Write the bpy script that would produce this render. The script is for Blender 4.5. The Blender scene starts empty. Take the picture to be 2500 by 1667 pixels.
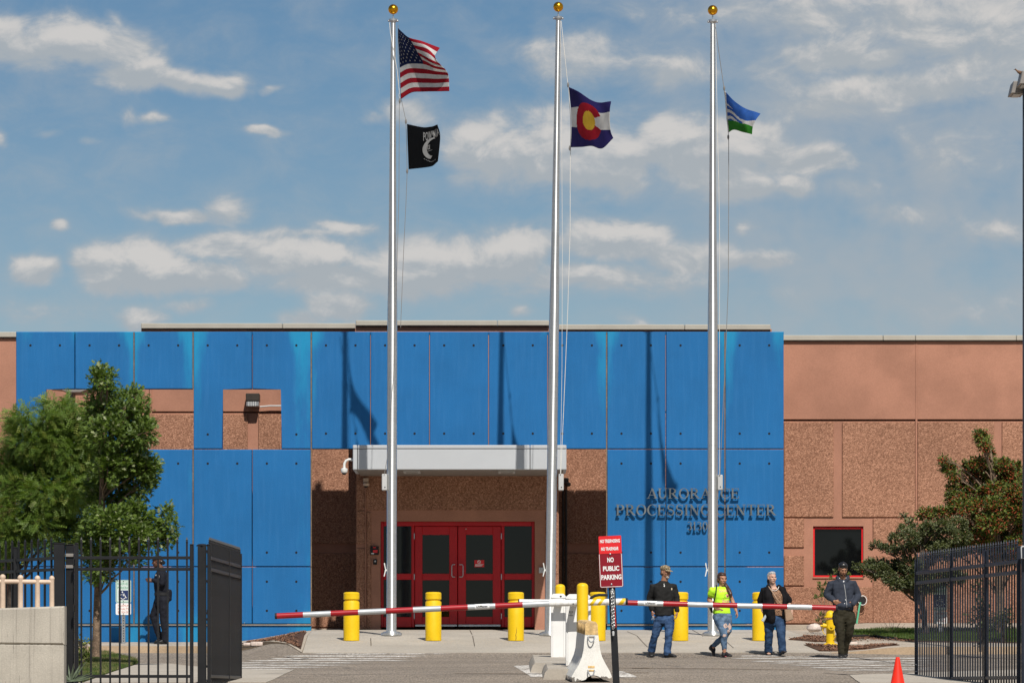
import bpy, bmesh, math, random
from mathutils import Vector, Matrix, noise
R = math.radians
random.seed(7)
scn = bpy.context.scene
col = scn.collection
# ---------------------------------------------------------------- camera, sky, sun, exposure
F, YH, EYE = 11305.0, 1690.0, 1.6          # focal length in photo pixels, eye-level row, eye height (m)
cam = bpy.data.cameras.new('camera')
cam.sensor_width = 36.0
cam.lens = F*36/2500
cam.shift_y = (YH-833.5)/2500
cam.clip_start, cam.clip_end = 0.5, 9000
camo = bpy.data.objects.new('camera', cam)
camo.location = (0, 0, EYE)
camo.rotation_euler = (R(90), 0, 0)
col.objects.link(camo)
scn.camera = camo
SUN = Vector((-1.11, 4.75, -5.6)).normalized()      # the way the sunlight travels
sl = bpy.data.lights.new('sun', 'SUN')
sl.energy, sl.angle, sl.color = 4.7, R(0.53), (1.0, 0.955, 0.89)
so = bpy.data.objects.new('sun', sl)
so.location = (10, -20, 60)
so.rotation_euler = SUN.to_track_quat('-Z', 'Y').to_euler()
col.objects.link(so)
scn.view_settings.view_transform = 'Standard'
scn.view_settings.look = 'None'
scn.view_settings.gamma = 1
scn.view_settings.exposure = 0.0
scn.view_settings.use_curve_mapping = False
world = bpy.data.worlds.new('World')
scn.world = world
world.use_nodes = True


def mapped(nt, v, a, b, c=0.0, d=1.0, kind='SMOOTHSTEP'):
    n = nt.nodes.new('ShaderNodeMapRange')
    n.interpolation_type = kind
    nt.links.new(v, n.inputs[0])
    for i, k in zip((1, 2, 3, 4), (a, b, c, d)):
        n.inputs[i].default_value = k
    return n.outputs[0]


def mth(nt, op, a, b=None, c=None):
    n = nt.nodes.new('ShaderNodeMath')
    n.operation = op
    for i, v in enumerate((a, b, c)):
        if v is None:
            continue
        if isinstance(v, (int, float)):
            n.inputs[i].default_value = v
        else:
            nt.links.new(v, n.inputs[i])
    return n.outputs[0]


def vmt(nt, op, a, b=None):
    n = nt.nodes.new('ShaderNodeVectorMath')
    n.operation = op
    for i, v in enumerate((a, b)):
        if v is None:
            continue
        if isinstance(v, (tuple, list)):
            n.inputs[i].default_value = v
        else:
            nt.links.new(v, n.inputs[i])
    return n.outputs['Value'] if op in ('LENGTH', 'DOT_PRODUCT', 'DISTANCE') else n.outputs[0]


def nz(nt, v, scale, detail=4, rough=.55, dist=0.0):
    n = nt.nodes.new('ShaderNodeTexNoise')
    n.inputs['Scale'].default_value = scale
    n.inputs['Detail'].default_value = detail
    n.inputs['Roughness'].default_value = rough
    n.inputs['Distortion'].default_value = dist
    if v is not None:
        nt.links.new(v, n.inputs['Vector'])
    return n


def mixc(nt, f, a, b, mode='MIX'):
    n = nt.nodes.new('ShaderNodeMix')
    n.data_type = 'RGBA'
    n.blend_type = mode
    for i, v in ((0, f), (6, a), (7, b)):
        if isinstance(v, (int, float)):
            n.inputs[i].default_value = v
        elif isinstance(v, (tuple, list)):
            n.inputs[i].default_value = (*v[:3], 1)
        else:
            nt.links.new(v, n.inputs[i])
    return n.outputs[2]


# cloud banks: bearing/elevation of each puff (hundredths of a focal-length pixel from straight ahead), its size and thickness
L_, R_ = 0.5315, 0.5315
PUFFS = []
for x, y, rx, ry, a in [(60, 240, 300, 130, 1), (330, 230, 260, 130, 1), (560, 260, 190, 110, 1), (520, 150, 60, 70, .7), (620, 370, 240, 80, 1),
        (850, 395, 220, 65, 1), (1050, 405, 120, 60, 1), (1230, 420, 70, 25, .6), (700, 575, 100, 30, .75), (590, 560, 50, 60, .6),
        (1220, 625, 130, 28, .8), (240, 632, 60, 28, .6), (390, 665, 70, 28, .55), (20, 660, 70, 55, .7), (850, 1000, 240, 45, .85), (1070, 1000, 130, 85, .75),
        (300, 1052, 65, 38, .7), (140, 1255, 130, 85, 1.05), (480, 1250, 170, 120, 1.1), (690, 1230, 220, 120, 1.2), (850, 1280, 280, 95, 1.05),
        (980, 1150, 280, 75, 1), (1300, 1190, 320, 110, 1), (1480, 1190, 180, 70, 1.2), (1600, 1290, 450, 100, .9), (1950, 1220, 450, 150, 1),
        (2250, 1200, 350, 150, 1), (1350, 1095, 280, 30, .7), (1600, 1060, 160, 40, .7), (1550, 1420, 170, 85, .95), (1370, 1480, 140, 50, .9), (650, 1480, 160, 75, .8),
        (880, 1420, 130, 50, .75), (130, 1450, 300, 80, .6), (2220, 690, 220, 180, .95), (2290, 560, 120, 60, .8), (1900, 520, 150, 75, .8), (1740, 560, 90, 40, .6)]:
    PUFFS.append((x*L_, y*L_, rx*L_, ry*L_, a))
for x, y, rx, ry, a in [(60, 700, 300, 140, .9), (330, 740, 360, 170, 1.15), (700, 650, 250, 110, 1.1), (860, 710, 320, 150, 1.2), (1090, 640, 190, 120, 1.1),
        (1330, 750, 240, 95, 1), (1050, 880, 190, 80, 1), (1280, 880, 110, 70, .9), (350, 840, 420, 100, .7), (380, 290, 400, 140, .75), (700, 330, 380, 110, .7), (240, 540, 420, 90, .6),
        (560, 60, 260, 110, .5), (1300, 90, 700, 150, .66), (1900, 110, 700, 220, .8), (2200, 300, 500, 220, .78), (1430, 270, 300, 80, .9), (1700, 300, 200, 70, .85), (1750, 440, 620, 90, .85),
        (1400, 520, 420, 80, .7), (1150, 350, 300, 120, .62), (60, 1140, 260, 100, .95), (480, 1120, 320, 110, 1.1), (800, 1180, 280, 90, 1), (1100, 1205, 260, 50, .8),
        (420, 1290, 560, 85, .85), (1080, 1060, 70, 40, .6), (1500, 900, 260, 60, .55), (1850, 1000, 320, 75, .62), (2200, 1070, 300, 90, .66), (2050, 700, 420, 180, .5),
        (1500, 680, 350, 120, .42), (2150, 1450, 500, 90, .5), (1300, 1350, 400, 60, .42), (560, 1480, 90, 40, .6), (30, 1430, 60, 40, .6)]:
    PUFFS.append((1250+x*R_, y*R_, rx*R_, ry*R_, a))

g = bpy.data.node_groups.new('cloud_field', 'ShaderNodeTree')
g.interface.new_socket('Vector', in_out='INPUT', socket_type='NodeSocketVector')
g.interface.new_socket('Value', in_out='OUTPUT', socket_type='NodeSocketFloat')
gi, go = g.nodes.new('NodeGroupInput'), g.nodes.new('NodeGroupOutput')
q = gi.outputs[0]
warp = nz(g, q, 0.55, 3, .6)
qw = vmt(g, 'ADD', q, vmt(g, 'MULTIPLY', vmt(g, 'SUBTRACT', warp.outputs['Color'], (.5, .5, .5)), (1.5, .7, 0)))
acc = None
for x, y, rx, ry, a in PUFFS:
    dv = vmt(g, 'MULTIPLY', vmt(g, 'SUBTRACT', qw, ((x-1250)/100, (YH-y)/100, 0)), (100/rx, 100/ry, 0))
    e = mapped(g, vmt(g, 'LENGTH', dv), 1.75, 0.1, 0.0, a)
    hy_ = mth(g, 'MULTIPLY', vmt(g, 'DOT_PRODUCT', dv, (0, 1, 0)), e)
    hts = hy_ if acc is None else mth(g, 'ADD', hts, hy_)
    acc = e if acc is None else mth(g, 'SMOOTH_MAX', acc, e, .3)
sp = g.nodes.new('ShaderNodeSeparateXYZ')
g.links.new(q, sp.inputs[0])
outx = mapped(g, mth(g, 'ABSOLUTE', sp.outputs[0]), 14, 22)
outy = mapped(g, sp.outputs[1], 17.5, 24)
far = nz(g, vmt(g, 'MULTIPLY', q, (.035, .06, 1)), 1.0, 3, .5)
acc = mth(g, 'MAXIMUM', acc, mth(g, 'MULTIPLY', mth(g, 'MAXIMUM', outx, outy), mapped(g, far.outputs[0], .45, .75)))
n1 = nz(g, vmt(g, 'MULTIPLY', q, (.75, 1.25, 1)), .8, 9, .62, .35)
tot = mth(g, 'ADD', acc, mth(g, 'MULTIPLY', mth(g, 'SUBTRACT', n1.outputs[0], .5), mapped(g, acc, 0, .45, .35, 1.35)))
g.links.new(tot, go.inputs[0])
g.interface.new_socket('Shade', in_out='OUTPUT', socket_type='NodeSocketFloat')
n1b = nz(g, vmt(g, 'ADD', vmt(g, 'MULTIPLY', q, (.75, 1.25, 1)), (.13, .34, 0)), .8, 7, .62, .35)
g.links.new(mth(g, 'ADD', mth(g, 'MULTIPLY', hts, .30), mth(g, 'MULTIPLY', mth(g, 'SUBTRACT', n1.outputs[0], n1b.outputs[0]), 1.1)), go.inputs[1])
g.interface.new_socket('Veil', in_out='OUTPUT', socket_type='NodeSocketFloat')
vl = mth(g, 'MULTIPLY', mapped(g, sp.outputs[0], .5, 8), mapped(g, sp.outputs[1], 3, 11, .35, 1))
g.links.new(mth(g, 'MULTIPLY', vl, mapped(g, warp.outputs[0], .25, .7, .15, .62)), go.inputs[2])

nt = world.node_tree
nt.nodes.clear()
out = nt.nodes.new('ShaderNodeOutputWorld')
bg = nt.nodes.new('ShaderNodeBackground')
bg.inputs[1].default_value = SKY_STRENGTH = 0.085
sky = nt.nodes.new('ShaderNodeTexSky')
sky.sky_type = 'NISHITA'
sky.sun_disc = False
sky.sun_elevation = math.asin(-SUN.z)
sky.sun_rotation = math.atan2(-SUN.x, -SUN.y)
sky.altitude = 1650
sky.air_density, sky.dust_density, sky.ozone_density = 1.0, 0.6, 1.6
tc = nt.nodes.new('ShaderNodeTexCoord')
sep = nt.nodes.new('ShaderNodeSeparateXYZ')
nt.links.new(tc.outputs['Generated'], sep.inputs[0])
az = mth(nt, 'ARCTAN2', sep.outputs[0], sep.outputs[1])
el = mth(nt, 'ARCSINE', sep.outputs[2])
cx = nt.nodes.new('ShaderNodeCombineXYZ')
nt.links.new(mth(nt, 'MULTIPLY', az, F/100), cx.inputs[0])
nt.links.new(mth(nt, 'MULTIPLY', el, F/100), cx.inputs[1])


def field(v):
    n = nt.nodes.new('ShaderNodeGroup')
    n.node_tree = g
    nt.links.new(v, n.inputs[0])
    return n.outputs


f0, sh, veil = field(cx.outputs[0])
dens = mth(nt, 'ADD', mapped(nt, f0, .05, .80, 0.0, .66), mapped(nt, f0, .42, .80, 0.0, .28))
lit = mapped(nt, sh, -.16, .22, 0, 1)
thick = mapped(nt, f0, .4, .95)
lit = mth(nt, 'MULTIPLY', lit, thick)
K = 1/SKY_STRENGTH
ccol = mixc(nt, lit, (.40*K, .435*K, .465*K), (.63*K, .61*K, .59*K))
hz = mapped(nt, sep.outputs[2], 0.05, 0.16)
tint = mixc(nt, hz, (.68, .70, .70), (.49, .63, .70))
skyc = mixc(nt, 1.0, sky.outputs[0], tint, 'MULTIPLY')
skyc = mixc(nt, veil, skyc, (.40*K, .43*K, .46*K))
nt.links.new(mixc(nt, dens, skyc, ccol), bg.inputs[0])
nt.links.new(bg.outputs[0], out.inputs[0])
world.cycles.sampling_method = 'MANUAL'
world.cycles.sample_map_resolution = 512
scn.cycles.max_bounces, scn.cycles.diffuse_bounces, scn.cycles.glossy_bounces = 6, 2, 3
scn.cycles.use_adaptive_sampling = True
scn.cycles.adaptive_threshold = .02


# ---------------------------------------------------------------- helpers
bench = bpy.data.scenes.new('bench')          # an empty side scene where meshes are welded


def evaluated(o):
    bench.collection.objects.link(o)
    with bpy.context.temp_override(scene=bench, view_layer=bench.view_layers[0]):
        dg = bpy.context.evaluated_depsgraph_get()
        me = bpy.data.meshes.new_from_object(o.evaluated_get(dg))
    bench.collection.objects.unlink(o)
    return me

def S(d):
    return F/d


def P(x, y, d):
    """the point that stands d metres away on the line of sight through photo pixel (x, y)"""
    s = F/d
    return Vector(((x-1250)/s, d, EYE+(YH-y)/s))


def X_(x, d):
    return (x-1250)*d/F


def Z_(y, d):
    return EYE+(YH-y)*d/F


def sstep(t):
    t = max(0., min(1., t))
    return t*t*(3-2*t)


def tab(t, v):
    if v <= t[0][0]:
        return t[0][1]
    for (a, za), (b, zb) in zip(t, t[1:]):
        if v <= b:
            return za+(zb-za)*(v-a)/(b-a)
    return t[-1][1]


TL = [(-50, 0), (0, 0), (55, 1.47), (62, 1.64), (66.5, 1.75), (75, 1.93), (86, 2.13), (93, 2.40), (95, 2.50), (100, 2.6), (130, 2.9)]
TC = [(-50, 0), (0, 0), (55, 1.47), (62, 1.655), (66.5, 1.776), (69, 1.863), (75.4, 2.027), (84.2, 2.234), (85.4, 2.333), (89, 2.60), (90.25, 2.70), (95, 2.877), (98, 2.9), (130, 2.95)]
TR = [(-50, 0), (0, 0), (55, 1.47), (62, 1.655), (66.5, 1.776), (69, 1.863), (75.4, 2.027), (84.2, 2.234), (86, 2.307), (92, 2.60), (98, 2.93), (130, 2.95)]


def G(x, y):
    wl, wr = sstep((-3.9-x)/2.0), sstep((x-5.4)/2.2)
    return tab(TC, y)*(1-wl-wr)+tab(TL, y)*wl+tab(TR, y)*wr


def gp(x, y, off=0.0):
    """where the line of sight through a photo pixel meets the ground"""
    def f(d):
        p = P(x, y, d)
        return p.z-G(p.x, d)-off
    a, b, d = 60.0, 99.0, 60.0
    prev = f(60.0)
    while d < 99:
        d += .25
        v = f(d)
        if prev > 0 >= v:
            a, b = d-.25, d
            break
        prev = v
    else:
        return P(x, y, 99)
    for _ in range(24):
        m = (a+b)/2
        if f(m) > 0:
            a = m
        else:
            b = m
    return P(x, y, (a+b)/2)


def gz(x, y):
    return Vector((x, y, G(x, y)))


class MB:
    """collects solids in world coordinates and links them as ONE mesh object"""
    def __init__(self):
        self.bm = bmesh.new()
        self.m = 0

    def face(self, pts):
        vs = [self.bm.verts.new(p) for p in pts]
        f = self.bm.faces.new(vs)
        f.material_index = self.m
        return f

    def box(self, x0, x1, y0, y1, z0, z1, bev=0, rot=None, piv=None):
        c = [Vector((x, y, z)) for z in (z0, z1) for y in (y0, y1) for x in (x0, x1)]
        if rot is not None:
            pv = Vector(piv) if piv is not None else Vector(((x0+x1)/2, (y0+y1)/2, (z0+z1)/2))
            c = [rot @ (p-pv)+pv for p in c]
        vs = [self.bm.verts.new(p) for p in c]
        fs = [self.bm.faces.new([vs[i] for i in q]) for q in ((0, 2, 3, 1), (4, 5, 7, 6), (0, 1, 5, 4), (2, 6, 7, 3), (0, 4, 6, 2), (1, 3, 7, 5))]
        for f in fs:
            f.material_index = self.m
        if bev:
            es = list({e for f in fs for e in f.edges})
            r = bmesh.ops.bevel(self.bm, geom=es, offset=bev, segments=1, affect='EDGES', profile=.5)
            for f in r['faces']:
                f.material_index = self.m
        return self

    def bar(self, p0, p1, w, h, bev=0):
        """a square bar from p0 to p1, w across and h high"""
        p0, p1 = Vector(p0), Vector(p1)
        d = (p1-p0)
        L = d.length
        d.normalize()
        up = Vector((0, 0, 1)) if abs(d.z) < .95 else Vector((0, 1, 0))
        s = d.cross(up).normalized()
        u = s.cross(d)
        vs = []
        for p in (p0, p1):
            for a, b in ((-1, -1), (1, -1), (1, 1), (-1, 1)):
                vs.append(self.bm.verts.new(p+s*(a*w/2)+u*(b*h/2)))
        fs = [self.bm.faces.new([vs[i] for i in q]) for q in ((0, 3, 2, 1), (4, 5, 6, 7), (0, 1, 5, 4), (1, 2, 6, 5), (2, 3, 7, 6), (3, 0, 4, 7))]
        for f in fs:
            f.material_index = self.m
        if bev:
            es = list({e for f in fs for e in f.edges})
            r = bmesh.ops.bevel(self.bm, geom=es, offset=bev, segments=1, affect='EDGES', profile=.5)
            for f in r['faces']:
                f.material_index = self.m
        return self

    def rings(self, rs, cap=True):
        """skin a list of closed rings of points"""
        vr = [[self.bm.verts.new(p) for p in r] for r in rs]
        n = len(vr[0])
        for a, b in zip(vr, vr[1:]):
            for i in range(n):
                f = self.bm.faces.new((a[i], a[(i+1) % n], b[(i+1) % n], b[i]))
                f.material_index = self.m
        if cap:
            f = self.bm.faces.new(vr[0][::-1])
            f.material_index = self.m
            f = self.bm.faces.new(vr[-1])
            f.material_index = self.m
        return self

    def tube(self, pts, r, n=8, cap=True):
        pts = [Vector(p) for p in pts]
        rad = r if isinstance(r, (list, tuple)) else [r]*len(pts)
        rs, prev = [], None
        for i, p in enumerate(pts):
            t = (pts[min(i+1, len(pts)-1)]-pts[max(i-1, 0)]).normalized()
            if prev is None:
                a = Vector((0, 0, 1)) if abs(t.z) < .9 else Vector((1, 0, 0))
                u = t.cross(a).normalized()
            else:
                u = (prev-t*prev.dot(t)).normalized()
            prev = u
            v = t.cross(u)
            rs.append([p+(u*math.cos(k*2*math.pi/n)+v*math.sin(k*2*math.pi/n))*rad[i] for k in range(n)])
        return self.rings(rs, cap)

    def lathe(self, c, prof, n=24, sx=1, sy=1, cap=True):
        c = Vector(c)
        return self.rings([[c+Vector((r*sx*math.cos(k*2*math.pi/n), r*sy*math.sin(k*2*math.pi/n), z)) for k in range(n)] for r, z in prof], cap)

    def ball(self, c, r, sc=(1, 1, 1), seg=14, rot=None):
        c = Vector(c)
        m = Matrix.Translation(c) @ (rot.to_4x4() if rot is not None else Matrix.Identity(4)) @ Matrix.Diagonal((r*sc[0], r*sc[1], r*sc[2], 1))
        res = bmesh.ops.create_uvsphere(self.bm, u_segments=seg, v_segments=max(6, seg*2//3), radius=1, matrix=m)
        for v in res['verts']:
            for f in v.link_faces:
                f.material_index = self.m
        return self

    def prism(self, poly, y0, y1, bev=0):
        """outline in (x, z), pushed from y0 to y1"""
        a = [self.bm.verts.new((x, y0, z)) for x, z in poly]
        b = [self.bm.verts.new((x, y1, z)) for x, z in poly]
        n = len(poly)
        fs = [self.bm.faces.new(a), self.bm.faces.new(b[::-1])]
        for i in range(n):
            fs.append(self.bm.faces.new((a[(i+1) % n], a[i], b[i], b[(i+1) % n])))
        for f in fs:
            f.material_index = self.m
        if bev:
            es = list(fs[0].edges)
            r = bmesh.ops.bevel(self.bm, geom=es, offset=bev, segments=1, affect='EDGES', profile=.5)
            for f in r['faces']:
                f.material_index = self.m
        return self

    def grid(self, fn, nu, nv, mf=None):
        vs = [[self.bm.verts.new(fn(i/nu, j/nv)) for i in range(nu+1)] for j in range(nv+1)]
        for j in range(nv):
            for i in range(nu):
                f = self.bm.faces.new((vs[j][i], vs[j+1][i], vs[j+1][i+1], vs[j][i+1]))
                f.material_index = mf((i+.5)/nu, (j+.5)/nv) if mf else self.m
        return self

    def build(self, name, mats, parent=None, smooth=True, angle=35, loc=None, fix=True, **props):
        if fix:
            bmesh.ops.recalc_face_normals(self.bm, faces=self.bm.faces)
        me = bpy.data.meshes.new(name)
        org = origin(parent) if parent is not None else (Vector(loc) if loc is not None else Vector((0, 0, 0)))
        for v in self.bm.verts:
            v.co -= org
        self.bm.to_mesh(me)
        self.bm.free()
        for m in (mats if isinstance(mats, (list, tuple)) else [mats]):
            me.materials.append(m)
        if smooth:
            me.polygons.foreach_set('use_smooth', [True]*len(me.polygons))
            me.set_sharp_from_angle(angle=R(angle))
        return link(name, me, parent, org if parent is None else None, **props)


ORG = {}


def origin(o):
    return ORG[o.name]


def link(name, me, parent=None, loc=None, **props):
    o = bpy.data.objects.new(name, me)
    col.objects.link(o)
    if parent is not None:
        o.parent = parent
        ORG[o.name] = ORG[parent.name]
    else:
        o.location = loc if loc is not None else (0, 0, 0)
        ORG[o.name] = Vector(o.location)
    for k, v in props.items():
        o[k] = v
    return o


def thing(name, label, cat, loc=(0, 0, 0), group=None):
    o = bpy.data.objects.new(name, None)
    o.empty_display_size = .1
    col.objects.link(o)
    o.location = loc
    ORG[o.name] = Vector(loc)
    o['label'], o['category'] = label, cat
    if group:
        o['group'] = group
    return o


def tag(o, label, cat, group=None):
    o['label'], o['category'] = label, cat
    if group:
        o['group'] = group
    return o


def copy_tree(o, loc=None, label=None, parent=None):
    c = o.copy()
    col.objects.link(c)
    c.parent = parent
    ORG[c.name] = ORG[o.name]
    if loc is not None:
        c.location = loc
        ORG[c.name] = Vector(loc)
    if label:
        c['label'] = label
    for ch in list(o.children):
        copy_tree(ch, parent=c)
    return c


def text_mesh(txt, size=1.0, bold=0.0, align='CENTER', spacing=1.0, sx=1.0):
    """outline lettering as (verts, faces) in the plane, baseline at y = 0"""
    cu = bpy.data.curves.new('t', 'FONT')
    cu.body, cu.size, cu.align_x, cu.offset = txt, size, align, bold
    cu.space_character = spacing
    cu.resolution_u = 3
    o = bpy.data.objects.new('t', cu)
    me = evaluated(o)
    vs = [(v.co.x*sx, v.co.y) for v in me.vertices]
    fs = [list(p.vertices) for p in me.polygons]
    bpy.data.objects.remove(o)
    bpy.data.curves.remove(cu)
    bpy.data.meshes.remove(me)
    return vs, fs


def lettering(mb, txt, org, ux, uy, height, width=None, bold=.02, spacing=1.0):
    """lay flat print with its baseline centre at org; height is the height of the capitals"""
    vs, fs = text_mesh(txt, 1.0, bold, spacing=spacing)
    xs, ys = [v[0] for v in vs], [v[1] for v in vs]
    k = height/max(.001, max(ys))
    kx = width/(max(xs)-min(xs)) if width else k
    mid = (max(xs)+min(xs))/2
    nv = [mb.bm.verts.new(Vector(org)+Vector(ux)*((x-mid)*kx)+Vector(uy)*(y*k)) for x, y in vs]
    for f in fs:
        try:
            q = mb.bm.faces.new([nv[i] for i in f])
            q.material_index = mb.m
        except ValueError:
            pass
    return mb


# ---------------------------------------------------------------- materials
def pm(name, c, rough=.6, metal=0., var=.10, vs=2.5, fine=0., fs=90., bump=0., bs=60., spec=.4, c2=None, coat=0.):
    m = bpy.data.materials.new(name)
    m.use_nodes = True
    t = m.node_tree
    b = t.nodes['Principled BSDF']
    b.inputs['Roughness'].default_value = rough
    b.inputs['Metallic'].default_value = metal
    b.inputs['Specular IOR Level'].default_value = spec
    if coat:
        b.inputs['Coat Weight'].default_value = coat
    tcn = t.nodes.new('ShaderNodeTexCoord')
    o = tcn.outputs['Object']
    a = nz(t, o, vs, 5, .6)
    lo = [x*(1-var) for x in c]
    hi = list(c2) if c2 else [min(1, x*(1+var)) for x in c]
    k = mixc(t, mapped(t, a.outputs[0], .3, .7), lo, hi)
    if fine:
        n = nz(t, o, fs, 2, .6)
        k = mixc(t, 1.0, k, mixc(t, mapped(t, n.outputs[0], .3, .7, kind='LINEAR'), (1-fine,)*3, (1+fine,)*3), 'MULTIPLY')
    t.links.new(k, b.inputs['Base Color'])
    if bump:
        n = nz(t, o, bs, 4, .6)
        bn = t.nodes.new('ShaderNodeBump')
        bn.inputs['Strength'].default_value = bump
        bn.inputs['Distance'].default_value = .01
        t.links.new(n.outputs[0], bn.inputs['Height'])
        t.links.new(bn.outputs[0], b.inputs['Normal'])
    m['bsdf'] = b.name
    return m


def parts_of(m):
    t = m.node_tree
    b = t.nodes['Principled BSDF']
    return t, b, b.inputs['Base Color'].links[0].from_socket


M = {}
M['black_metal'] = pm('black_metal', (.012, .012, .013), .42, 0, .25, 4, .15, 60, .05, 90)
M['navy_metal'] = pm('navy_metal', (.016, .020, .032), .40, 0, .25, 4, .15, 60, .05, 90)
M['yellow'] = pm('yellow_paint', (.78, .50, .004), .45, 0, .05, 3, .04, 50, .04, 40)
M['white_paint'] = pm('white_paint', (.80, .79, .76), .45, 0, .04, 3, .02, 60)
M['white_plain'] = pm('white_print', (.80, .80, .78), .5, 0, .03)
M['red_paint'] = pm('red_paint', (.47, .004, .008), .42, 0, .08, 2, .03, 60)
M['arm_red'] = pm('arm_red', (.36, .010, .016), .35, 0, .08, 8)
M['arm_silver'] = pm('arm_silver', (.55, .57, .58), .3, .35, .05, 8)
M['sign_red'] = pm('sign_red', (.70, .018, .022), .4, 0, .04, 6)
M['sign_maroon'] = pm('sign_maroon', (.24, .006, .016), .35, 0, .06, 6)
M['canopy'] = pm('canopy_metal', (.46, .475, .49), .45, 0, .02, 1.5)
M['steel'] = pm('galvanised_steel', (.50, .51, .52), .38, .8, .12, 20, .1, 60)
M['chrome'] = pm('chain_steel', (.72, .72, .70), .28, .9, .1, 30)
M['letter_metal'] = pm('letter_metal', (.42, .43, .42), .25, 1.0, .25, 6)
M['gold'] = pm('gold_ball', (.80, .38, .02), .22, 1.0, .06, 8)
M['coping'] = pm('coping_metal', (.42, .39, .33), .5, .1, .05, 2)
M['beige_paint'] = pm('beige_paint', (.62, .47, .35), .5, 0, .10, 5, .05, 50, .1, 60)
M['dark'] = pm('dark_void', (.006, .006, .007), .8, 0, .1)
M['rubber'] = pm('black_rubber', (.012, .012, .013), .7, 0, .2, 10)
M['bronze_box'] = pm('bronze_box', (.05, .042, .035), .45, .2, .1, 6)
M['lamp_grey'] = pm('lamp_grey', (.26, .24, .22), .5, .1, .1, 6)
M['orange'] = pm('cone_orange', (.85, .030, .010), .45, 0, .06, 6, .03, 60)
M['rope'] = pm('rope', (.62, .60, .56), .7, 0, .1)
M['dark_rope'] = pm('wire_rope', (.20, .19, .18), .6, 0, .1)
M['plastic_grey'] = pm('grey_plastic', (.50, .50, .49), .5, 0, .06)
M['cam_white'] = pm('camera_white', (.75, .75, .72), .35, 0, .04)
M['rock'] = pm('rock', (.58, .48, .42), .8, 0, .25, 6, .15, 40, .5, 25)
M['hose'] = pm('green_hose', (.10, .42, .25), .5, 0, .1)
M['twig'] = pm('twig', (.16, .10, .07), .8, 0, .3, 10)
M['bark'] = pm('bark', (.17, .115, .075), .9, 0, .45, 9, .4, 45, 1.0, 30)
M['bark_dark'] = pm('bark_dark', (.07, .052, .04), .9, 0, .4, 9, .4, 45, 1.0, 30)


def grime(m, c, lim, amt, spots=.62):
    t, b, k = parts_of(m)
    o = t.nodes.new('ShaderNodeTexCoord').outputs['Object']
    s_ = t.nodes.new('ShaderNodeSeparateXYZ')
    t.links.new(o, s_.inputs[0])
    n = nz(t, vmt(t, 'MULTIPLY', o, (1, 1, .6)), 16, 6, .7)
    low = mapped(t, s_.outputs[2], lim, 0, 0, .16)
    f = mapped(t, mth(t, 'ADD', n.outputs[0], low), spots, spots+.10, 0, amt)
    t.links.new(mixc(t, f, k, c), b.inputs['Base Color'])
    big = nz(t, o, 3.0, 4, .6)
    t.links.new(mapped(t, big.outputs[0], .3, .7, .38, .6), b.inputs['Roughness'])


grime(M['yellow'], (.40, .25, .03), .22, .35, .68)
grime(M['white_paint'], (.42, .38, .32), .25, .35, .64)


def glass_mat():
    m = pm('dark_glass', (.004, .0045, .005), .04, 0, .2, 1.2, spec=.34)
    return m


M['glass'] = glass_mat()


ANI = .25


def pole_mat():
    m = pm('brushed_aluminium', (.80, .81, .80), .30, .92, .05, 1.5)
    t, b, k = parts_of(m)
    o = t.nodes.new('ShaderNodeTexCoord').outputs['Object']
    n = nz(t, vmt(t, 'MULTIPLY', o, (2, 2, 40)), 1.0, 5, .7)
    t.links.new(mixc(t, 1.0, k, mixc(t, mapped(t, n.outputs[0], .35, .65), (.93,)*3, (1.03,)*3), 'MULTIPLY'), b.inputs['Base Color'])
    t.links.new(mapped(t, n.outputs[0], .3, .7, .44, .50), b.inputs['Roughness'])
    b.inputs['Anisotropic'].default_value = .9
    b.inputs['Anisotropic Rotation'].default_value = ANI
    tg = t.nodes.new('ShaderNodeTangent')
    tg.direction_type, tg.axis = 'RADIAL', 'Z'
    t.links.new(tg.outputs[0], b.inputs['Tangent'])
    return m


M['pole'] = pole_mat()


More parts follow.
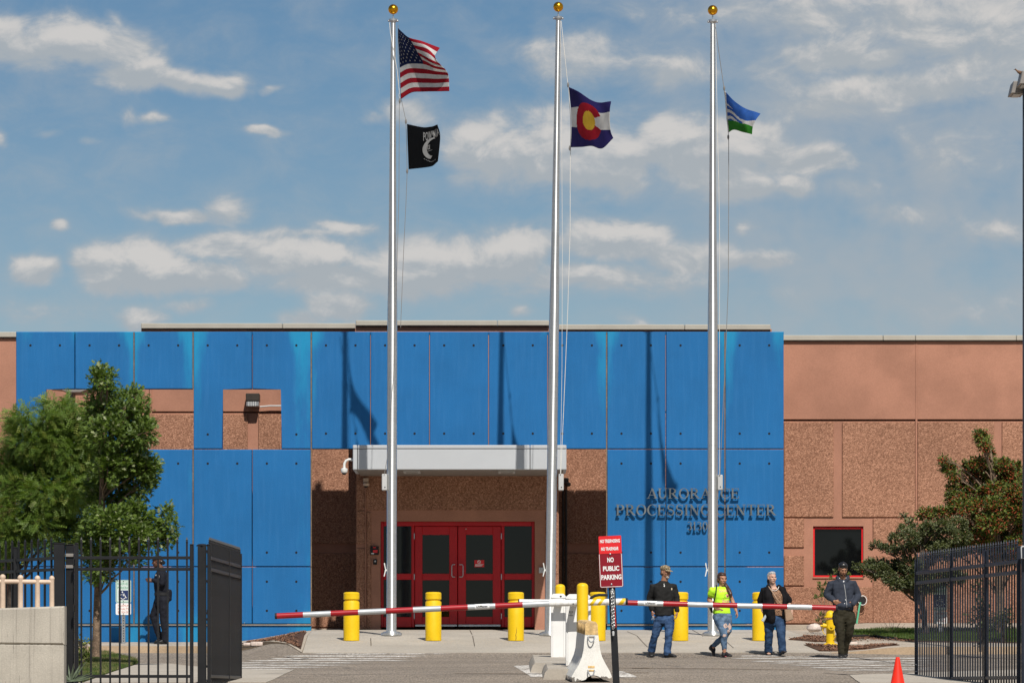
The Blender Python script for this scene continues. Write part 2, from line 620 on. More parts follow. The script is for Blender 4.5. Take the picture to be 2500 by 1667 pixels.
def blue_mat():
    m = pm('blue_paint', (.010, .126, .332), .62, 0, .07, .7, .10, 55, .25, 45, spec=.25)
    t, b, k = parts_of(m)
    g = t.nodes.new('ShaderNodeNewGeometry').outputs['Position']
    s = t.nodes.new('ShaderNodeSeparateXYZ')
    t.links.new(g, s.inputs[0])
    # faded streaks run down from the open joints
    n = nz(t, vmt(t, 'MULTIPLY', g, (2.6, 1, .55)), 1.6, 7, .65)
    n2 = nz(t, vmt(t, 'MULTIPLY', g, (14, 1, 1.0)), 1.0, 4, .6)
    acc = None
    for px, w, amt in [(325, .42, .9), (470, .50, 1.0), (760, .55, 1.1), (1480, .42, .95), (1772, .40, 1.0), (905, .2, .12), (1340, .25, .3), (1905, .35, .55), (182, .3, .25), (60, .5, .25)]:
        e = mth(t, 'ABSOLUTE', mth(t, 'SUBTRACT', s.outputs[0], X_(px, 95)+(0 if px != 760 else -.12)))
        e = mapped(t, e, w, 0.0, 0, amt)
        acc = e if acc is None else mth(t, 'MAXIMUM', acc, e)
    top = mapped(t, s.outputs[2], Z_(1130, 95), Z_(830, 95), .45, 1.0)
    topedge = mapped(t, s.outputs[2], Z_(870, 95), Z_(805, 95), 0, .42)
    low = mapped(t, s.outputs[2], Z_(1460, 95), Z_(1540, 95), 0, .5)
    msk = mth(t, 'ADD', mth(t, 'MULTIPLY', acc, top), mth(t, 'MAXIMUM', topedge, low))
    msk = mth(t, 'MULTIPLY', mapped(t, mth(t, 'ADD', msk, mth(t, 'MULTIPLY', mth(t, 'SUBTRACT', n.outputs[0], .5), 1.5)), .42, 1.25), .95)
    k = mixc(t, msk, k, (.010, .235, .44))
    k = mixc(t, mth(t, 'MULTIPLY', mapped(t, n2.outputs[0], .42, .75), .16), k, (.05, .20, .45))
    big = nz(t, g, .55, 3, .5)
    k = mixc(t, 1.0, k, mixc(t, big.outputs[0], (.88, .92, .94), (1.12, 1.08, 1.06)), 'MULTIPLY')
    # bare chips where the paint has come off low down
    v = nz(t, g, 7.0, 3, .5)
    chip = mth(t, 'MULTIPLY', mapped(t, v.outputs[0], .70, .72), mapped(t, s.outputs[2], Z_(1500, 95), Z_(1535, 95)))
    k = mixc(t, chip, k, (.45, .40, .34))
    t.links.new(k, b.inputs['Base Color'])
    return m


M['blue'] = blue_mat()


def aggregate_mat():
    m = pm('exposed_aggregate', (.33, .170, .110), .85, 0, .10, .6, spec=.2)
    t, b, k = parts_of(m)
    o = t.nodes.new('ShaderNodeTexCoord').outputs['Object']
    v = t.nodes.new('ShaderNodeTexVoronoi')
    v.inputs['Scale'].default_value = 52
    t.links.new(o, v.inputs['Vector'])
    h = t.nodes.new('ShaderNodeSeparateColor')
    t.links.new(v.outputs['Color'], h.inputs[0])
    ramp = t.nodes.new('ShaderNodeValToRGB')
    cr = ramp.color_ramp
    cr.elements[0].position, cr.elements[0].color = 0, (.56, .51, .47, 1)
    cr.elements[1].position, cr.elements[1].color = 1, (1.5, 1.5, 1.48, 1)
    for p, c in ((.35, (.84, .80, .76)), (.75, (1.10, 1.08, 1.05)), (.92, (1.35, 1.38, 1.38))):
        e = cr.elements.new(p)
        e.color = (*c, 1)
    t.links.new(h.outputs[0], ramp.inputs[0])
    k = mixc(t, 1.0, k, ramp.outputs[0], 'MULTIPLY')
    t.links.new(k, b.inputs['Base Color'])
    bn = t.nodes.new('ShaderNodeBump')
    bn.inputs['Strength'].default_value = .45
    bn.inputs['Distance'].default_value = .01
    t.links.new(mth(t, 'SUBTRACT', 1.0, v.outputs['Distance']), bn.inputs['Height'])
    t.links.new(bn.outputs[0], b.inputs['Normal'])
    return m


M['aggregate'] = aggregate_mat()
M['pink'] = pm('smooth_pink_concrete', (.385, .188, .125), .8, 0, .13, .8, .07, 45, .15, 60, spec=.2)


def ground_mat(name, c, var, vs, grain, gscale, cracks=0., joint=None, rough=.9, dark=(.1, .09, .08)):
    m = pm(name, c, rough, 0, var, vs, spec=.2)
    t, b, k = parts_of(m)
    g = t.nodes.new('ShaderNodeNewGeometry').outputs['Position']
    n = nz(t, vmt(t, 'MULTIPLY', g, (1, .10, 1)), gscale, 3, .75)
    k = mixc(t, 1.0, k, mixc(t, mapped(t, n.outputs[0], .32, .68, kind='LINEAR'), (1-grain,)*3, (1+grain,)*3), 'MULTIPLY')
    st = nz(t, vmt(t, 'MULTIPLY', g, (.5, .16, 1)), 1.3, 6, .65)
    k = mixc(t, mth(t, 'MULTIPLY', mapped(t, st.outputs[0], .5, .8), .35), k, [x*.62 for x in c])
    if cracks:
        w = nz(t, g, 1.2, 4, .6)
        gw = vmt(t, 'ADD', g, vmt(t, 'MULTIPLY', vmt(t, 'SUBTRACT', w.outputs['Color'], (.5, .5, .5)), (.8, .8, 0)))
        v = t.nodes.new('ShaderNodeTexVoronoi')
        v.feature = 'DISTANCE_TO_EDGE'
        v.inputs['Scale'].default_value = .16
        t.links.new(gw, v.inputs['Vector'])
        k = mixc(t, mth(t, 'MULTIPLY', mapped(t, v.outputs['Distance'], .006, .002), cracks), k, dark)
    t.links.new(k, b.inputs['Base Color'])
    bn = t.nodes.new('ShaderNodeBump')
    bn.inputs['Strength'].default_value = .5
    bn.inputs['Distance'].default_value = .01
    t.links.new(n.outputs[0], bn.inputs['Height'])
    t.links.new(bn.outputs[0], b.inputs['Normal'])
    return m


M['joint_dirt'] = pm('joint_dirt', (.11, .09, .07), .9, 0, .3, 6)
M['asphalt'] = ground_mat('worn_asphalt', (.245, .205, .165), .12, .35, .50, 40, .55)
M['concrete'] = ground_mat('paving_concrete', (.42, .375, .315), .10, .5, .07, 30)
M['kerb'] = ground_mat('kerb_concrete', (.42, .36, .29), .14, 1.2, .10, 30)
M['kerb_face'] = ground_mat('kerb_stained', (.42, .31, .205), .2, 1.2, .12, 30)
M['mulch'] = ground_mat('mulch', (.085, .045, .028), .3, 3, .6, 40)
M['soil'] = ground_mat('soil', (.19, .14, .095), .25, 2, .3, 30)
M['road_white'] = ground_mat('road_paint', (.56, .53, .49), .15, 2, .5, 34)
t_, b_, k_ = parts_of(M['road_white'])
w_ = nz(t_, vmt(t_, 'MULTIPLY', t_.nodes.new('ShaderNodeNewGeometry').outputs['Position'], (1, .25, 1)), 3.2, 7, .7)
t_.links.new(mixc(t_, mapped(t_, w_.outputs[0], .50, .62, 0, .85), k_, (.25, .215, .18)), b_.inputs['Base Color'])
M['lawn'] = ground_mat('lawn', (.075, .10, .022), .35, 3, .5, 40)


def board_mat():
    m = pm('boardformed_concrete', (.44, .40, .335), .85, 0, .12, 1.2, .10, 60, .3, 50, spec=.2)
    t, b, k = parts_of(m)
    o = t.nodes.new('ShaderNodeTexCoord').outputs['Object']
    n = nz(t, vmt(t, 'MULTIPLY', o, (26, 26, .5)), 1.0, 4, .65)
    n2 = nz(t, vmt(t, 'MULTIPLY', o, (40, 40, 2.2)), 1.0, 3, .6)
    k = mixc(t, mth(t, 'MULTIPLY', mapped(t, n.outputs[0], .5, .75), .55), k, (.20, .175, .15))
    k = mixc(t, mth(t, 'MULTIPLY', mapped(t, n2.outputs[0], .66, .72), .7), k, (.13, .115, .10))
    t.links.new(k, b.inputs['Base Color'])
    return m


M['board'] = board_mat()


def jersey_mat():
    m = pm('chipped_white_paint', (.80, .78, .72), .7, 0, .08, 3, .06, 50, .5, 22)
    t, b, k = parts_of(m)
    g = t.nodes.new('ShaderNodeTexCoord').outputs['Object']
    s = t.nodes.new('ShaderNodeSeparateXYZ')
    t.links.new(g, s.inputs[0])
    n = nz(t, g, 9, 5, .65)
    low = mapped(t, s.outputs[2], .16, .0, 0, .30)
    chip = mapped(t, mth(t, 'ADD', n.outputs[0], low), .70, .74)
    k = mixc(t, chip, k, (.17, .15, .13))
    n2 = nz(t, g, 5, 3, .5)
    k = mixc(t, mth(t, 'MULTIPLY', mapped(t, n2.outputs[0], .55, .75), .25), k, (.50, .40, .28))
    t.links.new(k, b.inputs['Base Color'])
    return m


M['jersey'] = jersey_mat()
M['jersey_top'] = pm('faded_orange_paint', (.66, .45, .20), .7, 0, .25, 9, .12, 40, .4, 30)


def leaf_mat(name, c, var=.3):
    m = pm(name, c, .5, 0, var, 6, spec=.35)
    t, b, k = parts_of(m)
    o = t.nodes['Material Output']
    tr = t.nodes.new('ShaderNodeBsdfTranslucent')
    t.links.new(mixc(t, 1.0, k, (1.3, 1.5, .6), 'MULTIPLY'), tr.inputs[0])
    mx = t.nodes.new('ShaderNodeMixShader')
    mx.inputs[0].default_value = .28
    t.links.new(b.outputs[0], mx.inputs[1])
    t.links.new(tr.outputs[0], mx.inputs[2])
    t.links.new(mx.outputs[0], o.inputs[0])
    return m


M['oak1'] = leaf_mat('oak_leaf', (.115, .170, .028))
M['oak2'] = leaf_mat('oak_leaf_dark', (.075, .120, .022))
M['oak3'] = leaf_mat('oak_leaf_pale', (.30, .33, .17))
M['loc1'] = leaf_mat('locust_leaf', (.14, .21, .034))
M['loc2'] = leaf_mat('locust_leaf_dark', (.10, .165, .03))
M['loc3'] = leaf_mat('locust_leaf_yellow', (.20, .23, .05))
M['haw1'] = leaf_mat('hawthorn_leaf', (.13, .155, .028))
M['haw2'] = leaf_mat('hawthorn_leaf_dark', (.050, .075, .016))
M['berry'] = pm('berry', (.27, .062, .025), .4, 0, .4, 20)
M['ever1'] = leaf_mat('evergreen_leaf', (.105, .120, .042))
M['ever2'] = leaf_mat('evergreen_leaf_grey', (.17, .18, .095))
M['ever3'] = leaf_mat('evergreen_leaf_dark', (.045, .06, .026))
M['blade'] = leaf_mat('grass_blade', (.075, .115, .022))
M['dry'] = leaf_mat('dry_grass_blade', (.22, .20, .085))
M['yucca'] = leaf_mat('yucca_leaf', (.16, .20, .13))
# ---------------------------------------------------------------- ground
def axis(a, b, st):
    n = int(round((b-a)/st))
    return [a+(b-a)*i/n for i in range(n+1)]


xs = [-4000, -600, -90, -40, -20]+axis(-14, 14, .25)+[20, 40, 90, 600, 4000]
ys = [-4000, -600, -50, 0, 30, 50]+axis(56, 100, .25)+[104, 115, 130, 400, 1500, 5000]
mb = MB()
vs = [[mb.bm.verts.new((x, y, G(x, y))) for x in xs] for y in ys]
for j in range(len(ys)-1):
    for i in range(len(xs)-1):
        mb.bm.faces.new((vs[j][i], vs[j][i+1], vs[j+1][i+1], vs[j+1][i]))
asphalt = mb.build('asphalt', M['asphalt'], smooth=True, angle=60, kind='structure')


def Gm(x, y):
    """height of the asphalt mesh itself (between its own vertices)"""
    if not (-14 <= x < 14 and 56 <= y < 100):
        return G(x, y)
    i, j = math.floor(x*4)/4, math.floor(y*4)/4
    u, v = (x-i)*4, (y-j)*4
    return (G(i, j)*(1-u)+G(i+.25, j)*u)*(1-v)+(G(i, j+.25)*(1-u)+G(i+.25, j+.25)*u)*v


def clip(poly, ax, lim, keep_low):
    out_ = []
    n = len(poly)
    for k in range(n):
        a, b = poly[k], poly[(k+1) % n]
        ina, inb = (a[ax] <= lim) == keep_low or a[ax] == lim, (b[ax] <= lim) == keep_low or b[ax] == lim
        if ina:
            out_.append(a)
        if ina != inb and a[ax] != b[ax]:
            t = (lim-a[ax])/(b[ax]-a[ax])
            out_.append((a[0]+(b[0]-a[0])*t, a[1]+(b[1]-a[1])*t))
    return out_


def sheet(name, poly, off, mat, skirt=.03, parent=None, step=.25, side=None, wob=0.0, kind='structure'):
    """a surface that follows the ground; skirt = how far its rim goes down (a kerb)"""
    fo = off if callable(off) else (lambda x, y: off)

    def zz(x, y):
        return Gm(x, y)+fo(x, y)+(wob*noise.noise(Vector((x, y, 0))*3.1) if wob else 0)
    poly = [(p[0], p[1]) for p in poly]
    area = sum(a[0]*b[1]-b[0]*a[1] for a, b in zip(poly, poly[1:]+poly[:1]))
    if area < 0:
        poly = poly[::-1]
    mb = MB()
    cache = {}

    def vert(p):
        k = (round(p[0], 5), round(p[1], 5))
        if k not in cache:
            cache[k] = mb.bm.verts.new((p[0], p[1], zz(*p)))
        return cache[k]
    x0, x1 = min(p[0] for p in poly), max(p[0] for p in poly)
    y0, y1 = min(p[1] for p in poly), max(p[1] for p in poly)
    sx = step if x1-x0 < 20 else step*2
    i = math.floor(x0/sx)
    while i*sx < x1:
        strip = clip(clip(poly, 0, i*sx, False), 0, (i+1)*sx, True)
        if len(strip) > 2:
            ys_ = [p[1] for p in strip]
            j = math.floor(min(ys_)/step)
            while j*step < max(ys_):
                cell = clip(clip(strip, 1, j*step, False), 1, (j+1)*step, True)
                vs_ = []
                for p in cell:
                    v = vert(p)
                    if v not in vs_:
                        vs_.append(v)
                ar = sum(a.co.x*b.co.y-b.co.x*a.co.y for a, b in zip(vs_, vs_[1:]+vs_[:1]))
                if len(vs_) > 2 and ar > 1e-7:
                    try:
                        mb.bm.faces.new(vs_)
                    except ValueError:
                        pass
                j += 1
        i += 1
    if skirt:
        for a, b in zip(poly, poly[1:]+poly[:1]):
            n = max(1, int(math.hypot(b[0]-a[0], b[1]-a[1])/.25))
            for k in range(n):
                p = [(a[0]+(b[0]-a[0])*f, a[1]+(b[1]-a[1])*f) for f in (k/n, (k+1)/n)]
                za, zb = zz(*p[0]), zz(*p[1])
                f = mb.face([(p[0][0], p[0][1], za-skirt), (p[1][0], p[1][1], zb-skirt), (p[1][0], p[1][1], zb), (p[0][0], p[0][1], za)])
                f.material_index = 1 if side else 0
    o = mb.build(name, [mat, side] if side else mat, parent, smooth=True, angle=40, fix=False)
    if kind and parent is None:
        o['kind'] = kind
    return o


def xy(x, y, off=0.0):
    p = gp(x, y, off)
    return (p.x, p.y)


plaza = sheet('pavement', [(-3.86, 85.4), (5.88, 85.4), (5.6, 95.3), (5.6, 98.4), (-4.12, 98.4), (-4.1, 95.0)], .012, M['concrete'], skirt=.1)
for a, b in (((1141, 1532), (1159, 1576)), ((1531, 1540), (1581, 1578)), ((1330, 1533), (1345, 1556)), ((1770, 1562), (1791, 1580)), ((905, 1556), (906, 1575)), ((1690, 1536), (1716, 1552))):
    p, q_ = gp(*a, .02), gp(*b, .02)
    mb = MB()
    for k in range(8):
        u, v = p.lerp(q_, k/8), p.lerp(q_, (k+1)/8)
        for w in (u, v):
            w.z = Gm(w.x, w.y)+.016
        mb.face([u+Vector((-.008, 0, 0)), u+Vector((.008, 0, 0)), v+Vector((.008, 0, 0)), v+Vector((-.008, 0, 0))])
    mb.build('control_joint', M['joint_dirt'], plaza, smooth=False)

lo = lambda x, y: .013+.125*(1-sstep((x+5.9)/1.9))
lk = sheet('left_sidewalk', [(-30, 93), (-8, 93), (-6.3, 92.9), (-5.45, 92.4), (-4.9, 91), (-4.3, 88.4), (-3.9, 85.5), (-3.875, 85.42), (-4.1, 94.98), (-5.2, 94.98), (-30, 94.98)], lo, M['kerb'], skirt=.16, side=M['kerb_face'])
lb = lambda x, y: lo(x, y)+.012
sheet('left_mulch_bed', [(-4.15, 93.6), (-3.93, 86.2), (-4.32, 88.8), (-4.9, 91.5), (-5.3, 92.55), (-5.5, 92.9), (-5.35, 93.4)], lb, M['mulch'], skirt=.02, wob=.012)
ro = lambda x, y: .013+.13*sstep((x-5.9)/1.5)
rk = sheet('right_sidewalk', [(5.885, 85.45), (6.5, 85.6), (7.4, 86.0), (8.5, 86.2), (30, 86.4), (30, 98.4), (5.62, 98.4), (5.61, 95.0)], ro, M['kerb'], skirt=.16, side=M['kerb_face'])
rb = lambda x, y: ro(x, y)+.012
KE = [(5.6, 85.4), (5.885, 85.45), (6.5, 85.6), (7.4, 86.0), (8.5, 86.2)]
hbp = [xy(x, y, .1) for x, y in ((1962, 1562), (2024, 1593.5), (2070, 1588.5), (2126, 1584.5), (2196, 1579), (2164, 1577), (2068, 1571), (2013, 1563))]
hbp = [(x, max(y, tab(KE, x)+.28)) for x, y in hbp]
sheet('hydrant_bed', hbp, rb, M['mulch'], skirt=.02, wob=.012)
sheet('wall_bed', [xy(x, y, .14) for x, y in ((1925, 1545), (1990, 1550.5), (2090, 1551.5), (2160, 1558), (2235, 1567), (2490, 1570), (2490, 1545), (2230, 1546), (2080, 1541), (1960, 1537))], rb, M['mulch'], skirt=.02, wob=.01)
lawnp = [xy(x, y, .16) for x, y in ((2040, 1548.5), (2110, 1547.5), (2165, 1553.5), (2235, 1562), (2495, 1566), (2495, 1537), (2230, 1536), (2060, 1534))]
sheet('right_lawn_soil', lawnp, lambda x, y: ro(x, y)+.035, M['lawn'])
lgp = [xy(x, y, .0) for x, y in ((150, 1664), (190, 1598), (262, 1594), (318, 1608), (338, 1617), (300, 1632), (258, 1645), (205, 1664))]
sheet('left_lawn_soil', lgp, lambda x, y: .02, M['lawn'])
sheet('drive_apron', [xy(x, y) for x, y in ((206, 1666), (260, 1647), (340, 1620), (420, 1620.5), (600, 1634.5), (718, 1635.5), (690, 1648), (650, 1666))], .012, M['concrete'])
sheet('gate_apron', [xy(x, y) for x, y in ((2074, 1648.5), (2160, 1645), (2230, 1643), (2499, 1634), (2499, 1667), (2100, 1667))], .012, M['concrete'])
# painted crossing bars
for x0, x1, y, w in ((757, 1101, 1595.8, 1.0), (693, 1042, 1601, 1.2), (652, 1009, 1607, 1.2), (600, 1009, 1611.8, 1.1), (560, 900, 1617.5, .9), (560, 846, 1623, 1.1), (560, 795, 1628.5, 1.3), (560, 720, 1633.0, 1.0),
                     (1785, 2030, 1601, .9), (1785, 2300, 1606.2, 1.1), (1833, 2300, 1613, 1.1), (1874, 2300, 1618, .9), (1925, 2300, 1623.2, 1.0), (1971, 2300, 1629.5, 1.0), (2014, 2300, 1634.8, .9)):
    mb = MB()
    n = 24
    for k in range(n):
        a, b = x0+(x1-x0)*k/n, x0+(x1-x0)*(k+1)/n
        dy = [1.3*noise.noise(Vector((t/60, y*.35, 0))) for t in (a, b)]
        tp = [max(.15, min(1, (t-x0)/30, (x1-t)/60)) for t in (a, b)]
        pts = [gp(a, y+dy[0]+w*tp[0]), gp(b, y+dy[1]+w*tp[1]), gp(b, y+dy[1]-w*tp[1]), gp(a, y+dy[0]-w*tp[0])]
        mb.face([Vector((p.x, p.y, Gm(p.x, p.y)+.004)) for p in pts])
    mb.build('painted_stripe', M['road_white'], asphalt, smooth=False)
for poly in ([(1254, 1625), (1300, 1622.5), (1370, 1650), (1296, 1652)], [(1495, 1638), (1520, 1638), (1556, 1652.5), (1500, 1652.5)]):
    sheet('painted_patch', [xy(*p) for p in poly], .004, M['road_white'], skirt=0, parent=asphalt)
# tar lines and crack seals
for pts in ([(1990, 1599), (2040, 1604), (2095, 1606), (2130, 1611), (2180, 1617), (2240, 1624)], [(1900, 1600.5), (1960, 1601.5), (2040, 1601)], [(2010, 1642), (2040, 1645), (2080, 1647), (2160, 1645), (2230, 1641)],
            [(1110, 1643), (1300, 1644.5), (1640, 1641)], [(1500, 1630), (1760, 1632), (2000, 1636)], [(700, 1603), (712, 1606), (722, 1610), (760, 1606)]):
    mb = MB()
    fine = []
    for a, b in zip(pts, pts[1:]):
        fine += [(a[0]+(b[0]-a[0])*k/6, a[1]+(b[1]-a[1])*k/6) for k in range(6)]
    for a, b in zip(fine, fine[1:]):
        w = .5*(.5+abs(noise.noise(Vector((a[0]/30, 3, 1)))))
        q4 = [gp(a[0], a[1]+w), gp(b[0], b[1]+w), gp(b[0], b[1]-w), gp(a[0], a[1]-w)]
        mb.face([Vector((p.x, p.y, Gm(p.x, p.y)+.007)) for p in q4])
    mb.build('crack_seal', M['soil'] if len(pts) == 3 else M['rubber'], asphalt, smooth=False)

# ---------------------------------------------------------------- the brown building behind
DB, DW, DD, DS = 97.9, 98.5, 96.1, 95.0
bld = thing('building', 'low brown concrete building with exposed aggregate panels and grey roof coping behind the blue wall', 'building', (0, 97, 2.9))


def pbox(mb, x0, x1, y0, y1, d, t0, t1, bev=0):
    """box whose outline is given in photo pixels at distance d, from d+t0 to d+t1"""
    return mb.box(X_(x0, d), X_(x1, d), d+t0, d+t1, Z_(y1, d), Z_(y0, d), bev)


def bpart(name, mat, x0, x1, y0, y1, d, t0, t1, bev=.006, parent=None):
    mb = MB()
    pbox(mb, x0, x1, y0, y1, d, t0, t1, bev)
    return mb.build(name, M[mat], parent or bld)


# smooth wall bodies
GB = 1556
for x0, x1, y0, y1 in ((1881, 1985, 1028, GB), (2108, 2700, 1028, GB), (1985, 2108, 1028, 1284), (1985, 2108, 1408, GB)):
    bpart('wall', 'pink', x0, x1, y0, y1, DW, 0, 3, 0)
for x0, x1 in ((1881, 2235.6), (2238.4, 2700)):
    bpart('wall_band', 'pink', x0, x1, 832, 1024, DW, -.02, 3, .01)
bpart('wall', 'pink', -500, 345.5, 1021, GB, DW, 0, 3, 0)
bpart('wall_band', 'pink', -500, 345.5, 824, 1020, DW, -.02, 3, .01)
bpart('wall', 'pink', 345, 1884, 1008, GB, DB, 0, 3, 0)
bpart('wall_band', 'pink', 345, 1884, 803, 1005, DB, -.02, 3, .01)
AG = [(DW, 1914, 2035, 1030, 1262), (DW, 1914, 1963, 1265, 1336), (DW, 1914, 1963, 1356, 1429), (DW, 1914, 2131, 1432, 1521), (DW, 2056, 2234, 1030, 1262), (DW, 2131, 2234, 1265, 1336), (DW, 2131, 2234, 1356, 1521),
      (DW, 2240, 2427, 1030, 1336), (DW, 2240, 2427, 1356, 1521), (DW, 2446, 2690, 1030, 1336), (DW, 2446, 2690, 1356, 1521),
      (DW, -490, -90, 1026, 1336), (DW, -490, -90, 1356, 1521), (DW, -68, 96, 1026, 1336), (DW, -68, 96, 1356, 1521), (DW, 104, 340, 1026, 1336), (DW, 104, 340, 1356, 1521),
      (DB, 349, 605, 1011, 1327), (DB, 349, 605, 1350, 1530), (DB, 631, 900, 1011, 1327), (DB, 631, 900, 1350, 1530), (DB, 1330, 1500, 1011, 1327), (DB, 1330, 1500, 1350, 1530), (DB, 1520, 1880, 1011, 1327), (DB, 1520, 1880, 1350, 1530)]
for d, x0, x1, y0, y1 in AG:
    bpart('aggregate_panel', 'aggregate', x0, x1, y0, y1, d, -.035, .02, .012)
for x in (2237, 100):
    bpart('joint_rib', 'pink', x-2.4, x+2.4, 833 if x > 999 else 1026, 1522, DW, -.028, .01, .008)
for d, x0, x1, y in ((DW, 1880, 2700, 1521.5), (DW, -500, 345, 1521.5), (DB, 345, 1880, 1531)):
    bpart('base_ledge', 'kerb', x0, x1, y+3, GB, d, -.07, 0, .01)
# copings, in lengths with open seams
for d, t, y0, y1, cuts in ((DW, -.10, 819, 832, (1881, 2155, 2234, 2480, 2700)), (DW, -.10, 811, 824, (-500, -180, 346)), (DB, -.10, 790, 803, (345, 690, 868)), (DB, -.10, 793, 806, (1341, 1671, 1881)), (DB-.9, 0, 782, 795, (868, 1214, 1341))):
    for a, b in zip(cuts, cuts[1:]):
        bpart('roof_coping', 'coping', a+.4, b-.4, y0, y1, d, t, .5, .012)
        bpart('coping_drip', 'bronze_box', a+.4, b-.4, y1, y1+2.2, d, t+.03, .4, 0)
# entrance block standing forward of the wall, its upper part rising behind the blue panels
bpart('entrance_block', 'pink', 868.5, 1340.5, 795, 1100, DB-.8, 0, .78, 0)
for x0, x1, y0, y1 in ((869, 929, 1095, GB), (1305.5, 1364, 1095, GB), (929, 1305.5, 1095, 1272)):
    bpart('entrance_block', 'pink', x0, x1, y0, y1, DD, 0, 1.78, 0)
for x0, x1, y0, y1 in ((870, 1363, 1100, 1245), (870, 893, 1246.5, 1327), (870, 893, 1338, 1536), (896, 906, 1250, 1536), (1331, 1363, 1250, 1536)):
    bpart('aggregate_panel', 'aggregate', x0, x1, y0, y1, DD, -.03, .01, .01)
# red entrance: frame, two doors, two sidelights
RF = .11
ent = MB()
for x0, x1, y0, y1 in ((929, 936, 1272, 1530), (1298.5, 1305.5, 1272, 1530), (936, 1298.5, 1272, 1283), (1004, 1011.5, 1283, 1530), (1224, 1231.5, 1283, 1530),
                       (936, 1004, 1399, 1414), (1231.5, 1298.5, 1399, 1414), (936, 1004, 1505, 1530), (1231.5, 1298.5, 1505, 1530)):
    pbox(ent, x0, x1, y0, y1, DD, RF, RF+.12, .008)
frame = ent.build('door_frame', M['red_paint'], bld)
for x0, x1, y0, y1 in ((936, 1004, 1283, 1399), (936, 1004, 1414, 1505), (1231.5, 1298.5, 1283, 1399), (1231.5, 1298.5, 1414, 1505)):
    bpart('glass', 'glass', x0, x1, y0, y1, DD, RF+.06, RF+.075, 0, frame)
for nm, (x0, x1), g0, g1 in (('l', (1012.5, 1116.5), 1031, 1096.5), ('r', (1118, 1223), 1137.5, 1203)):
    mb = MB()
    for a, b, c, d in ((x0, g0, 1284, 1523), (g1, x1, 1284, 1523), (g0, g1, 1284, 1304.5), (g0, g1, 1399, 1415), (g0, g1, 1504.5, 1523)):
        pbox(mb, a, b, c, d, DD, RF+.02, RF+.07, .006)
    door = mb.build('door', M['red_paint'], bld)
    for c, d in ((1304.5, 1399), (1415, 1504.5)):
        bpart('glass', 'glass', g0, g1, c, d, DD, RF+.045, RF+.055, 0, door)
    bpart('kick_plate', 'steel', x0+1, x1-1, 1523.4, 1528.5, DD, RF+.01, RF+.06, .003, door)
    hx = 1103 if nm == 'l' else 1130.5
    ex = 1110 if nm == 'l' else 1122.5
    mb = MB()
    mb.tube([P(ex, 1377.5, DD+RF+.02), P(ex, 1377.5, DD+RF-.05), P(hx+(2 if nm == 'l' else -2), 1377.5, DD+RF-.06), P(hx, 1381, DD+RF-.06), P(hx, 1404, DD+RF-.06), P(hx+(2 if nm == 'l' else -2), 1407.5, DD+RF-.06), P(ex, 1407.5, DD+RF-.05), P(ex, 1407.5, DD+RF+.02)], .011, 8)
    mb.build('handle', M['steel'], door)
    hg = 1011 if nm == 'l' else 1224
    for y in (1308, 1407, 1503):
        bpart('hinge', 'steel', hg-1, hg+1.2, y-7, y+7, DD, RF-.012, RF+.03, .002, door)
mb = MB()
pbox(mb, 1158, 1182, 1366, 1383, DD, RF+.036, RF+.0445)
sticker = mb.build('notice_sticker', M['sign_red'], bld)
mb = MB()
c = P(1169.5, 1371, DD+RF+.033)
mb.rings([[c+Vector((math.cos(t)*r, 0, math.sin(t)*r)) for t in [k*2*math.pi/20 for k in range(20)]] for r in (.036, .027)], cap=False)
mb.bar(c+Vector((-.02, 0, .02)), c+Vector((.02, 0, -.02)), .002, .008)
for k in range(3):
    pbox(mb, 1160, 1180-k*2, 1376.2+k*2, 1377.2+k*2, DD, RF+.033, RF+.0355)
mb.build('notice_print', M['white_plain'], sticker)
bpart('door_light', 'white_plain', 1136.5, 1138.5, 1289, 1291, DD, RF+.005, RF+.02, .002)
# window in the right wing
mb = MB()
for x0, x1, y0, y1 in ((1985, 1989.5, 1286, 1408), (2103.5, 2108, 1286, 1408), (1989.5, 2103.5, 1286, 1291), (1989.5, 2103.5, 1404, 1408)):
    pbox(mb, x0, x1, y0, y1, DW, .05, .14, .006)
wf = mb.build('window', M['sign_red'], bld)
bpart('pane', 'glass', 1989.5, 2103.5, 1291, 1404, DW, .10, .115, 0, wf)
bpart('window_sill', 'pink', 1984, 2109, 1408.3, 1412, DW, -.03, .2, .01)
# dark inside behind the glazing is the glass itself; small fittings on the brown walls follow
conduit = MB()
conduit.tube([P(892.5, 1190, DD-.05), P(892.5, 1528, DD-.05)], .012, 8)
conduit.build('conduit', M['pink'], bld)
for x in (1374.5, 1381.5):
    mb = MB()
    mb.tube([P(x, 1195, DB-.10), P(x, 1536, DB-.10)], .030 if x > 1380 else .022, 10)
    mb.build('conduit', M['bronze_box'], bld)
for x, d, y0, y1 in ((368, DB, 905, 1100),):
    mb = MB()
    mb.tube([P(x, y0, d-.06), P(x, y1, d-.06)], .03, 10)
    mb.build('conduit', M['pink'], bld)


def fit(name, label, cat, loc, group=None):
    return thing(name, label, cat, loc, group)


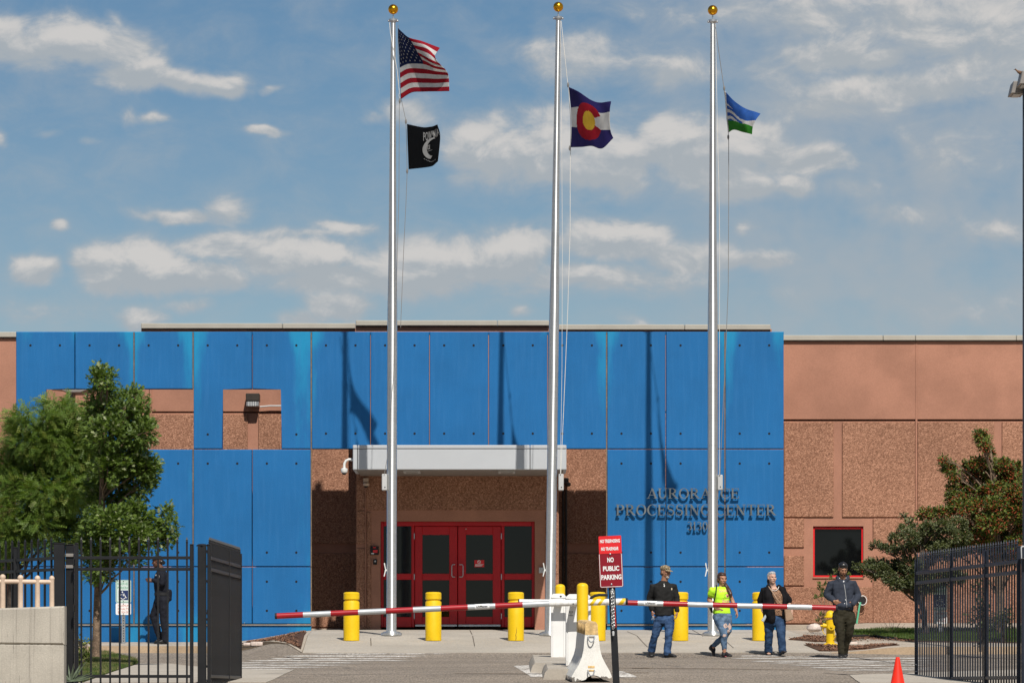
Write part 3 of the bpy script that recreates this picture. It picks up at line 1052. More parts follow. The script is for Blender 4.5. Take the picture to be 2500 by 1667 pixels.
cr_ = fit('card_reader', 'black card reader with red marks left of the red doors', 'card reader', P(914.5, 1343, DD-.03))
mb = MB(); pbox(mb, 904.5, 925, 1333, 1354, DD, -.09, -.03, .008); mb.build('case', M['rubber'], cr_)
mb = MB(); pbox(mb, 911, 922, 1342, 1349, DD, -.093, -.088); pbox(mb, 911, 918, 1335, 1337.5, DD, -.093, -.088); mb.build('red_mark', M['sign_red'], cr_)
mb = MB(); pbox(mb, 906.5, 913.5, 1349.5, 1352, DD, -.093, -.088); mb.build('white_mark', M['white_plain'], cr_)
db = fit('door_bell', 'small black push button box below the card reader', 'button', P(916, 1371, DD-.02))
mb = MB(); pbox(mb, 911.5, 920.5, 1364.5, 1377.5, DD, -.07, -.02, .006); mb.build('case', M['rubber'], db)
mb = MB(); mb.ball(P(916, 1369.5, DD-.07), .02, (1, .5, 1), 12); mb.build('push_button', M['plastic_grey'], db)
sp_ = fit('switch_plate', 'pale square metal plate right of the red doors', 'wall plate', P(1322, 1392, DD-.02))
mb = MB(); pbox(mb, 1315.5, 1328.5, 1384.5, 1398.5, DD, -.05, -.0, .006); mb.build('plate', M['plastic_grey'], sp_)
mb = MB(); pbox(mb, 1325, 1327, 1390, 1393, DD, -.055, -.049); mb.build('key_slot', M['rubber'], sp_)
wc = fit('security_camera', 'beige box dome camera on the wall under the canopy left end', 'camera', P(894, 1176, DD-.1))
mb = MB(); pbox(mb, 887, 900, 1167, 1178, DD, -.12, -.02, .01); mb.build('housing', M['beige_paint'], wc)
mb = MB(); mb.lathe(P(894, 1186, DD-.13), [(.055, 0), (.068, .012), (.068, .05), (.06, .06)], 18); mb.build('collar', M['beige_paint'], wc)
mb = MB(); mb.ball(P(894, 1186, DD-.13), .045, (1, 1, .8), 14); mb.build('dome', M['rubber'], wc)
fl = fit('flood_light', 'small dark flood light on the wall right of the middle flagpole', 'light', P(1384, 1177, DB-.15))
mb = MB(); pbox(mb, 1376.5, 1388, 1167, 1179, DB, -.24, -.05, .01); mb.build('back_box', M['bronze_box'], fl)
mb = MB(); mb.lathe(P(1385.5, 1187, DB-.28), [(.045, 0), (.075, .03), (.065, .075), (.03, .09)], 16); mb.build('lamp_head', M['bronze_box'], fl)
wp = fit('wall_light', 'dark wall pack light seen through the right square opening in the blue wall', 'light', P(617, 980, DB-.2))
mb = MB(); pbox(mb, 602, 635.5, 962, 981, DB, -.32, -.0, .015); mb.build('housing', M['bronze_box'], wp)
mb = MB(); pbox(mb, 603, 634.5, 981, 994, DB, -.30, -.02, .012); mb.build('lens', M['steel'], wp)
mb = MB()
for x in (609, 614.5, 620, 625.5):
    pbox(mb, x, x+1, 982, 993, DB, -.308, -.299)
mb.build('lens_rib', M['white_plain'], wp)
mb = MB(); mb.tube([P(635, 992.5, DB-.12), P(660, 990.5, DB-.12), P(700, 990.5, DB-.12)], .016, 8); mb.build('conduit', M['plastic_grey'], wp)
# tapered concrete bracket and pipe behind the left opening
br = fit('concrete_bracket', 'grey tapered post bracket seen in the left opening of the blue wall', 'bracket', P(182, 1000, DW-.9))
mb = MB(); pbox(mb, 174, 191, 958, 1100, DW, -1.1, -.6, .01); mb.build('post', M['lamp_grey'], br)
mb = MB(); mb.prism([(X_(118, 97), Z_(946, 97)), (X_(145, 97), Z_(949, 97)), (X_(166, 97), Z_(958, 97)), (X_(198, 97), Z_(958, 97)), (X_(222, 97), Z_(949, 97)), (X_(250, 97), Z_(946, 97))], 96.8, 97.9); mb.build('head', M['lamp_grey'], br)
pp = fit('vent_pipe', 'white vertical pipe behind the left opening of the blue wall', 'pipe', P(179, 1060, DW-1.2))
mb = MB(); mb.tube([P(179, 1014, DW-1.2), P(179, 1100, DW-1.2)], .045, 12); mb.lathe(P(179, 1018, DW-1.2), [(.06, -.03), (.06, .03), (.03, .05)], 12); mb.build('pipe', M['cam_white'], pp)
hr = fit('hose_reel', 'dark hose reel on the aggregate wall right of the man in the grey hoodie', 'hose reel', P(2104, 1464, DW-.1))
mb = MB()
c = P(2105, 1465, DW-.12)
for r_, y_ in ((.075, -.07), (.06, -.03), (.075, .02)):
    mb.rings([[c+Vector((math.cos(k*math.pi/9)*r_, y_+dy, math.sin(k*math.pi/9)*r_*1.15)) for k in range(18)] for dy in (0, .015)])
mb.build('drum', M['rubber'], hr)
mb = MB(); mb.box(c.x-.085, c.x+.02, c.y-.08, c.y+.1, c.z+.075, c.z+.10, .006); mb.tube([c+Vector((math.cos(k*math.pi/9)*.09, -.09, math.sin(k*math.pi/9)*.10)) for k in range(-8, 6)], .008, 6); mb.build('bracket', M['cam_white'], hr)
mb = MB(); mb.tube([P(2101, 1470, DW-.2), P(2098.5, 1477, DW-.22), P(2095, 1500, DW-.25), P(2092, 1518, DW-.27), P(2093, 1528, DW-.29), P(2096, 1536, DW-.4)], .02, 8); mb.build('hose', M['hose'], hr)

# ---------------------------------------------------------------- canopy over the doors
DC = 93.1
can = thing('canopy', 'flat silver metal canopy over the red entrance doors', 'canopy', P(1122, 1147, DC))
ztop, zbot, zseam = Z_(1086, DC), Z_(1146, DC), Z_(1095, DC)
xa, xb = X_(861, DC), X_(1383, DC)
cuts = [861, 872.5, 1294, 1383]
for a, b in zip(cuts, cuts[1:]):
    mb = MB()
    mb.box(X_(a, DC)+.006, X_(b, DC)-.006, DC, DC+.08, zbot, zseam-.006, .01)
    mb.build('fascia_panel', M['canopy'], can)
    mb = MB()
    mb.box(X_(a, DC)+.006, X_(b, DC)-.006, DC-.012, DC+.08, zseam+.002, ztop, .01)
    mb.build('fascia_trim', M['canopy'], can)
for x in (xa, xb-.06):
    mb = MB(); mb.box(x, x+.06, DC+.083, 94.99, zbot, ztop, .008); mb.build('side_panel', M['canopy'], can)
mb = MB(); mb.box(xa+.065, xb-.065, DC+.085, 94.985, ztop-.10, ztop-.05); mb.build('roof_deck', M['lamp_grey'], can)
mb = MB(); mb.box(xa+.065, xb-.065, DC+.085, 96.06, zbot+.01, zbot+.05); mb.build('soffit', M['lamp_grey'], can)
for x in (1004.5, 1237):
    dl = MB()
    X0 = X_(x, DC+.6)
    for a, b, c, d in ((-.17, .17, 0, .05), (-.17, .17, .45, .5), (-.17, -.12, .05, .45), (.12, .17, .05, .45)):
        dl.box(X0+a, X0+b, DC+.7+c*1.6, DC+.7+d*1.6, zbot-.012, zbot+.009)
    o = dl.build('soffit_light', M['plastic_grey'], can)
    mb = MB(); mb.box(X0-.119, X0+.119, DC+.785, DC+1.415, zbot-.004, zbot+.008); mb.build('diffuser', M['lamp_grey'], o)
gc = fit('dome_camera', 'white dome camera on a curved arm at the left end of the canopy', 'camera', P(861, 1122, DC+.5))
D0 = DC+.45
mb = MB(); mb.tube([P(861.5, 1122, D0), P(852, 1121, D0), P(845, 1124, D0), P(841, 1131, D0), P(840.5, 1138, D0), P(840.5, 1144, D0)], .026, 12); mb.build('arm', M['cam_white'], gc)
mb = MB(); mb.lathe(P(840.5, 1154, D0), [(.05, 0), (.066, .02), (.07, .05), (.072, .085), (.03, .10)], 20); mb.build('housing', M['cam_white'], gc)
mb = MB(); mb.ball(P(840.5, 1153.5, D0), .05, (1, 1, .9), 16); mb.build('dome', M['rubber'], gc)

# ---------------------------------------------------------------- blue screen wall of separate precast panels
scr = thing('screen_wall', 'tall blue painted concrete panel wall with square openings and the entrance gap', 'wall', (0, 95, 2.88))
TW = .22
px = [38.3+144.3*k for k in range(14)]
ya, yb, yc, yd, ye = 810.0, 1096.0, 1383.0, 1523.0, 949.0


def hole(mb, x, y, d=DS):
    c = P(x, y, d-.003)
    mb.m = 1
    mb.rings([[c+Vector((math.cos(k*math.pi/6)*.024, dy, math.sin(k*math.pi/6)*.024)) for k in range(12)] for dy in (0, .01)])
    mb.m = 0


def panel(poly, holes=(), jx=1.0, bottom=None):
    mb = MB()
    mb.prism([(X_(x, DS), Z_(y, DS)) for x, y in poly], DS, DS+TW, .012)
    for x, y in holes:
        hole(mb, x, y)
    return mb.build('panel', [M['blue'], M['dark']], scr, angle=20)


j = .9
opens = [(111, 255), (324.5, 471.5), (543, 687)]
for k in range(13):
    x0, x1 = px[k]+j, px[k+1]-j
    if k in (2, 3, 5, 10, 12):
        x0 += .7
    if k in (1, 2, 4, 9, 11):
        x1 -= .7
    q1, q3 = px[k]+36, px[k]+108
    top = [(q1, 843), (q3, 843)]
    if k == 0:
        panel([(x0, ya), (x1, ya), (x1, ye), (111, ye), (111, yb-1), (x0, yb-1)], top)
    elif k == 1:
        panel([(x0, ya), (x1, ya), (x1, yb-1), (255, yb-1), (255, ye), (x0, ye)], top+[(q3, 1060)])
    elif k == 2:
        panel([(x0, ya), (x1, ya), (x1, ye), (x0, ye)], top)
    elif k == 3:
        panel([(x0, ya), (x1, ya), (x1, ye), (543, ye), (543, yb-1), (x0, yb-1)], top+[(q1, 1060)])
    elif k == 4:
        panel([(x0, ya), (x1, ya), (x1, yb-1), (687, yb-1), (687, ye), (x0, ye)], top+[(q3, 1060)])
    else:
        panel([(x0, ya), (x1, ya), (x1, yb-1), (x0, yb-1)], top+[(q1, 1058), (q3, 1058)])
    if k < 5 or k > 9:
        panel([(x0, yb+1), (x1, yb+1), (x1, yc-1), (x0, yc-1)], [(q1, 1131), (q3, 1131), (q1, 1348), (q3, 1348)])
        panel([(x0, yc+1), (x1, yc+1), (x1, yd-1), (x0, yd-1)], [(q1, 1419), (q3, 1419), (q1, 1490), (q3, 1490)])
for a, b in ((38.3, 759.8), (1481.3, 1914.2)):
    mb = MB()
    mb.box(X_(a, DS)+.004, X_(b, DS)-.004, DS+.012, DS+TW, 2.3, Z_(yd+4, DS), .006)
    mb.build('base_wall', M['blue'], scr)
    mb = MB()
    mb.box(X_(a, DS)+.004, X_(b, DS)-.004, DS-.02, DS+TW-.01, Z_(yd+3.6, DS), Z_(yd+.4, DS), .005)
    mb.build('ledge', M['lamp_grey'], scr)
for k in (2, 3, 5, 10, 12):
    for y0, y1 in ((ya, yb), (yb, yc), (yc, yd)):
        if k == 2 and y0 == ya or k == 3 and y0 == ya:
            y1 = ye
        mb = MB()
        mb.box(X_(px[k], DS)-.011, X_(px[k], DS)+.011, DS+.016, DS+.05, Z_(y1-1, DS), Z_(y0+1, DS))
        mb.build('joint_sealant', M['soil'], scr)
# cap along the top of the upper panels keeps light out of the joints
mb = MB()
mb.box(X_(38.3, DS)+.003, X_(1914.2, DS)-.003, DS+.05, DS+TW-.05, Z_(ya+6, DS), Z_(ya-.6, DS), 0)
mb.build('top_cap', M['blue'], scr)

# ---------------------------------------------------------------- raised metal lettering
SER = .05


def L(*a):
    return ('l',)+a


def E(*a):
    return ('e',)+a


# strokes in units of the capital height: l = bar (x0,y0,x1,y1,width); e = ring part (cx,cy,RX,RY,rx,ry,from,to degrees)
FONT = {
    'A': (.84, [L(.10, 0, .43, 1, .055), L(.41, 1, .74, 0, .15), L(.22, .34, .62, .34, .055), L(-.02, .02, .23, .02, .05), L(.55, .02, .88, .02, .05)]),
    'U': (.80, [L(.16, .30, .16, 1, .14), L(.66, .30, .66, 1, .055), E(.40, .31, .31, .33, .17, .25, 180, 360), L(0, .98, .32, .98, .05), L(.54, .98, .80, .98, .05)]),
    'R': (.84, [L(.17, 0, .17, 1, .14), E(.36, .74, .31, .26, .15, .205, -90, 90), L(.17, .975, .38, .975, .05), L(.17, .505, .38, .505, .05), L(.36, .5, .74, 0, .15), L(.02, .02, .34, .02, .05), L(.02, .98, .2, .98, .05), L(.62, .02, .86, .02, .05)]),
    'O': (.86, [E(.43, .5, .42, .52, .27, .465, 0, 360)]),
    'I': (.38, [L(.19, 0, .19, 1, .14), L(.03, .02, .35, .02, .05), L(.03, .98, .35, .98, .05)]),
    'C': (.80, [E(.43, .5, .42, .52, .27, .465, 48, 312), L(.735, .66, .735, 1.0, .05), L(.72, .16, .76, .26, .05)]),
    'E': (.74, [L(.17, 0, .17, 1, .14), L(.03, .975, .66, .975, .05), L(.03, .025, .68, .025, .05), L(.2, .51, .5, .51, .05), L(.655, .76, .655, 1, .045), L(.675, 0, .675, .26, .045), L(.50, .38, .50, .64, .045)]),
    'P': (.74, [L(.17, 0, .17, 1, .14), E(.36, .72, .34, .28, .18, .225, -90, 90), L(.17, .975, .38, .975, .05), L(.17, .465, .38, .465, .05), L(.02, .02, .34, .02, .05), L(.02, .98, .2, .98, .05)]),
    'S': (.66, [E(.32, .75, .27, .27, .15, .215, 40, 245), E(.33, .26, .29, .28, .16, .225, -140, 65), L(.21, .58, .44, .44, .13), L(.56, .72, .56, 1.0, .045), L(.07, 0, .07, .30, .045)]),
    'N': (.88, [L(.15, 0, .15, 1, .055), L(.13, 1, .70, 0, .15), L(.70, 0, .70, 1, .055), L(.0, .02, .30, .02, .05), L(0, .98, .18, .98, .05), L(.56, .98, .86, .98, .05)]),
    'G': (.86, [E(.43, .5, .42, .52, .27, .465, 48, 340), L(.72, .04, .72, .42, .13), L(.56, .42, .88, .42, .05), L(.735, .68, .735, 1.0, .05)]),
    'T': (.74, [L(.37, 0, .37, 1, .14), L(.03, .975, .71, .975, .05), L(.05, .74, .05, 1, .045), L(.69, .74, .69, 1, .045), L(.21, .02, .53, .02, .05)]),
    '3': (.56, [E(.24, .76, .24, .25, .12, .20, -70, 150), E(.24, .28, .28, .29, .15, .235, -150, 80)]),
    '1': (.40, [L(.20, 0, .20, 1, .13), L(.04, .02, .36, .02, .05), L(.08, .86, .22, .97, .06)]),
    '0': (.58, [E(.29, .5, .28, .52, .15, .465, 0, 360)]),
}


def letter(ch, x, z, h, y0, y1, parent):
    mb = MB()
    bump = 0
    for st in FONT[ch][1]:
        bump += .0006
        ya_ = y0-bump
        if st[0] == 'l':
            _, a, b, c, d, w = st
            p, q2 = Vector((a, b)), Vector((c, d))
            t = (q2-p).normalized()
            n = Vector((-t.y, t.x))*w/2
            if abs(t.x) > .1 and abs(t.y) > .1:      # slanted strokes are cut level
                n = Vector((w/2/max(.3, abs(t.y)), 0))
            poly = [p-n, q2-n, q2+n, p+n]
            mb.prism([(x+v.x*h, z+v.y*h) for v in poly], ya_, y1)
        else:
            _, cx_, cy_, RX, RY, rx, ry, a0, a1 = st
            n = 20
            ang = [R(a0+(a1-a0)*k/n) for k in range(n+1)]
            o_ = [(x+(cx_+RX*math.cos(t))*h, z+(cy_+RY*math.sin(t))*h) for t in ang]
            i_ = [(x+(cx_+rx*math.cos(t))*h, z+(cy_+ry*math.sin(t))*h) for t in ang]
            for k in range(n):
                mb.prism([o_[k], o_[k+1], i_[k+1], i_[k]], ya_, y1)
    bmesh.ops.remove_doubles(mb.bm, verts=mb.bm.verts, dist=.0001)
    return mb.build('letter', M['letter_metal'], parent, smooth=False)


sgn = thing('building_sign', 'raised metal serif letters AURORA ICE PROCESSING CENTER 3130 on the blue wall', 'sign', P(1696, 1280, DS))
for txt, xl, xr, yt, ybase in (('AURORA ICE', 1579.5, 1805, 1192, 1216.5), ('PROCESSING CENTER', 1503, 1894, 1231.5, 1257.5), ('3130', 1677.5, 1727.5, 1273.5, 1293.5)):
    h = (ybase-yt)*DS/F
    SP, GAP = .34, .05
    wid = sum(SP if c_ == ' ' else FONT[c_][0]+GAP for c_ in txt)-GAP
    k = ((xr-xl)*DS/F)/(wid*h)
    x = X_(xl, DS)
    for c_ in txt:
        if c_ == ' ':
            x += SP*h*k
            continue
        o = letter(c_, x, Z_(ybase, DS), h, DS-.085, DS-.045, sgn)
        for v in o.data.vertices:
            v.co.x = (v.co.x+ORG[o.name].x-x)*k+x-ORG[o.name].x
        x += (FONT[c_][0]+GAP)*h*k
# ---------------------------------------------------------------- flagpoles
DP = 90.25


def flagpole(xb, xt, ytop, side, label):
    yb = 1553
    b, t = P(xb, yb, DP), P(xt, ytop, DP)
    o = thing('flagpole', label, 'flagpole', (b.x, DP, G(b.x, DP)), 'tall aluminium flagpoles in front of the blue wall')
    ax = (t-b)
    zj = (yb-870)/(yb-ytop)
    mb = MB()
    pts = [b+ax*f for f in (0, zj*.5, zj, zj+.08, .62, .74, .86, 1)]
    mb.tube(pts, [.0985, .0985, .0985, .095, .078, .068, .057, .046], 28)
    for f in (zj, .62, .80):
        c = b+ax*f
        r = .0985 if f == zj else (.079 if f < .7 else .063)
        mb.tube([c-ax.normalized()*.01, c+ax.normalized()*.01], r+.0015, 28)
    mb.build('shaft', M['pole'], o, angle=50)
    mb = MB()
    mb.lathe((b.x, DP, G(b.x, DP)+.012), [(.205, 0), (.21, .02), (.20, .05), (.15, .075), (.105, .085)], 32)
    mb.build('base_flange', M['pole'], o)
    mb = MB()
    c = t
    mb.lathe(c, [(.05, -.02), (.085, .01), (.085, .045), (.03, .06)], 20)
    for s_ in (-1, 1):
        mb.ball(c+Vector((.085*s_, 0, .01)), .022, seg=10)
    mb.tube([c, c+Vector((0, 0, .16))], .012, 8)
    mb.build('truck', M['steel'], o)
    mb = MB()
    mb.ball(c+Vector((0, 0, .235)), .098, seg=28)
    mb.tube([c+Vector((0, 0, .232)), c+Vector((0, 0, .238))], .0995, 28)
    mb.build('gold_ball', M['gold'], o)
    zc = Z_(1390, DP)
    mb = MB()
    xc = b.x+(xt-xb)/S(DP)*.1-.125
    mb.bar((xc, DP, zc-.02), (xc+.04, DP, zc), .03, .03)
    for a, bb in (((0, .0), (-.015, .13)), ((0, 0), (-.02, -.13))):
        mb.tube([(xc+.01, DP-.01, zc+a[1]), (xc+a[0]-.005, DP-.02, zc+bb[1]*.5), (xc+bb[0], DP-.02, zc+bb[1])], .011, 8)
    mb.build('cleat', M['cam_white'], o)
    bx = X_(883 if side < 0 and xb < 1000 else 0, DP)
    return o


fp1 = flagpole(955.5, 960, 53, -1, 'left flagpole carrying the striped flag above a black flag')
fp2 = flagpole(1342, 1363, 47, 1, 'middle flagpole carrying the flag with a red letter C')
fp3 = flagpole(1740, 1740, 55, 1, 'right flagpole carrying the blue and green flag')
for o, (x0, x1, y0, y1) in ((fp1, (932.5, 945, 1157, 1197)), (fp2, (1363.5, 1376, 1157, 1197)), (fp3, (1751.5, 1764, 1159, 1196))):
    mb = MB()
    mb.box(X_(x0, DP), X_(x1, DP), DP-.10, DP+.06, Z_(y1, DP), Z_(y0, DP), .012)
    bx_ = mb.build('halyard_box', M['plastic_grey'], o)
    mb = MB(); mb.ball(P((x0+x1)/2+1, y1-8, DP-.10), .012, seg=8); mb.build('lock', M['rubber'], bx_)


def cr(p0, p1, p2, p3, t):
    return .5*((2*p1)+(p2-p0)*t+(2*p0-5*p1+4*p2-p3)*t*t+(3*p1-p0-3*p2+p3)*t**3)


def spline(row, t):
    n = len(row)-1
    k = min(int(t*n), n-1)
    f = t*n-k
    a, b = row[k], row[k+1]
    pa = row[k-1] if k > 0 else a*2-b
    pb = row[k+2] if k+2 <= n else b*2-a
    return cr(pa, a, b, pb, f)


def cloth_fn(rows, us, d, rip=.0, seed=0, fwd=.5):
    """rows of (photo x, photo y, metres nearer) from top to bottom -> surface(u, v)"""
    R_ = [[P(x, y, d-n-fwd*us[i]) for i, (x, y, n) in enumerate(r)] for r in rows]

    def f(u, v):
        uu = tab([(a, i/(len(us)-1)) for i, a in enumerate(us)], u)
        p = spline([spline(r, uu) for r in R_], v)
        p = p.copy()
        p.y += rip*u*math.sin(u*9+v*3+seed)+.6*rip*u*math.sin(u*17-v*6+seed)
        return p
    return f


def flag(name, label, f, nu, nv, paint, mats, th=.004):
    mb = MB()
    mb.grid(f, nu, nv, paint)
    o = mb.build(name, mats, smooth=True, angle=80, loc=f(0, 1), fix=False)
    sd = o.modifiers.new('thickness', 'SOLIDIFY')
    sd.thickness = th
    tag(o, label, 'flag', 'flags flying from the poles')
    return o


def fabric(name, c, var=.08):
    m = pm(name, c, .75, 0, var, 6, .05, 120, .15, 90, spec=.15)
    t, b, k = parts_of(m)
    o = t.nodes['Material Output']
    tr = t.nodes.new('ShaderNodeBsdfTranslucent')
    t.links.new(k, tr.inputs[0])
    mx = t.nodes.new('ShaderNodeMixShader')
    mx.inputs[0].default_value = .5
    t.links.new(b.outputs[0], mx.inputs[1])
    t.links.new(tr.outputs[0], mx.inputs[2])
    t.links.new(mx.outputs[0], o.inputs[0])
    return m


FR, FW, FN = fabric('flag_red', (.42, .018, .035)), fabric('flag_white', (.72, .71, .69)), fabric('flag_navy', (.016, .028, .10))
FC, FY, FK = fabric('flag_indigo', (.040, .032, .16)), fabric('flag_yellow', (.72, .50, .06)), fabric('flag_black', (.010, .011, .013))
FB, FG = fabric('flag_blue', (.045, .15, .48)), fabric('flag_green', (.055, .30, .035))
k1 = .2807


def rr(rows, x0, y0, k):
    return [[(x0+x*k, y0+y*k, n) for x, y, n in r] for r in rows]


us_rows = rr([[(183, 247, 0), (222, 284, .06), (280, 330, .10), (400, 362, .02), (548, 418, -.05)],
              [(187, 345, 0), (228, 352, .10), (320, 398, .14), (440, 432, .24), (505, 492, .08)],
              [(192, 460, 0), (240, 448, .08), (360, 470, .16), (450, 520, .28), (548, 560, .12)],
              [(197, 568, 0), (270, 538, .05), (400, 541, .14), (505, 585, .22), (592, 604, .10)],
              [(201, 665, 0), (280, 625, .02), (400, 628, .08), (520, 640, .10), (620, 650, .02)],
              [(204, 765, 0), (290, 718, .0), (400, 716, .06), (520, 718, .02), (627, 712, -.02)],
              [(207, 865, 0), (300, 808, .02), (400, 799, .07), (520, 797, .03), (630, 796, -.02)]], 920, 0, k1)
usf = cloth_fn(us_rows, (0, .2, .42, .72, 1), DP-.15, .015, 0, 1.0)


def us_paint(u, v):
    s_ = int(v*13)
    if u < .42 and s_ < 7:
        return 2
    return 0 if s_ % 2 == 0 else 1


us = flag('flag', 'red white and blue striped flag with stars at the top of the left flagpole', usf, 90, 78, us_paint, [FR, FW, FN])


def on_cloth(f, u, v, off):
    p = f(u, v)
    du, dv = f(min(u+.01, 1), v)-f(max(u-.01, 0), v), f(u, min(v+.01, 1))-f(u, max(v-.01, 0))
    n = du.cross(dv).normalized()
    if n.y > 0:
        n = -n
    return p+n*off


mb = MB()
for r_ in range(9):
    for c_ in range(6 if r_ % 2 == 0 else 5):
        u0 = (.035+c_*.070) if r_ % 2 == 0 else (.070+c_*.070)
        v0 = (.055+r_*.0538)
        pts = []
        for k in range(10):
            rad = .020 if k % 2 == 0 else .008
            a = math.pi/2+k*math.pi/5
            pts.append(on_cloth(usf, u0+rad*math.cos(a)*.62, v0-rad*math.sin(a), .008))
        ctr = on_cloth(usf, u0, v0, .008)
        vc = mb.bm.verts.new(ctr)
        vv = [mb.bm.verts.new(p) for p in pts]
        for k in range(10):
            mb.bm.faces.new((vc, vv[k], vv[(k+1) % 10]))
mb.build('star_field', FW, us, smooth=False, fix=False)

pow_rows = rr([[(262, 1080, 0), (400, 1108, .06), (470, 1102, .0), (526, 1086, -.05)],
               [(266, 1210, 0), (400, 1225, .08), (480, 1215, .02), (550, 1180, -.08)],
               [(271, 1340, 0), (400, 1345, .06), (480, 1335, .03), (540, 1320, -.04)],
               [(276, 1474, 0), (400, 1460, .05), (480, 1446, .02), (530, 1405, -.04)]], 920, 0, k1)
pwf = cloth_fn(pow_rows, (0, .42, .72, 1), DP-.2, .02, 1, 1.05)
pw = flag('flag', 'black flag with a white round emblem hanging below the striped flag', pwf, 40, 40, lambda u, v: 0, [FK])


def on_flag(f, par, name, shapes, mat, off=.008):
    mb = MB()
    for poly in shapes:
        vv = [mb.bm.verts.new(on_cloth(f, u, v, off)) for u, v in poly]
        for q_ in range(len(vv)-2):
            pass
        fc = mb.bm.faces.new(vv)
        mb.bm.normal_update()
        bmesh.ops.triangulate(mb.bm, faces=[fc], ngon_method='EAR_CLIP')
    return mb.build(name, mat, par, smooth=False, fix=False)


def ring_uv(cu, cv, ru, rv, iu, iv, icu, icv, a0, a1, n=24):
    """strips of a crescent between two ellipses"""
    out_ = []
    for k in range(n):
        t0, t1 = R(a0+(a1-a0)*k/n), R(a0+(a1-a0)*(k+1)/n)
        out_.append([(cu+ru*math.cos(t0), cv-rv*math.sin(t0)), (cu+ru*math.cos(t1), cv-rv*math.sin(t1)), (icu+iu*math.cos(t1), icv-iv*math.sin(t1)), (icu+iu*math.cos(t0), icv-iv*math.sin(t0))])
    return out_


em = ring_uv(.72, .55, .30, .255, .235, .20, .78, .535, 75, 262)
em += [[(.545, .455), (.66, .45), (.66, .465), (.545, .47)], [(.565, .47), (.59, .47), (.59, .54), (.565, .54)], [(.625, .47), (.65, .47), (.65, .54), (.625, .54)], [(.56, .54), (.66, .54), (.655, .555), (.565, .555)], [(.55, .60), (.74, .58), (.74, .585), (.55, .61)]]
for k in range(8):
    t_ = k/7
    em.append([(.46+.40*t_, .765+.11*math.sin(t_*2.0)), (.49+.40*t_, .775+.11*math.sin(t_*2.0)), (.485+.40*t_, .79+.11*math.sin(t_*2.0)), (.455+.40*t_, .78+.11*math.sin(t_*2.0))])
on_flag(pwf, pw, 'emblem', em, FW)['kind'] = 'stuff'
mb = MB()
vs, fs = text_mesh('POW*MIA', 1.0, .01)
mx = max(v[0] for v in vs); mn = min(v[0] for v in vs)
nv = [mb.bm.verts.new(on_cloth(pwf, .44+.56*(x-mn)/(mx-mn)+(.0 if True else 0), .315-.215*y/.72+(.02*(1-(x-mn)/(mx-mn))), .008)) for x, y in vs]
for f_ in fs:
    mb.bm.faces.new([nv[i] for i in f_])
mb.build('lettering', FW, pw, smooth=False, fix=False)

co_rows = rr([[(243, 758, 0), (330, 800, .05), (440, 872, .02), (520, 892, -.02), (612, 884, -.10)],
              [(262, 938, 0), (340, 930, .06), (430, 950, .10), (520, 985, .02), (600, 975, -.10)],
              [(267, 1105, 0), (340, 1112, .08), (440, 1118, .10), (530, 1133, .0), (606, 1130, -.06)],
              [(262, 1283, 0), (350, 1280, .05), (440, 1272, .06), (535, 1292, .04), (632, 1200, -.06)]], 1320, 0, k1)
cof = cloth_fn(co_rows, (0, .25, .5, .75, 1), DP-.2, .03, 2, 1.35)


def co_paint(u, v):
    a, b = (u-.46)/.30, (v-.54)/.345
    r_ = math.hypot(a, b)
    ang = math.degrees(math.atan2(-b, a))
    if r_ < 1 and not (-22 < ang < 22 and r_ > .45):
        return 3 if r_ < .46 else 2
    if r_ < .46:
        return 3
    return 1 if 1/3 < v < 2/3 else 0


flag('flag', 'indigo and white striped flag with red C and yellow disc on the middle flagpole', cof, 80, 72, co_paint, [FC, FW, FR, FY])

au_rows = rr([[(245, 790, 0), (330, 880, .06), (430, 945, .08), (558, 990, -.05)],
              [(252, 900, 0), (325, 940, .10), (420, 1000, .14), (520, 1040, .02)],
              [(262, 1030, 0), (320, 1025, .05), (400, 1075, .12), (492, 1100, .0)],
              [(278, 1155, 0), (325, 1130, .04), (400, 1150, .08), (484, 1168, .0)]], 1700, 0, k1)
auf = cloth_fn(au_rows, (0, .3, .62, 1), DP-.2, .02, 3, .95)


def au_paint(u, v):
    if u < .05:
        return 1
    t_ = .42-.12*math.cos(u*5)
    if v > .70+.05*math.sin(u*6):
        return 2
    if v < t_:
        return 0
    w = (v-t_)/.34
    if u < .62 and (int((w+u*.8)*4.2) % 2 == 1):
        return 0
    return 1


flag('flag', 'blue white and green flag on the right flagpole', auf, 60, 60, au_paint, [FB, FW, FG])

# halyards: ropes from the trucks through the flags down to the boxes
def rope(name, label, pts, r=.007, mat='rope', parent=None):
    mb = MB()
    mb.tube([P(x, y, DP-.12) for x, y in pts], r, 6)
    return mb.build(name, M[mat], parent)


rope('halyard', '', [(951, 56), (953, 80), (962, 130), (970, 175), (975, 225), (974, 235), (977, 243)], .007, 'rope', fp1)
rope('halyard', '', [(972, 62), (972, 150), (975, 240), (974, 470), (968, 700), (962, 900), (945, 1120), (938, 1158)], .006, 'dark_rope', fp1)
rope('halyard', '', [(980, 244), (990, 290), (991, 300), (993, 360), (994, 422), (991, 500), (986, 600), (978, 800)], .006, 'dark_rope', fp1)
rope('halyard', '', [(1370, 52), (1375, 100), (1386, 205), (1388, 212), (1393, 290), (1393, 362), (1392, 420), (1392, 560), (1386, 760), (1376, 1000), (1369, 1157)], .007, 'rope', fp2)
rope('halyard', '', [(1368, 52), (1371, 300), (1373, 600), (1372, 900), (1368, 1157)], .005, 'rope', fp2)
rope('halyard', '', [(1746, 60), (1751, 100), (1767, 212), (1768, 222), (1772, 250), (1778, 325), (1779, 345), (1779, 500), (1778, 700), (1770, 900), (1760, 1100), (1758, 1159)], .007, 'dark_rope', fp3)
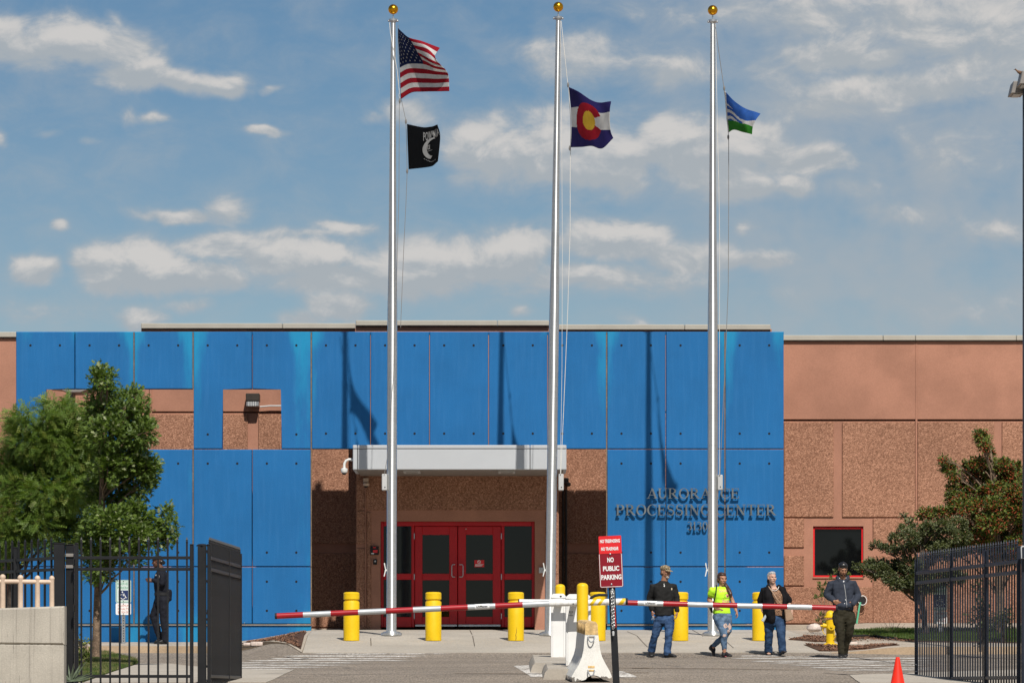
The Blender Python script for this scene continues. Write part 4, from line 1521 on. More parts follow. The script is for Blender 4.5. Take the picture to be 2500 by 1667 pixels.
rope('halyard', '', [(1747, 60), (1751, 300), (1755, 450), (1757, 600), (1756, 900), (1756, 1159)], .006, 'rope', fp3)
for o, pts in ((fp1, ((976, 247), (991, 297), (994, 418))), (fp2, ((1387, 208), (1391, 362))), (fp3, ((1768, 216), (1778, 335)))):
    for x, y in pts:
        mb = MB()
        mb.lathe(P(x, y, DP-.12), [(.008, -.05), (.02, -.02), (.02, .02), (.008, .05)], 8)
        mb.build('snap_hook', M['dark_rope'], o)

# ---------------------------------------------------------------- yellow bollards along the pavement
DBo = 88.8
b0 = thing('bollard', 'first yellow bollard from the left, nearest the blue wall corner', 'bollard', (0, 0, 0), 'thick yellow bollards in a row along the pavement')
mb = MB()
rB = .154
mb.lathe((0, 0, 0), [(rB, 0), (rB, .735), (rB-.008, .752), (rB-.024, .757), (rB-.024, .775), (rB-.006, .79), (rB, .797), (rB, .905), (rB-.018, .925), (rB-.05, .93), (.02, .934)], 40)
mb.build('sleeve', M['yellow'], b0, angle=30)
mb = MB()
mb.lathe((0, 0, 0), [(rB-.012, -.03), (rB-.012, .004)], 32)
mb.build('base_ring', M['rubber'], b0)
for k, (x, lab) in enumerate(((858, None), (1058, 'yellow bollard in front of the left red door, right of the left flagpole'), (1259.5, 'yellow bollard in front of the right red sidelight, cracked near its foot'),
                              (1459, 'yellow bollard half hidden behind the white barrier cabinet'), (1661, 'yellow bollard behind the man in the camouflage cap'), (1856, 'yellow bollard behind the woman in the black cardigan'))):
    loc = Vector((X_(x, DBo), DBo, G(X_(x, DBo), DBo)+.012))
    if k == 0:
        b0.location = loc
    else:
        bb = copy_tree(b0, loc, lab)
        bb.rotation_euler.z = k*1.1
        if k == 2:
            mb = MB()
            pts = [(loc.x+dx, loc.y-math.sqrt(max(0, rB**2-dx*dx))-.002, loc.z+z) for dx, z in ((-.0, .01), (.005, .07), (-.004, .11), (.014, .16), (.010, .21), (.022, .26))]
            mb.tube(pts, [.006, .005, .005, .004, .003, .001], 5)
            ck = mb.build('crack', M['rubber'], None, loc=loc)
            ck.parent = bb
            ck.location = (0, 0, 0)
            ck.rotation_euler.z = 0
            bb.rotation_euler.z = 0
ORG[b0.name] = Vector(b0.location)
# ---------------------------------------------------------------- gate barriers in the middle
for x, yt, d, rad, lab in ((1367.5, 1425, 78, .084, 'tall thin yellow post with domed top behind the white barrier cabinets'), (1422, 1422, 67.8, .084, 'tall thin yellow post with domed top right behind the concrete barrier')):
    g0 = G(X_(x, d), d)
    o = thing('guard_post', lab, 'bollard', (X_(x, d), d, g0), 'thin yellow guard posts at the barrier')
    h = Z_(yt, d)-g0
    mb = MB()
    mb.lathe((X_(x, d), d, g0-.02), [(rad, 0), (rad, h-.03), (rad*.98, h-.024), (rad*.8, h+.002), (rad*.45, h+.016), (.004, h+.02)], 28)
    mb.build('post', M['yellow'], o)

isl = thing('kerb_island', 'low grey concrete island carrying the white barrier cabinets', 'traffic island', (X_(1390, 72), 72, G(1, 72)))
for x0, x1, da, db, h in ((1300, 1395, 70.4, 77.5, .155), (1331, 1440, 66.9, 70.3, .15)):
    mb = MB()
    A, B = X_(x0, da), X_(x1, da)
    n = 10
    prof = [(A-.04, G(A, da)-.02), (A, G(A, da)+h*.7), (A+.04, G(A, da)+h), (B-.04, G(B, da)+h), (B, G(B, da)+h*.7), (B+.04, G(B, da)-.02)]
    dz = G(A, db)-G(A, da)
    mb.rings([[(x, da, z) for x, z in prof], [(x, db, z+dz) for x, z in prof]])
    mb.build('kerb_block', M['concrete'], isl)


def cabinet(x0, x1, yt, yb, d, depth, label, notch):
    o = thing('barrier_cabinet', label, 'gate opener', (X_((x0+x1)/2, d), d, Z_(yb, d)), 'white barrier gate cabinets')
    xa, xb, zt, zb = X_(x0, d), X_(x1, d), Z_(yt, d), Z_(yb, d)
    mb = MB()
    mb.box(xa, xb, d, d+depth, zb, zt-.075, .008)
    mb.build('body', M['white_paint'], o)
    mb = MB()
    c = notch
    mb.prism([(xa-.004, zt-.073), (xb+.004, zt-.073), (xb+.004, zt-.045), (xb-c, zt), (xa+c, zt), (xa-.004, zt-.045)], d-.006, d+depth+.006, .004)
    mb.build('lid', M['white_paint'], o)
    mb = MB()
    mb.box(xa+.03, xa+.034, d-.004, d+.002, zb+.01, zt-.08)
    mb.box(xb-.034, xb-.030, d-.004, d+.002, zb+.01, zt-.08)
    mb.build('door_seam', M['plastic_grey'], o)
    mb = MB()
    mb.ball(((xa+xb)/2+.04, d-.006, zt-.045), .018, (1, .4, .8), 8)
    mb.build('lock', M['rubber'], o)
    return o


DA, DBb = 75.4, 69.0
cab_a = cabinet(1345, 1381, 1448.5, 1611.5, DA, .38, 'narrower white barrier cabinet on the left side of the island', .035)
cab_b = cabinet(1381.5, 1442.5, 1449.5, 1627, DBb, .36, 'wider white barrier cabinet behind the yellow post and concrete barrier', .05)
mb = MB()
c = P(1394, 1496, DBb-.004)
mb.bar(c+Vector((-.03, 0, .02)), c+Vector((.03, 0, .02)), .002, .01)
for t_ in (-1, 1):
    mb.bar(c+Vector((.028*t_, 0, .035)), c+Vector((.012*t_, 0, -.01)), .002, .006)
mb.bar(c+Vector((-.015, 0, -.012)), c+Vector((.015, 0, -.012)), .002, .006)
mb.bar(c+Vector((-.028, 0, -.035)), c+Vector((.028, 0, -.035)), .002, .012)
mb.build('maker_mark', M['lamp_grey'], cab_b)


def barrier_arm(x0, y0, x1, y1, d, segs, label, tail, sticker):
    """striped tube from its hub (x1,y1) end to its tip (x0,y0); segs = photo x of the stripe borders"""
    p0, p1 = P(x0, y0, d), P(x1, y1, d)
    o = thing('striped_boom', label, 'barrier boom', p1, 'red and silver striped barrier booms')
    r = .043
    for k, (a, b) in enumerate(zip(segs, segs[1:])):
        fa, fb = (a-x0)/(x1-x0), (b-x0)/(x1-x0)
        mb = MB()
        mb.tube([p0.lerp(p1, fa), p0.lerp(p1, fb)], r, 20)
        mb.build('red_band' if k % 2 == 0 else 'silver_band', M['arm_red'] if k % 2 == 0 else M['arm_silver'], o)
    e = (p0-p1).normalized()
    mb = MB(); mb.tube([p0, p0+e*.03], r+.002, 18); mb.build('end_cap', M['rubber'], o)
    if sticker:
        fa = (sticker[0]-x0)/(x1-x0); fb = (sticker[1]-x0)/(x1-x0)
        q0, q1 = p0.lerp(p1, fa), p0.lerp(p1, fb)
        ux = (q1-q0).normalized()
        if ux.x < 0:
            ux = -ux
        up = Vector((-ux.z, 0, ux.x))
        m_ = (q0+q1)/2
        mb = MB()
        hw = (q1-q0).length/2
        rows = []
        for t_ in range(9):
            an = R(-58+116*t_/8)
            rows.append([m_+ux*s_*hw+up*(math.sin(an)*(r+.0025))+Vector((0, -math.cos(an)*(r+.0025), 0)) for s_ in (-1, 1)])
        vr = [[mb.bm.verts.new(p) for p in q_] for q_ in rows]
        for a_, b_ in zip(vr, vr[1:]):
            mb.bm.faces.new((a_[0], a_[1], b_[1], b_[0]))
        st = mb.build('maker_sticker', M['white_plain'], o, fix=False)
        mb = MB()
        lettering(mb, 'LiftMaster', m_+Vector((0, -r-.006, 0))-up*.006, ux, up, .028, hw*1.55, .015)
        for k in range(14):
            a_ = m_+Vector((0, -r-.004, 0))-up*.018+ux*(hw*(-.78+k*.11))
            mb.bar(a_, a_+ux*(hw*.08), .002, .005)
        mb.build('lettering', M['rubber'], st, smooth=False, fix=False)
    if tail:
        tail(o, p1, -e)
    return o


ArmL = [676, 740, 807.5, 874.5, 942, 1008.5, 1076, 1142, 1209, 1276, 1343]


def tail_l(o, p1, e):
    # white sleeve over the hub with yellow bands behind it
    mb = MB()
    a, b = P(1341, 1472.5, 68.7), P(1527, 1467.5, 68.7)
    mb.tube([a, b], .047, 22)
    mb.build('sleeve', M['white_paint'], o)
    for x0, x1 in ((1443, 1452), (1462, 1471), (1514, 1525)):
        fa, fb = (x0-1341)/186, (x1-1341)/186
        mb = MB()
        c0, c1 = a.lerp(b, fa), a.lerp(b, fb)
        n = 20
        rs = []
        for c_, sh in ((c0, 0), (c1, 0)):
            rs.append([c_+Vector((.035*math.sin(k*2*math.pi/n), math.cos(k*2*math.pi/n)*.0485, math.sin(k*2*math.pi/n)*.0485)) for k in range(n)])
        mb.rings(rs, cap=False)
        mb.build('yellow_band', M['yellow'], o)
    mb = MB(); mb.tube([b, b+Vector((.035, 0, .0))], .050, 20); mb.build('end_cap', M['rubber'], o)
    mb = MB()
    mb.tube([P(1441, 1464, 68.8), P(1444, 1458, 68.8), P(1452, 1453.5, 68.8), P(1463, 1451.5, 68.8), P(1484, 1452, 68.8)], .022, 10)
    mb.build('bracket', M['rubber'], o)
    mb = MB()
    mb.box(X_(1394, 68.9), X_(1408, 68.9), 68.74, 69.0, Z_(1480, 68.9), Z_(1465, 68.9), .004)
    mb.build('hub', M['white_paint'], o)
    for x in (1399.5,):
        mb = MB(); mb.box(X_(x-1.2, 68.6), X_(x+1.2, 68.6), 68.645, 68.66, Z_(1474.5, 68.6), Z_(1471.5, 68.6)); mb.build('bolt', M['rubber'], o)


barrier_arm(676, 1503, 1343, 1472.5, 68.7, ArmL, 'left striped barrier boom drooping in front of the red doors', tail_l, (1159, 1195))
SR = [1527, 1557, 1619, 1679, 1740, 1800, 1861, 1922, 1982, 2040]
SR = [2040, 1982, 1922, 1861, 1800, 1740, 1679, 1619, 1557, 1500]


def tail_r(o, p1, e):
    mb = MB()
    a, b = P(1268, 1468.5, 75.2), P(1505, 1470.2, 75.2)
    mb.tube([a, b], .044, 20)
    mb.build('sleeve', M['white_paint'], o)
    mb = MB(); mb.tube([a-Vector((.02, 0, 0)), a], .046, 18); mb.build('end_cap', M['rubber'], o)
    mb = MB()
    mb.box(X_(1356, 75.3), X_(1372, 75.3), 75.24, 75.4, Z_(1477, 75.3), Z_(1462, 75.3), .004)
    mb.build('hub', M['white_paint'], o)


barrier_arm(2040, 1483.5, 1500, 1470, 75.2, SR, 'right striped barrier boom reaching to the man in the grey hoodie', tail_r, (1572, 1604))

# ---------------------------------------------------------------- concrete barrier block (its end faces the camera)
dj = 65.5
jb = thing('concrete_barrier', 'chipped white concrete barrier block with orange painted top and steel loops', 'barrier', (X_(1436, dj), dj, G(X_(1436, dj), dj)))
base = G(X_(1436, dj), dj)
kj = .1703


def jp(x, y):
    return (X_(1320+x*kj, dj), Z_(1400+y*kj, dj))


prof = [(455, 1545), (440, 1480), (480, 1400), (540, 1310), (590, 1200), (612, 1100), (625, 960), (635, 868), (637, 720), (665, 690), (790, 690), (815, 722), (826, 868), (836, 960), (856, 1090), (880, 1190), (930, 1290), (990, 1390), (1022, 1470), (1015, 1530), (900, 1518), (830, 1470), (750, 1448), (690, 1470), (640, 1510), (560, 1540)]
poly = [jp(*p) for p in prof]
mb = MB()
back = Vector((-.085, 2.0, 0))          # the block runs back and to the left, up the slope
rise = G(X_(1436, dj)-.085, dj+2.0)-base
ring0 = [Vector((x, dj, z)) for x, z in poly]
steps = 10
rs = []
for k in range(steps+1):
    f = k/steps
    rs.append([p+back*f+Vector((0, 0, rise*f)) for p in ring0])
mb.rings(rs)
for f in mb.bm.faces:
    c = f.calc_center_median()
    t_ = (c.y-dj)/2.0
    if c.z-rise*t_ > Z_(1400+872*kj, dj) and len(f.verts) == 4:
        f.material_index = 1
mb.bm.normal_update()
bmesh.ops.triangulate(mb.bm, faces=[f for f in mb.bm.faces if len(f.verts) > 4], ngon_method='EAR_CLIP')
for v in mb.bm.verts:
    v.co += Vector((noise.noise(v.co*9), 0, noise.noise(v.co*9+Vector((5, 0, 0)))))*.006
jbody = mb.build('block', [M['jersey'], M['jersey_top']], jb, smooth=False)
mb = MB()
mb.prism([jp(*p) for p in ((637, 872), (637, 722), (663, 691), (790, 691), (813, 722), (826, 872))], dj-.006, dj-.001)
mb.build('painted_end', M['jersey_top'], jb)
for k in range(7):
    mb = MB()
    f = .05+k*.12
    o_ = back*f+Vector((0, 0, rise*f))
    a_, b_ = jp(631, 868), jp(633, 722)
    mb.bar(Vector((a_[0]-.003, dj, a_[1]))+o_, Vector((b_[0]-.004, dj, b_[1]))+o_, .012, .035)
    mb.build('top_notch', M['jersey_top'], jb)
for yy in (900, 1380):
    mb = MB()
    cx_, cz_ = jp(725, yy)
    mb.tube([(cx_-.045, dj+.01, cz_)]+[(cx_-.045*math.cos(math.pi*i/12), dj-.035-.03*math.sin(math.pi*i/12), cz_-.078*math.sin(math.pi*i/12)) for i in range(13)]+[(cx_+.045, dj+.01, cz_)], .009, 8)
    mb.build('steel_loop', M['steel'], jb)
    mb = MB()
    z2 = cz_+.045
    mb.box(cx_-.05, cx_+.05, dj-.004, dj+.02, z2-.02, z2+.02, .006)
    mb.box(cx_-.05, cx_+.05, dj-.0065, dj+.02, cz_-.018, cz_+.008, .004)
    mb.build('recess', M['lamp_grey'] if yy < 1000 else M['jersey_top'], jb)

# ---------------------------------------------------------------- traffic cone
dcn = 63.2
xc = X_(2191.5, dcn)
gc0 = G(xc, dcn)
cone = thing('traffic_cone', 'small bright orange traffic cone beside the right gate', 'cone', (xc, dcn, gc0))
h = Z_(1603, dcn)-gc0
mb = MB(); mb.lathe((xc, dcn, gc0+.02), [(.100, 0), (.094, .03), (.028, h-.032), (.026, h-.022), (.018, h-.02)], 28); mb.build('body', M['orange'], cone)
mb = MB(); mb.box(xc-.15, xc+.15, dcn-.15, dcn+.15, gc0+.012, gc0+.04, .012); mb.build('base', M['orange'], cone)

# ---------------------------------------------------------------- parking sign on a leaning black post
ds = 59.5
sg = thing('no_parking_sign', 'red and maroon sign with chain on a leaning black post', 'sign', (X_(1502, ds), ds, G(X_(1502, ds), ds)))
ks = .2469


def sp(x, y, dy=0.0):
    p = P(1440+x*ks, 1280+y*ks, ds)
    return Vector((p.x, ds+dy, p.z))


top_, bot_ = sp(203, 300, .03), sp(262, 1568, .03)
foot = bot_+(bot_-top_)*.25
mb = MB(); mb.bar(top_, foot, .088, .045); mb.build('post', M['black_metal'], sg)
ux = (sp(322, 281)-sp(90, 291)).normalized()
uz = Vector((-ux.z, 0, ux.x))


def plate(c, w, h, d0, mat, nm, rad=.02, par=None, inner=None):
    mb = MB()
    pts = []
    for sx_, sz_, a0 in ((1, 1, 0), (-1, 1, 90), (-1, -1, 180), (1, -1, 270)):
        for t_ in range(5):
            a = R(a0+t_*22.5)
            pts.append(c+ux*(sx_*(w/2-rad)+rad*math.cos(a))+uz*(sz_*(h/2-rad)+rad*math.sin(a)))
    fr = [Vector((p.x, c.y+d0, p.z)) for p in pts]
    if inner:
        pin = []
        w2, h2, r2 = w-inner*2, h-inner*2, max(.004, rad-inner)
        for sx_, sz_, a0 in ((1, 1, 0), (-1, 1, 90), (-1, -1, 180), (1, -1, 270)):
            for t_ in range(5):
                a = R(a0+t_*22.5)
                p = c+ux*(sx_*(w2/2-r2)+r2*math.cos(a))+uz*(sz_*(h2/2-r2)+r2*math.sin(a))
                pin.append(Vector((p.x, c.y+d0, p.z)))
        mb.rings([fr, pin], cap=False)
        return mb.build(nm, M[mat], par or sg, smooth=False, fix=False)
    mb.rings([fr, [p+Vector((0, .004, 0)) for p in fr]])
    return mb.build(nm, M[mat], par or sg, smooth=False)


c2 = sp(209, 450)
W2, H2 = 232*ks/S(ds), 342*ks/S(ds)
pl2 = plate(c2, W2, H2, -.02, 'sign_maroon', 'lower_plate', .022)
plate(c2+Vector((0, -.0215, 0)), W2-.012, H2-.012, 0, 'white_plain', 'border', .018, pl2, .006)
c1 = sp(200, 200)
W1, H1 = 224*ks/S(ds), 176*ks/S(ds)
pl1 = plate(c1, W1, H1, -.026, 'sign_red', 'upper_plate', .008)
for txt, (x, y), hh, ww, par in (('NO TRESPASSING', (199, 178), 33, 196, pl1), ('NO TRASPASAR', (198, 254), 33, 172, pl1), ('NO', (205, 370), 46, 64, pl2), ('PUBLIC', (211, 455), 46, 160, pl2), ('PARKING', (214, 541), 47, 200, pl2)):
    mb = MB()
    lettering(mb, txt, sp(x, y, -.030 if par is pl1 else -.0235), ux, uz, hh*ks/S(ds), ww*ks/S(ds), .035)
    mb.build('lettering', M['white_plain'], par, smooth=False, fix=False)
for x, y in ((201, 292), (214, 590)):
    mb = MB(); mb.ball(sp(x, y, -.03), .012, (1, .5, 1), 12); mb.build('bolt', M['steel'], sg)
mb = MB()
for a, b, c_, d_ in ((232, 690, 246, 815),):
    pass
q0, q1 = sp(238, 680, -.02), sp(247, 815, -.02)
mb.bar(q0, q1, .006, .016); mb.build('white_reflector', M['plastic_grey'], sg)
q0, q1 = sp(246, 816, -.02), sp(258, 1015, -.02)
mb = MB(); mb.bar(q0, q1, .006, .026); mb.build('red_reflector', M['sign_red'], sg)
# chain: two hanging runs of links joined at the ring
chain = thing('chain', 'steel chain hanging doubled from the sign post', 'chain', sp(220, 640, -.05), None)


def link_ring(c, up, flat, ln=.034, wd=.019, r=.0042):
    up = up.normalized()
    sd = up.cross(flat).normalized()
    pts = []
    for k in range(13):
        a = 2*math.pi*k/12
        y_ = math.cos(a)
        pts.append(c+up*(ln/2-wd/2)*(1 if y_ > 0 else -1)*(1 if abs(y_) > .01 else 0)+up*y_*wd/2+sd*math.sin(a)*wd/2)
    return pts


tube_n = 0
for run, x0, x1, y0, y1, n in ((0, 213, 214, 668, 1020, 12), (1, 231, 233, 664, 1010, 12)):
    for k in range(n):
        f = k/(n-1)
        c = sp(x0+(x1-x0)*f+(11*f if run == 0 else 8*f), y0+(y1-y0)*f, -.045+(.006 if k % 2 else 0))
        mb = MB()
        fl_ = Vector((.25, -1, 0)) if k % 2 == 0 else Vector((1, -.55, 0))
        mb.tube(link_ring(c, uz+Vector((random.uniform(-.08, .08), 0, 0)), fl_, .040, .023), .0042, 6)
        mb.build('link', M['chrome'], chain)
mb = MB(); mb.tube(link_ring(sp(221, 652, -.05), uz, Vector((0, -1, 0)), .04, .03), .006, 6); mb.build('ring', M['chrome'], chain)
mb = MB(); mb.lathe(sp(231, 1075, -.045), [(.012, -.03), (.016, 0), (.016, .02), (.006, .03)], 10); mb.build('end_clip', M['plastic_grey'], chain)
# ---------------------------------------------------------------- black picket fences and gates
def picket_mesh(h, w=.025, spear=True):
    mb = MB()
    mb.box(-w/2, w/2, -w/2, w/2, 0, h-.07 if spear else h)
    if spear:
        z = h-.07
        mb.rings([[Vector((a*r, b*r, zz)) for a, b in ((-1, -1), (1, -1), (1, 1), (-1, 1))] for r, zz in ((w*.5, z), (w*.62, z+.008), (w*.62, z+.018), (w*.42, z+.023), (w*.42, z+.03), (w*.58, z+.042), (w*.04, z+.085))])
    me = bpy.data.meshes.new('picket')
    bmesh.ops.recalc_face_normals(mb.bm, faces=mb.bm.faces)
    mb.bm.to_mesh(me)
    mb.bm.free()
    return me


PK = picket_mesh(2.02)
PK.materials.append(M['black_metal'])
PKN = picket_mesh(2.0, .019)
PKN.materials.append(M['navy_metal'])


def run(parent, p0, p1, zbase, n, rails, posts=(), mat='black_metal', mesh=None, inset=.5, rw=.035, rh=.042, ends=(.05, .05), ztop=None):
    """one straight run of pickets, rails and posts between two ground points"""
    a, b = Vector((p0[0], p0[1], 0)), Vector((p1[0], p1[1], 0))
    ang = math.atan2(b.y-a.y, b.x-a.x)
    org = ORG[parent.name]
    for k in range(n):
        f = (k+inset)/(n-1+2*inset) if n > 1 else .5
        p = a.lerp(b, f)
        o = bpy.data.objects.new('picket', mesh or PK)
        col.objects.link(o)
        o.parent = parent
        o.location = Vector((p.x, p.y, zbase))-org
        o.rotation_euler.z = ang
        ORG[o.name] = org
    for z in rails:
        mb = MB()
        mb.bar((a.x, a.y, z), (b.x, b.y, z), rw, rh, .004)
        mb.build('rail', M[mat], parent)
    for f, w, z0, z1 in posts:
        p = a.lerp(b, f)
        mb = MB()
        mb.bar((p.x, p.y, z0), (p.x, p.y, z1), w, w, .006)
        # flat cap
        mb.bar((p.x, p.y, z1), (p.x, p.y, z1+.02), w*1.08, w*1.08, .006)
        o = mb.build('post', M[mat], parent)


d1 = 62.8
zb1 = Z_(1676, d1)
rails1 = [Z_(y, d1) for y in (1361, 1388.7, 1650)]
lg = thing('entrance_gate', 'black picket pedestrian gate leaf with spear tops in front of the left trees', 'gate', (X_(330, d1), d1, zb1))
run(lg, (X_(187, d1), d1), (X_(468, d1), d1), zb1, 12, rails1, [(0, .048, zb1, Z_(1328, d1)), (1, .048, zb1, Z_(1331, d1))])
mb = MB()
for y in (1363, 1388, 1452, 1490, 1650):
    mb.box(X_(179.5, d1), X_(182.5, d1), d1-.03, d1+.03, Z_(y+5, d1), Z_(y-5, d1), .004)
mb.m = 0
hinge0 = None
mb.bm.free()
for y in (1372, 1485, 1640):
    mb = MB(); mb.box(X_(178.2, d1), X_(182.0, d1), d1-.035, d1+.02, Z_(y+9, d1), Z_(y-9, d1), .004); mb.build('hinge', M['black_metal'], lg)
gp1 = thing('gate_post', 'thick black steel gate post between the concrete wall and the pedestrian gate', 'post', (X_(150, 62.9), 62.9, 1.6))
for x0, x1, yt, dy in ((131, 157, 1324, 0), (157.6, 177.5, 1326.5, .16)):
    mb = MB(); mb.box(X_(x0, d1), X_(x1, d1), d1+dy, d1+dy+.15, 1.4, Z_(yt+3, d1), .006)
    mb.build('post', M['black_metal'], gp1)
    mb = MB(); mb.box(X_(x0-1, d1), X_(x1+1, d1), d1+dy-.008, d1+dy+.158, Z_(yt+3, d1)+.001, Z_(yt, d1), .01); mb.build('post_cap', M['black_metal'], gp1)
for y in (1354, 1382):
    mb = MB(); mb.box(X_(158, d1), X_(177, d1), d1+.135, d1+.155, Z_(y+4, d1), Z_(y-4, d1), .004); mb.build('bracket', M['lamp_grey'], gp1)
gp2 = thing('gate_post', 'thick black steel post between the pedestrian gate and the open vehicle gate', 'post', (X_(493, d1), d1, 1.6))
mb = MB(); mb.box(X_(483, d1), X_(503.5, d1), d1-.05, d1+.065, 1.4, Z_(1333, d1), .006); mb.build('post', M['black_metal'], gp2)
mb = MB(); mb.lathe((X_(493.2, d1), d1+.008, Z_(1333, d1)+.001), [(.078, 0), (.078, .012), (.05, .03), (.01, .034)], 4, 1, 1); mb.build('post_cap', M['black_metal'], gp2)
for y in (1345, 1382, 1418, 1496, 1511, 1626):
    mb = MB(); mb.box(X_(503.5, d1)+.002, X_(507.5, d1), d1-.02, d1+.03, Z_(y+3, d1), Z_(y-3, d1), .003); mb.build('hinge', M['black_metal'], gp2)
wg = thing('vehicle_gate', 'left vehicle gate leaf swung open towards the building, seen almost edge on', 'gate', (X_(511, d1), d1, zb1))
a1, b1 = (X_(510.5, d1), d1), (X_(586, 67.2), 67.2)
run(wg, a1, b1, zb1, 35, rails1, [(0, .05, zb1, Z_(1331, d1)), (.60, .05, zb1, Z_(1331, d1)), (1, .055, zb1, Z_(1331, d1))])
bf = thing('picket_fence', 'black picket fence running behind the concrete wall and tan railing', 'fence', (X_(60, 63.5), 63.5, 1.6))
run(bf, (X_(-40, 64.9), 64.9), (X_(131, d1), 62.95), zb1, 11, rails1[:2]+[Z_(1650, d1)], [(.46, .06, 1.5, Z_(1332, d1))])
d2 = 69.0
rg = thing('vehicle_gate', 'right vehicle gate leaf of navy black pickets beside the orange cone', 'gate', (X_(2237, d2), d2, 1.8))
a2, b2 = (X_(2237.5, d2), d2), (X_(2487, 62.8), 62.8)
zr = [EYE+(YH-1370)/S(62.8), EYE+(YH-1396.3)/S(62.8), EYE+(YH-1653)/S(62.8)]
zt2 = EYE+(YH-1336)/S(62.8)
run(rg, a2, b2, zr[2]-.13, 41, zr, [(0, .055, zr[2]-.15, zt2), (.362, .055, zr[2]-.15, zt2), (.70, .055, zr[2]-.15, zt2), (1, .055, zr[2]-.15, zt2)], 'navy_metal', PKN, rw=.04, rh=.05)
for y in (1621, 1638):
    mb = MB(); mb.box(X_(2234, d2), X_(2241, d2), d2-.05, d2-.03, Z_(y+1.2, d2), Z_(y-1.2, d2)); mb.build('reflector_tape', M['plastic_grey'], rg)
gp3 = thing('gate_post', 'dark steel hinge post at the right edge beside the open vehicle gate', 'post', (X_(2499, 62.6), 62.6, 1.6))
mb = MB(); mb.box(X_(2494, 62.6), X_(2514, 62.6), 62.55, 62.67, 1.4, EYE+(YH-1340)/S(62.6), .006); mb.build('post', M['navy_metal'], gp3)
ss = thing('gate_sign', 'white bordered sign cut off by the right picture edge above the gate post', 'sign', (X_(2515, 62.4), 62.4, 3.3))
mb = MB(); mb.prism([(X_(x, 62.4), Z_(y, 62.4)) for x, y in ((2493, 1363), (2492, 1335), (2494.5, 1331.5), (2540, 1330), (2542, 1333), (2542, 1364))], 62.4, 62.41, .004); mb.build('plate', M['plastic_grey'], ss)
mb = MB(); mb.prism([(X_(x, 62.4), Z_(y, 62.4)) for x, y in ((2495.5, 1362), (2495, 1336.5), (2497, 1334.5), (2537, 1333.5), (2539, 1336), (2539, 1362))], 62.395, 62.3995); mb.build('dark_field', M['navy_metal'], ss)

# ---------------------------------------------------------------- board formed concrete wall with tan railing
dw_ = 58.0
cw = thing('retaining_wall', 'pale board formed concrete wall in the lower left corner', 'wall', (X_(60, dw_), dw_, 1.5))
yl, yr = 1485, 1478.6
for (za, zb), nm, off in (((1571, None), 'upper_course', 0.0), ((1715, None), 'lower_course', -.004)):
    mb = MB()
    if nm == 'upper_course':
        mb.prism([(X_(-500, dw_), Z_(1566, dw_)), (X_(157, dw_), Z_(1573, dw_)), (X_(157, dw_), Z_(yr, dw_)), (X_(-500, dw_), Z_(1500, dw_))], dw_, dw_+.3, .022)
    else:
        mb.prism([(X_(-500, dw_), Z_(1730, dw_)), (X_(156.5, dw_), Z_(1730, dw_)), (X_(156.5, dw_), Z_(1574.2, dw_)), (X_(-500, dw_), Z_(1567.2, dw_))], dw_+off, dw_+.3, .006)
    mb.build(nm, M['board'], cw)
rl = thing('hand_railing', 'tan painted pipe railing with capped posts on top of the concrete wall', 'railing', (X_(60, 58.6), 58.6, 3))
pst = [(6.5, 1401, 1480, 58.12, 14), (50, 1402.5, 1480, 58.16, 13.6), (91.5, 1404, 1479, 58.20, 13.2), (126.5, 1404.5, 1478, 58.24, 12.6), (-38, 1399, 1481, 58.08, 14.4)]
for x, yt, yb_, d, w in pst:
    mb = MB()
    r_ = w/2/S(d)
    zt, zb_ = Z_(yt, d), Z_(yb_+5, d)
    mb.lathe((X_(x, d), d, zb_), [(r_*.95, 0), (r_*.95, zt-zb_-.05), (r_*.96, zt-zb_-.049), (r_*1.05, zt-zb_-.045), (r_*1.05, zt-zb_-.028), (r_*.8, zt-zb_-.012), (r_*.3, zt-zb_)], 20)
    mb.build('post', M['beige_paint'], rl)
pst.sort()
mb = MB()
mb.tube([P(x, 1418.5+.012*x, d-.0) for x, yt, yb_, d, w in pst], .029, 14)
mb.build('rail', M['beige_paint'], rl)


# ---------------------------------------------------------------- parking signs for disabled drivers
def pil(x0, x1, y0, y1, d, dy, r=.03, n=4):
    """rounded plate outline in photo pixels"""
    X0, X1, Z0, Z1 = X_(x0, d), X_(x1, d), Z_(y1, d), Z_(y0, d)
    pts = []
    for cx_, cz_, a0 in ((X1-r, Z1-r, 0), (X0+r, Z1-r, 90), (X0+r, Z0+r, 180), (X1-r, Z0+r, 270)):
        for k in range(n+1):
            a = R(a0+90*k/n)
            pts.append((cx_+r*math.cos(a), cz_+r*math.sin(a)))
    return pts


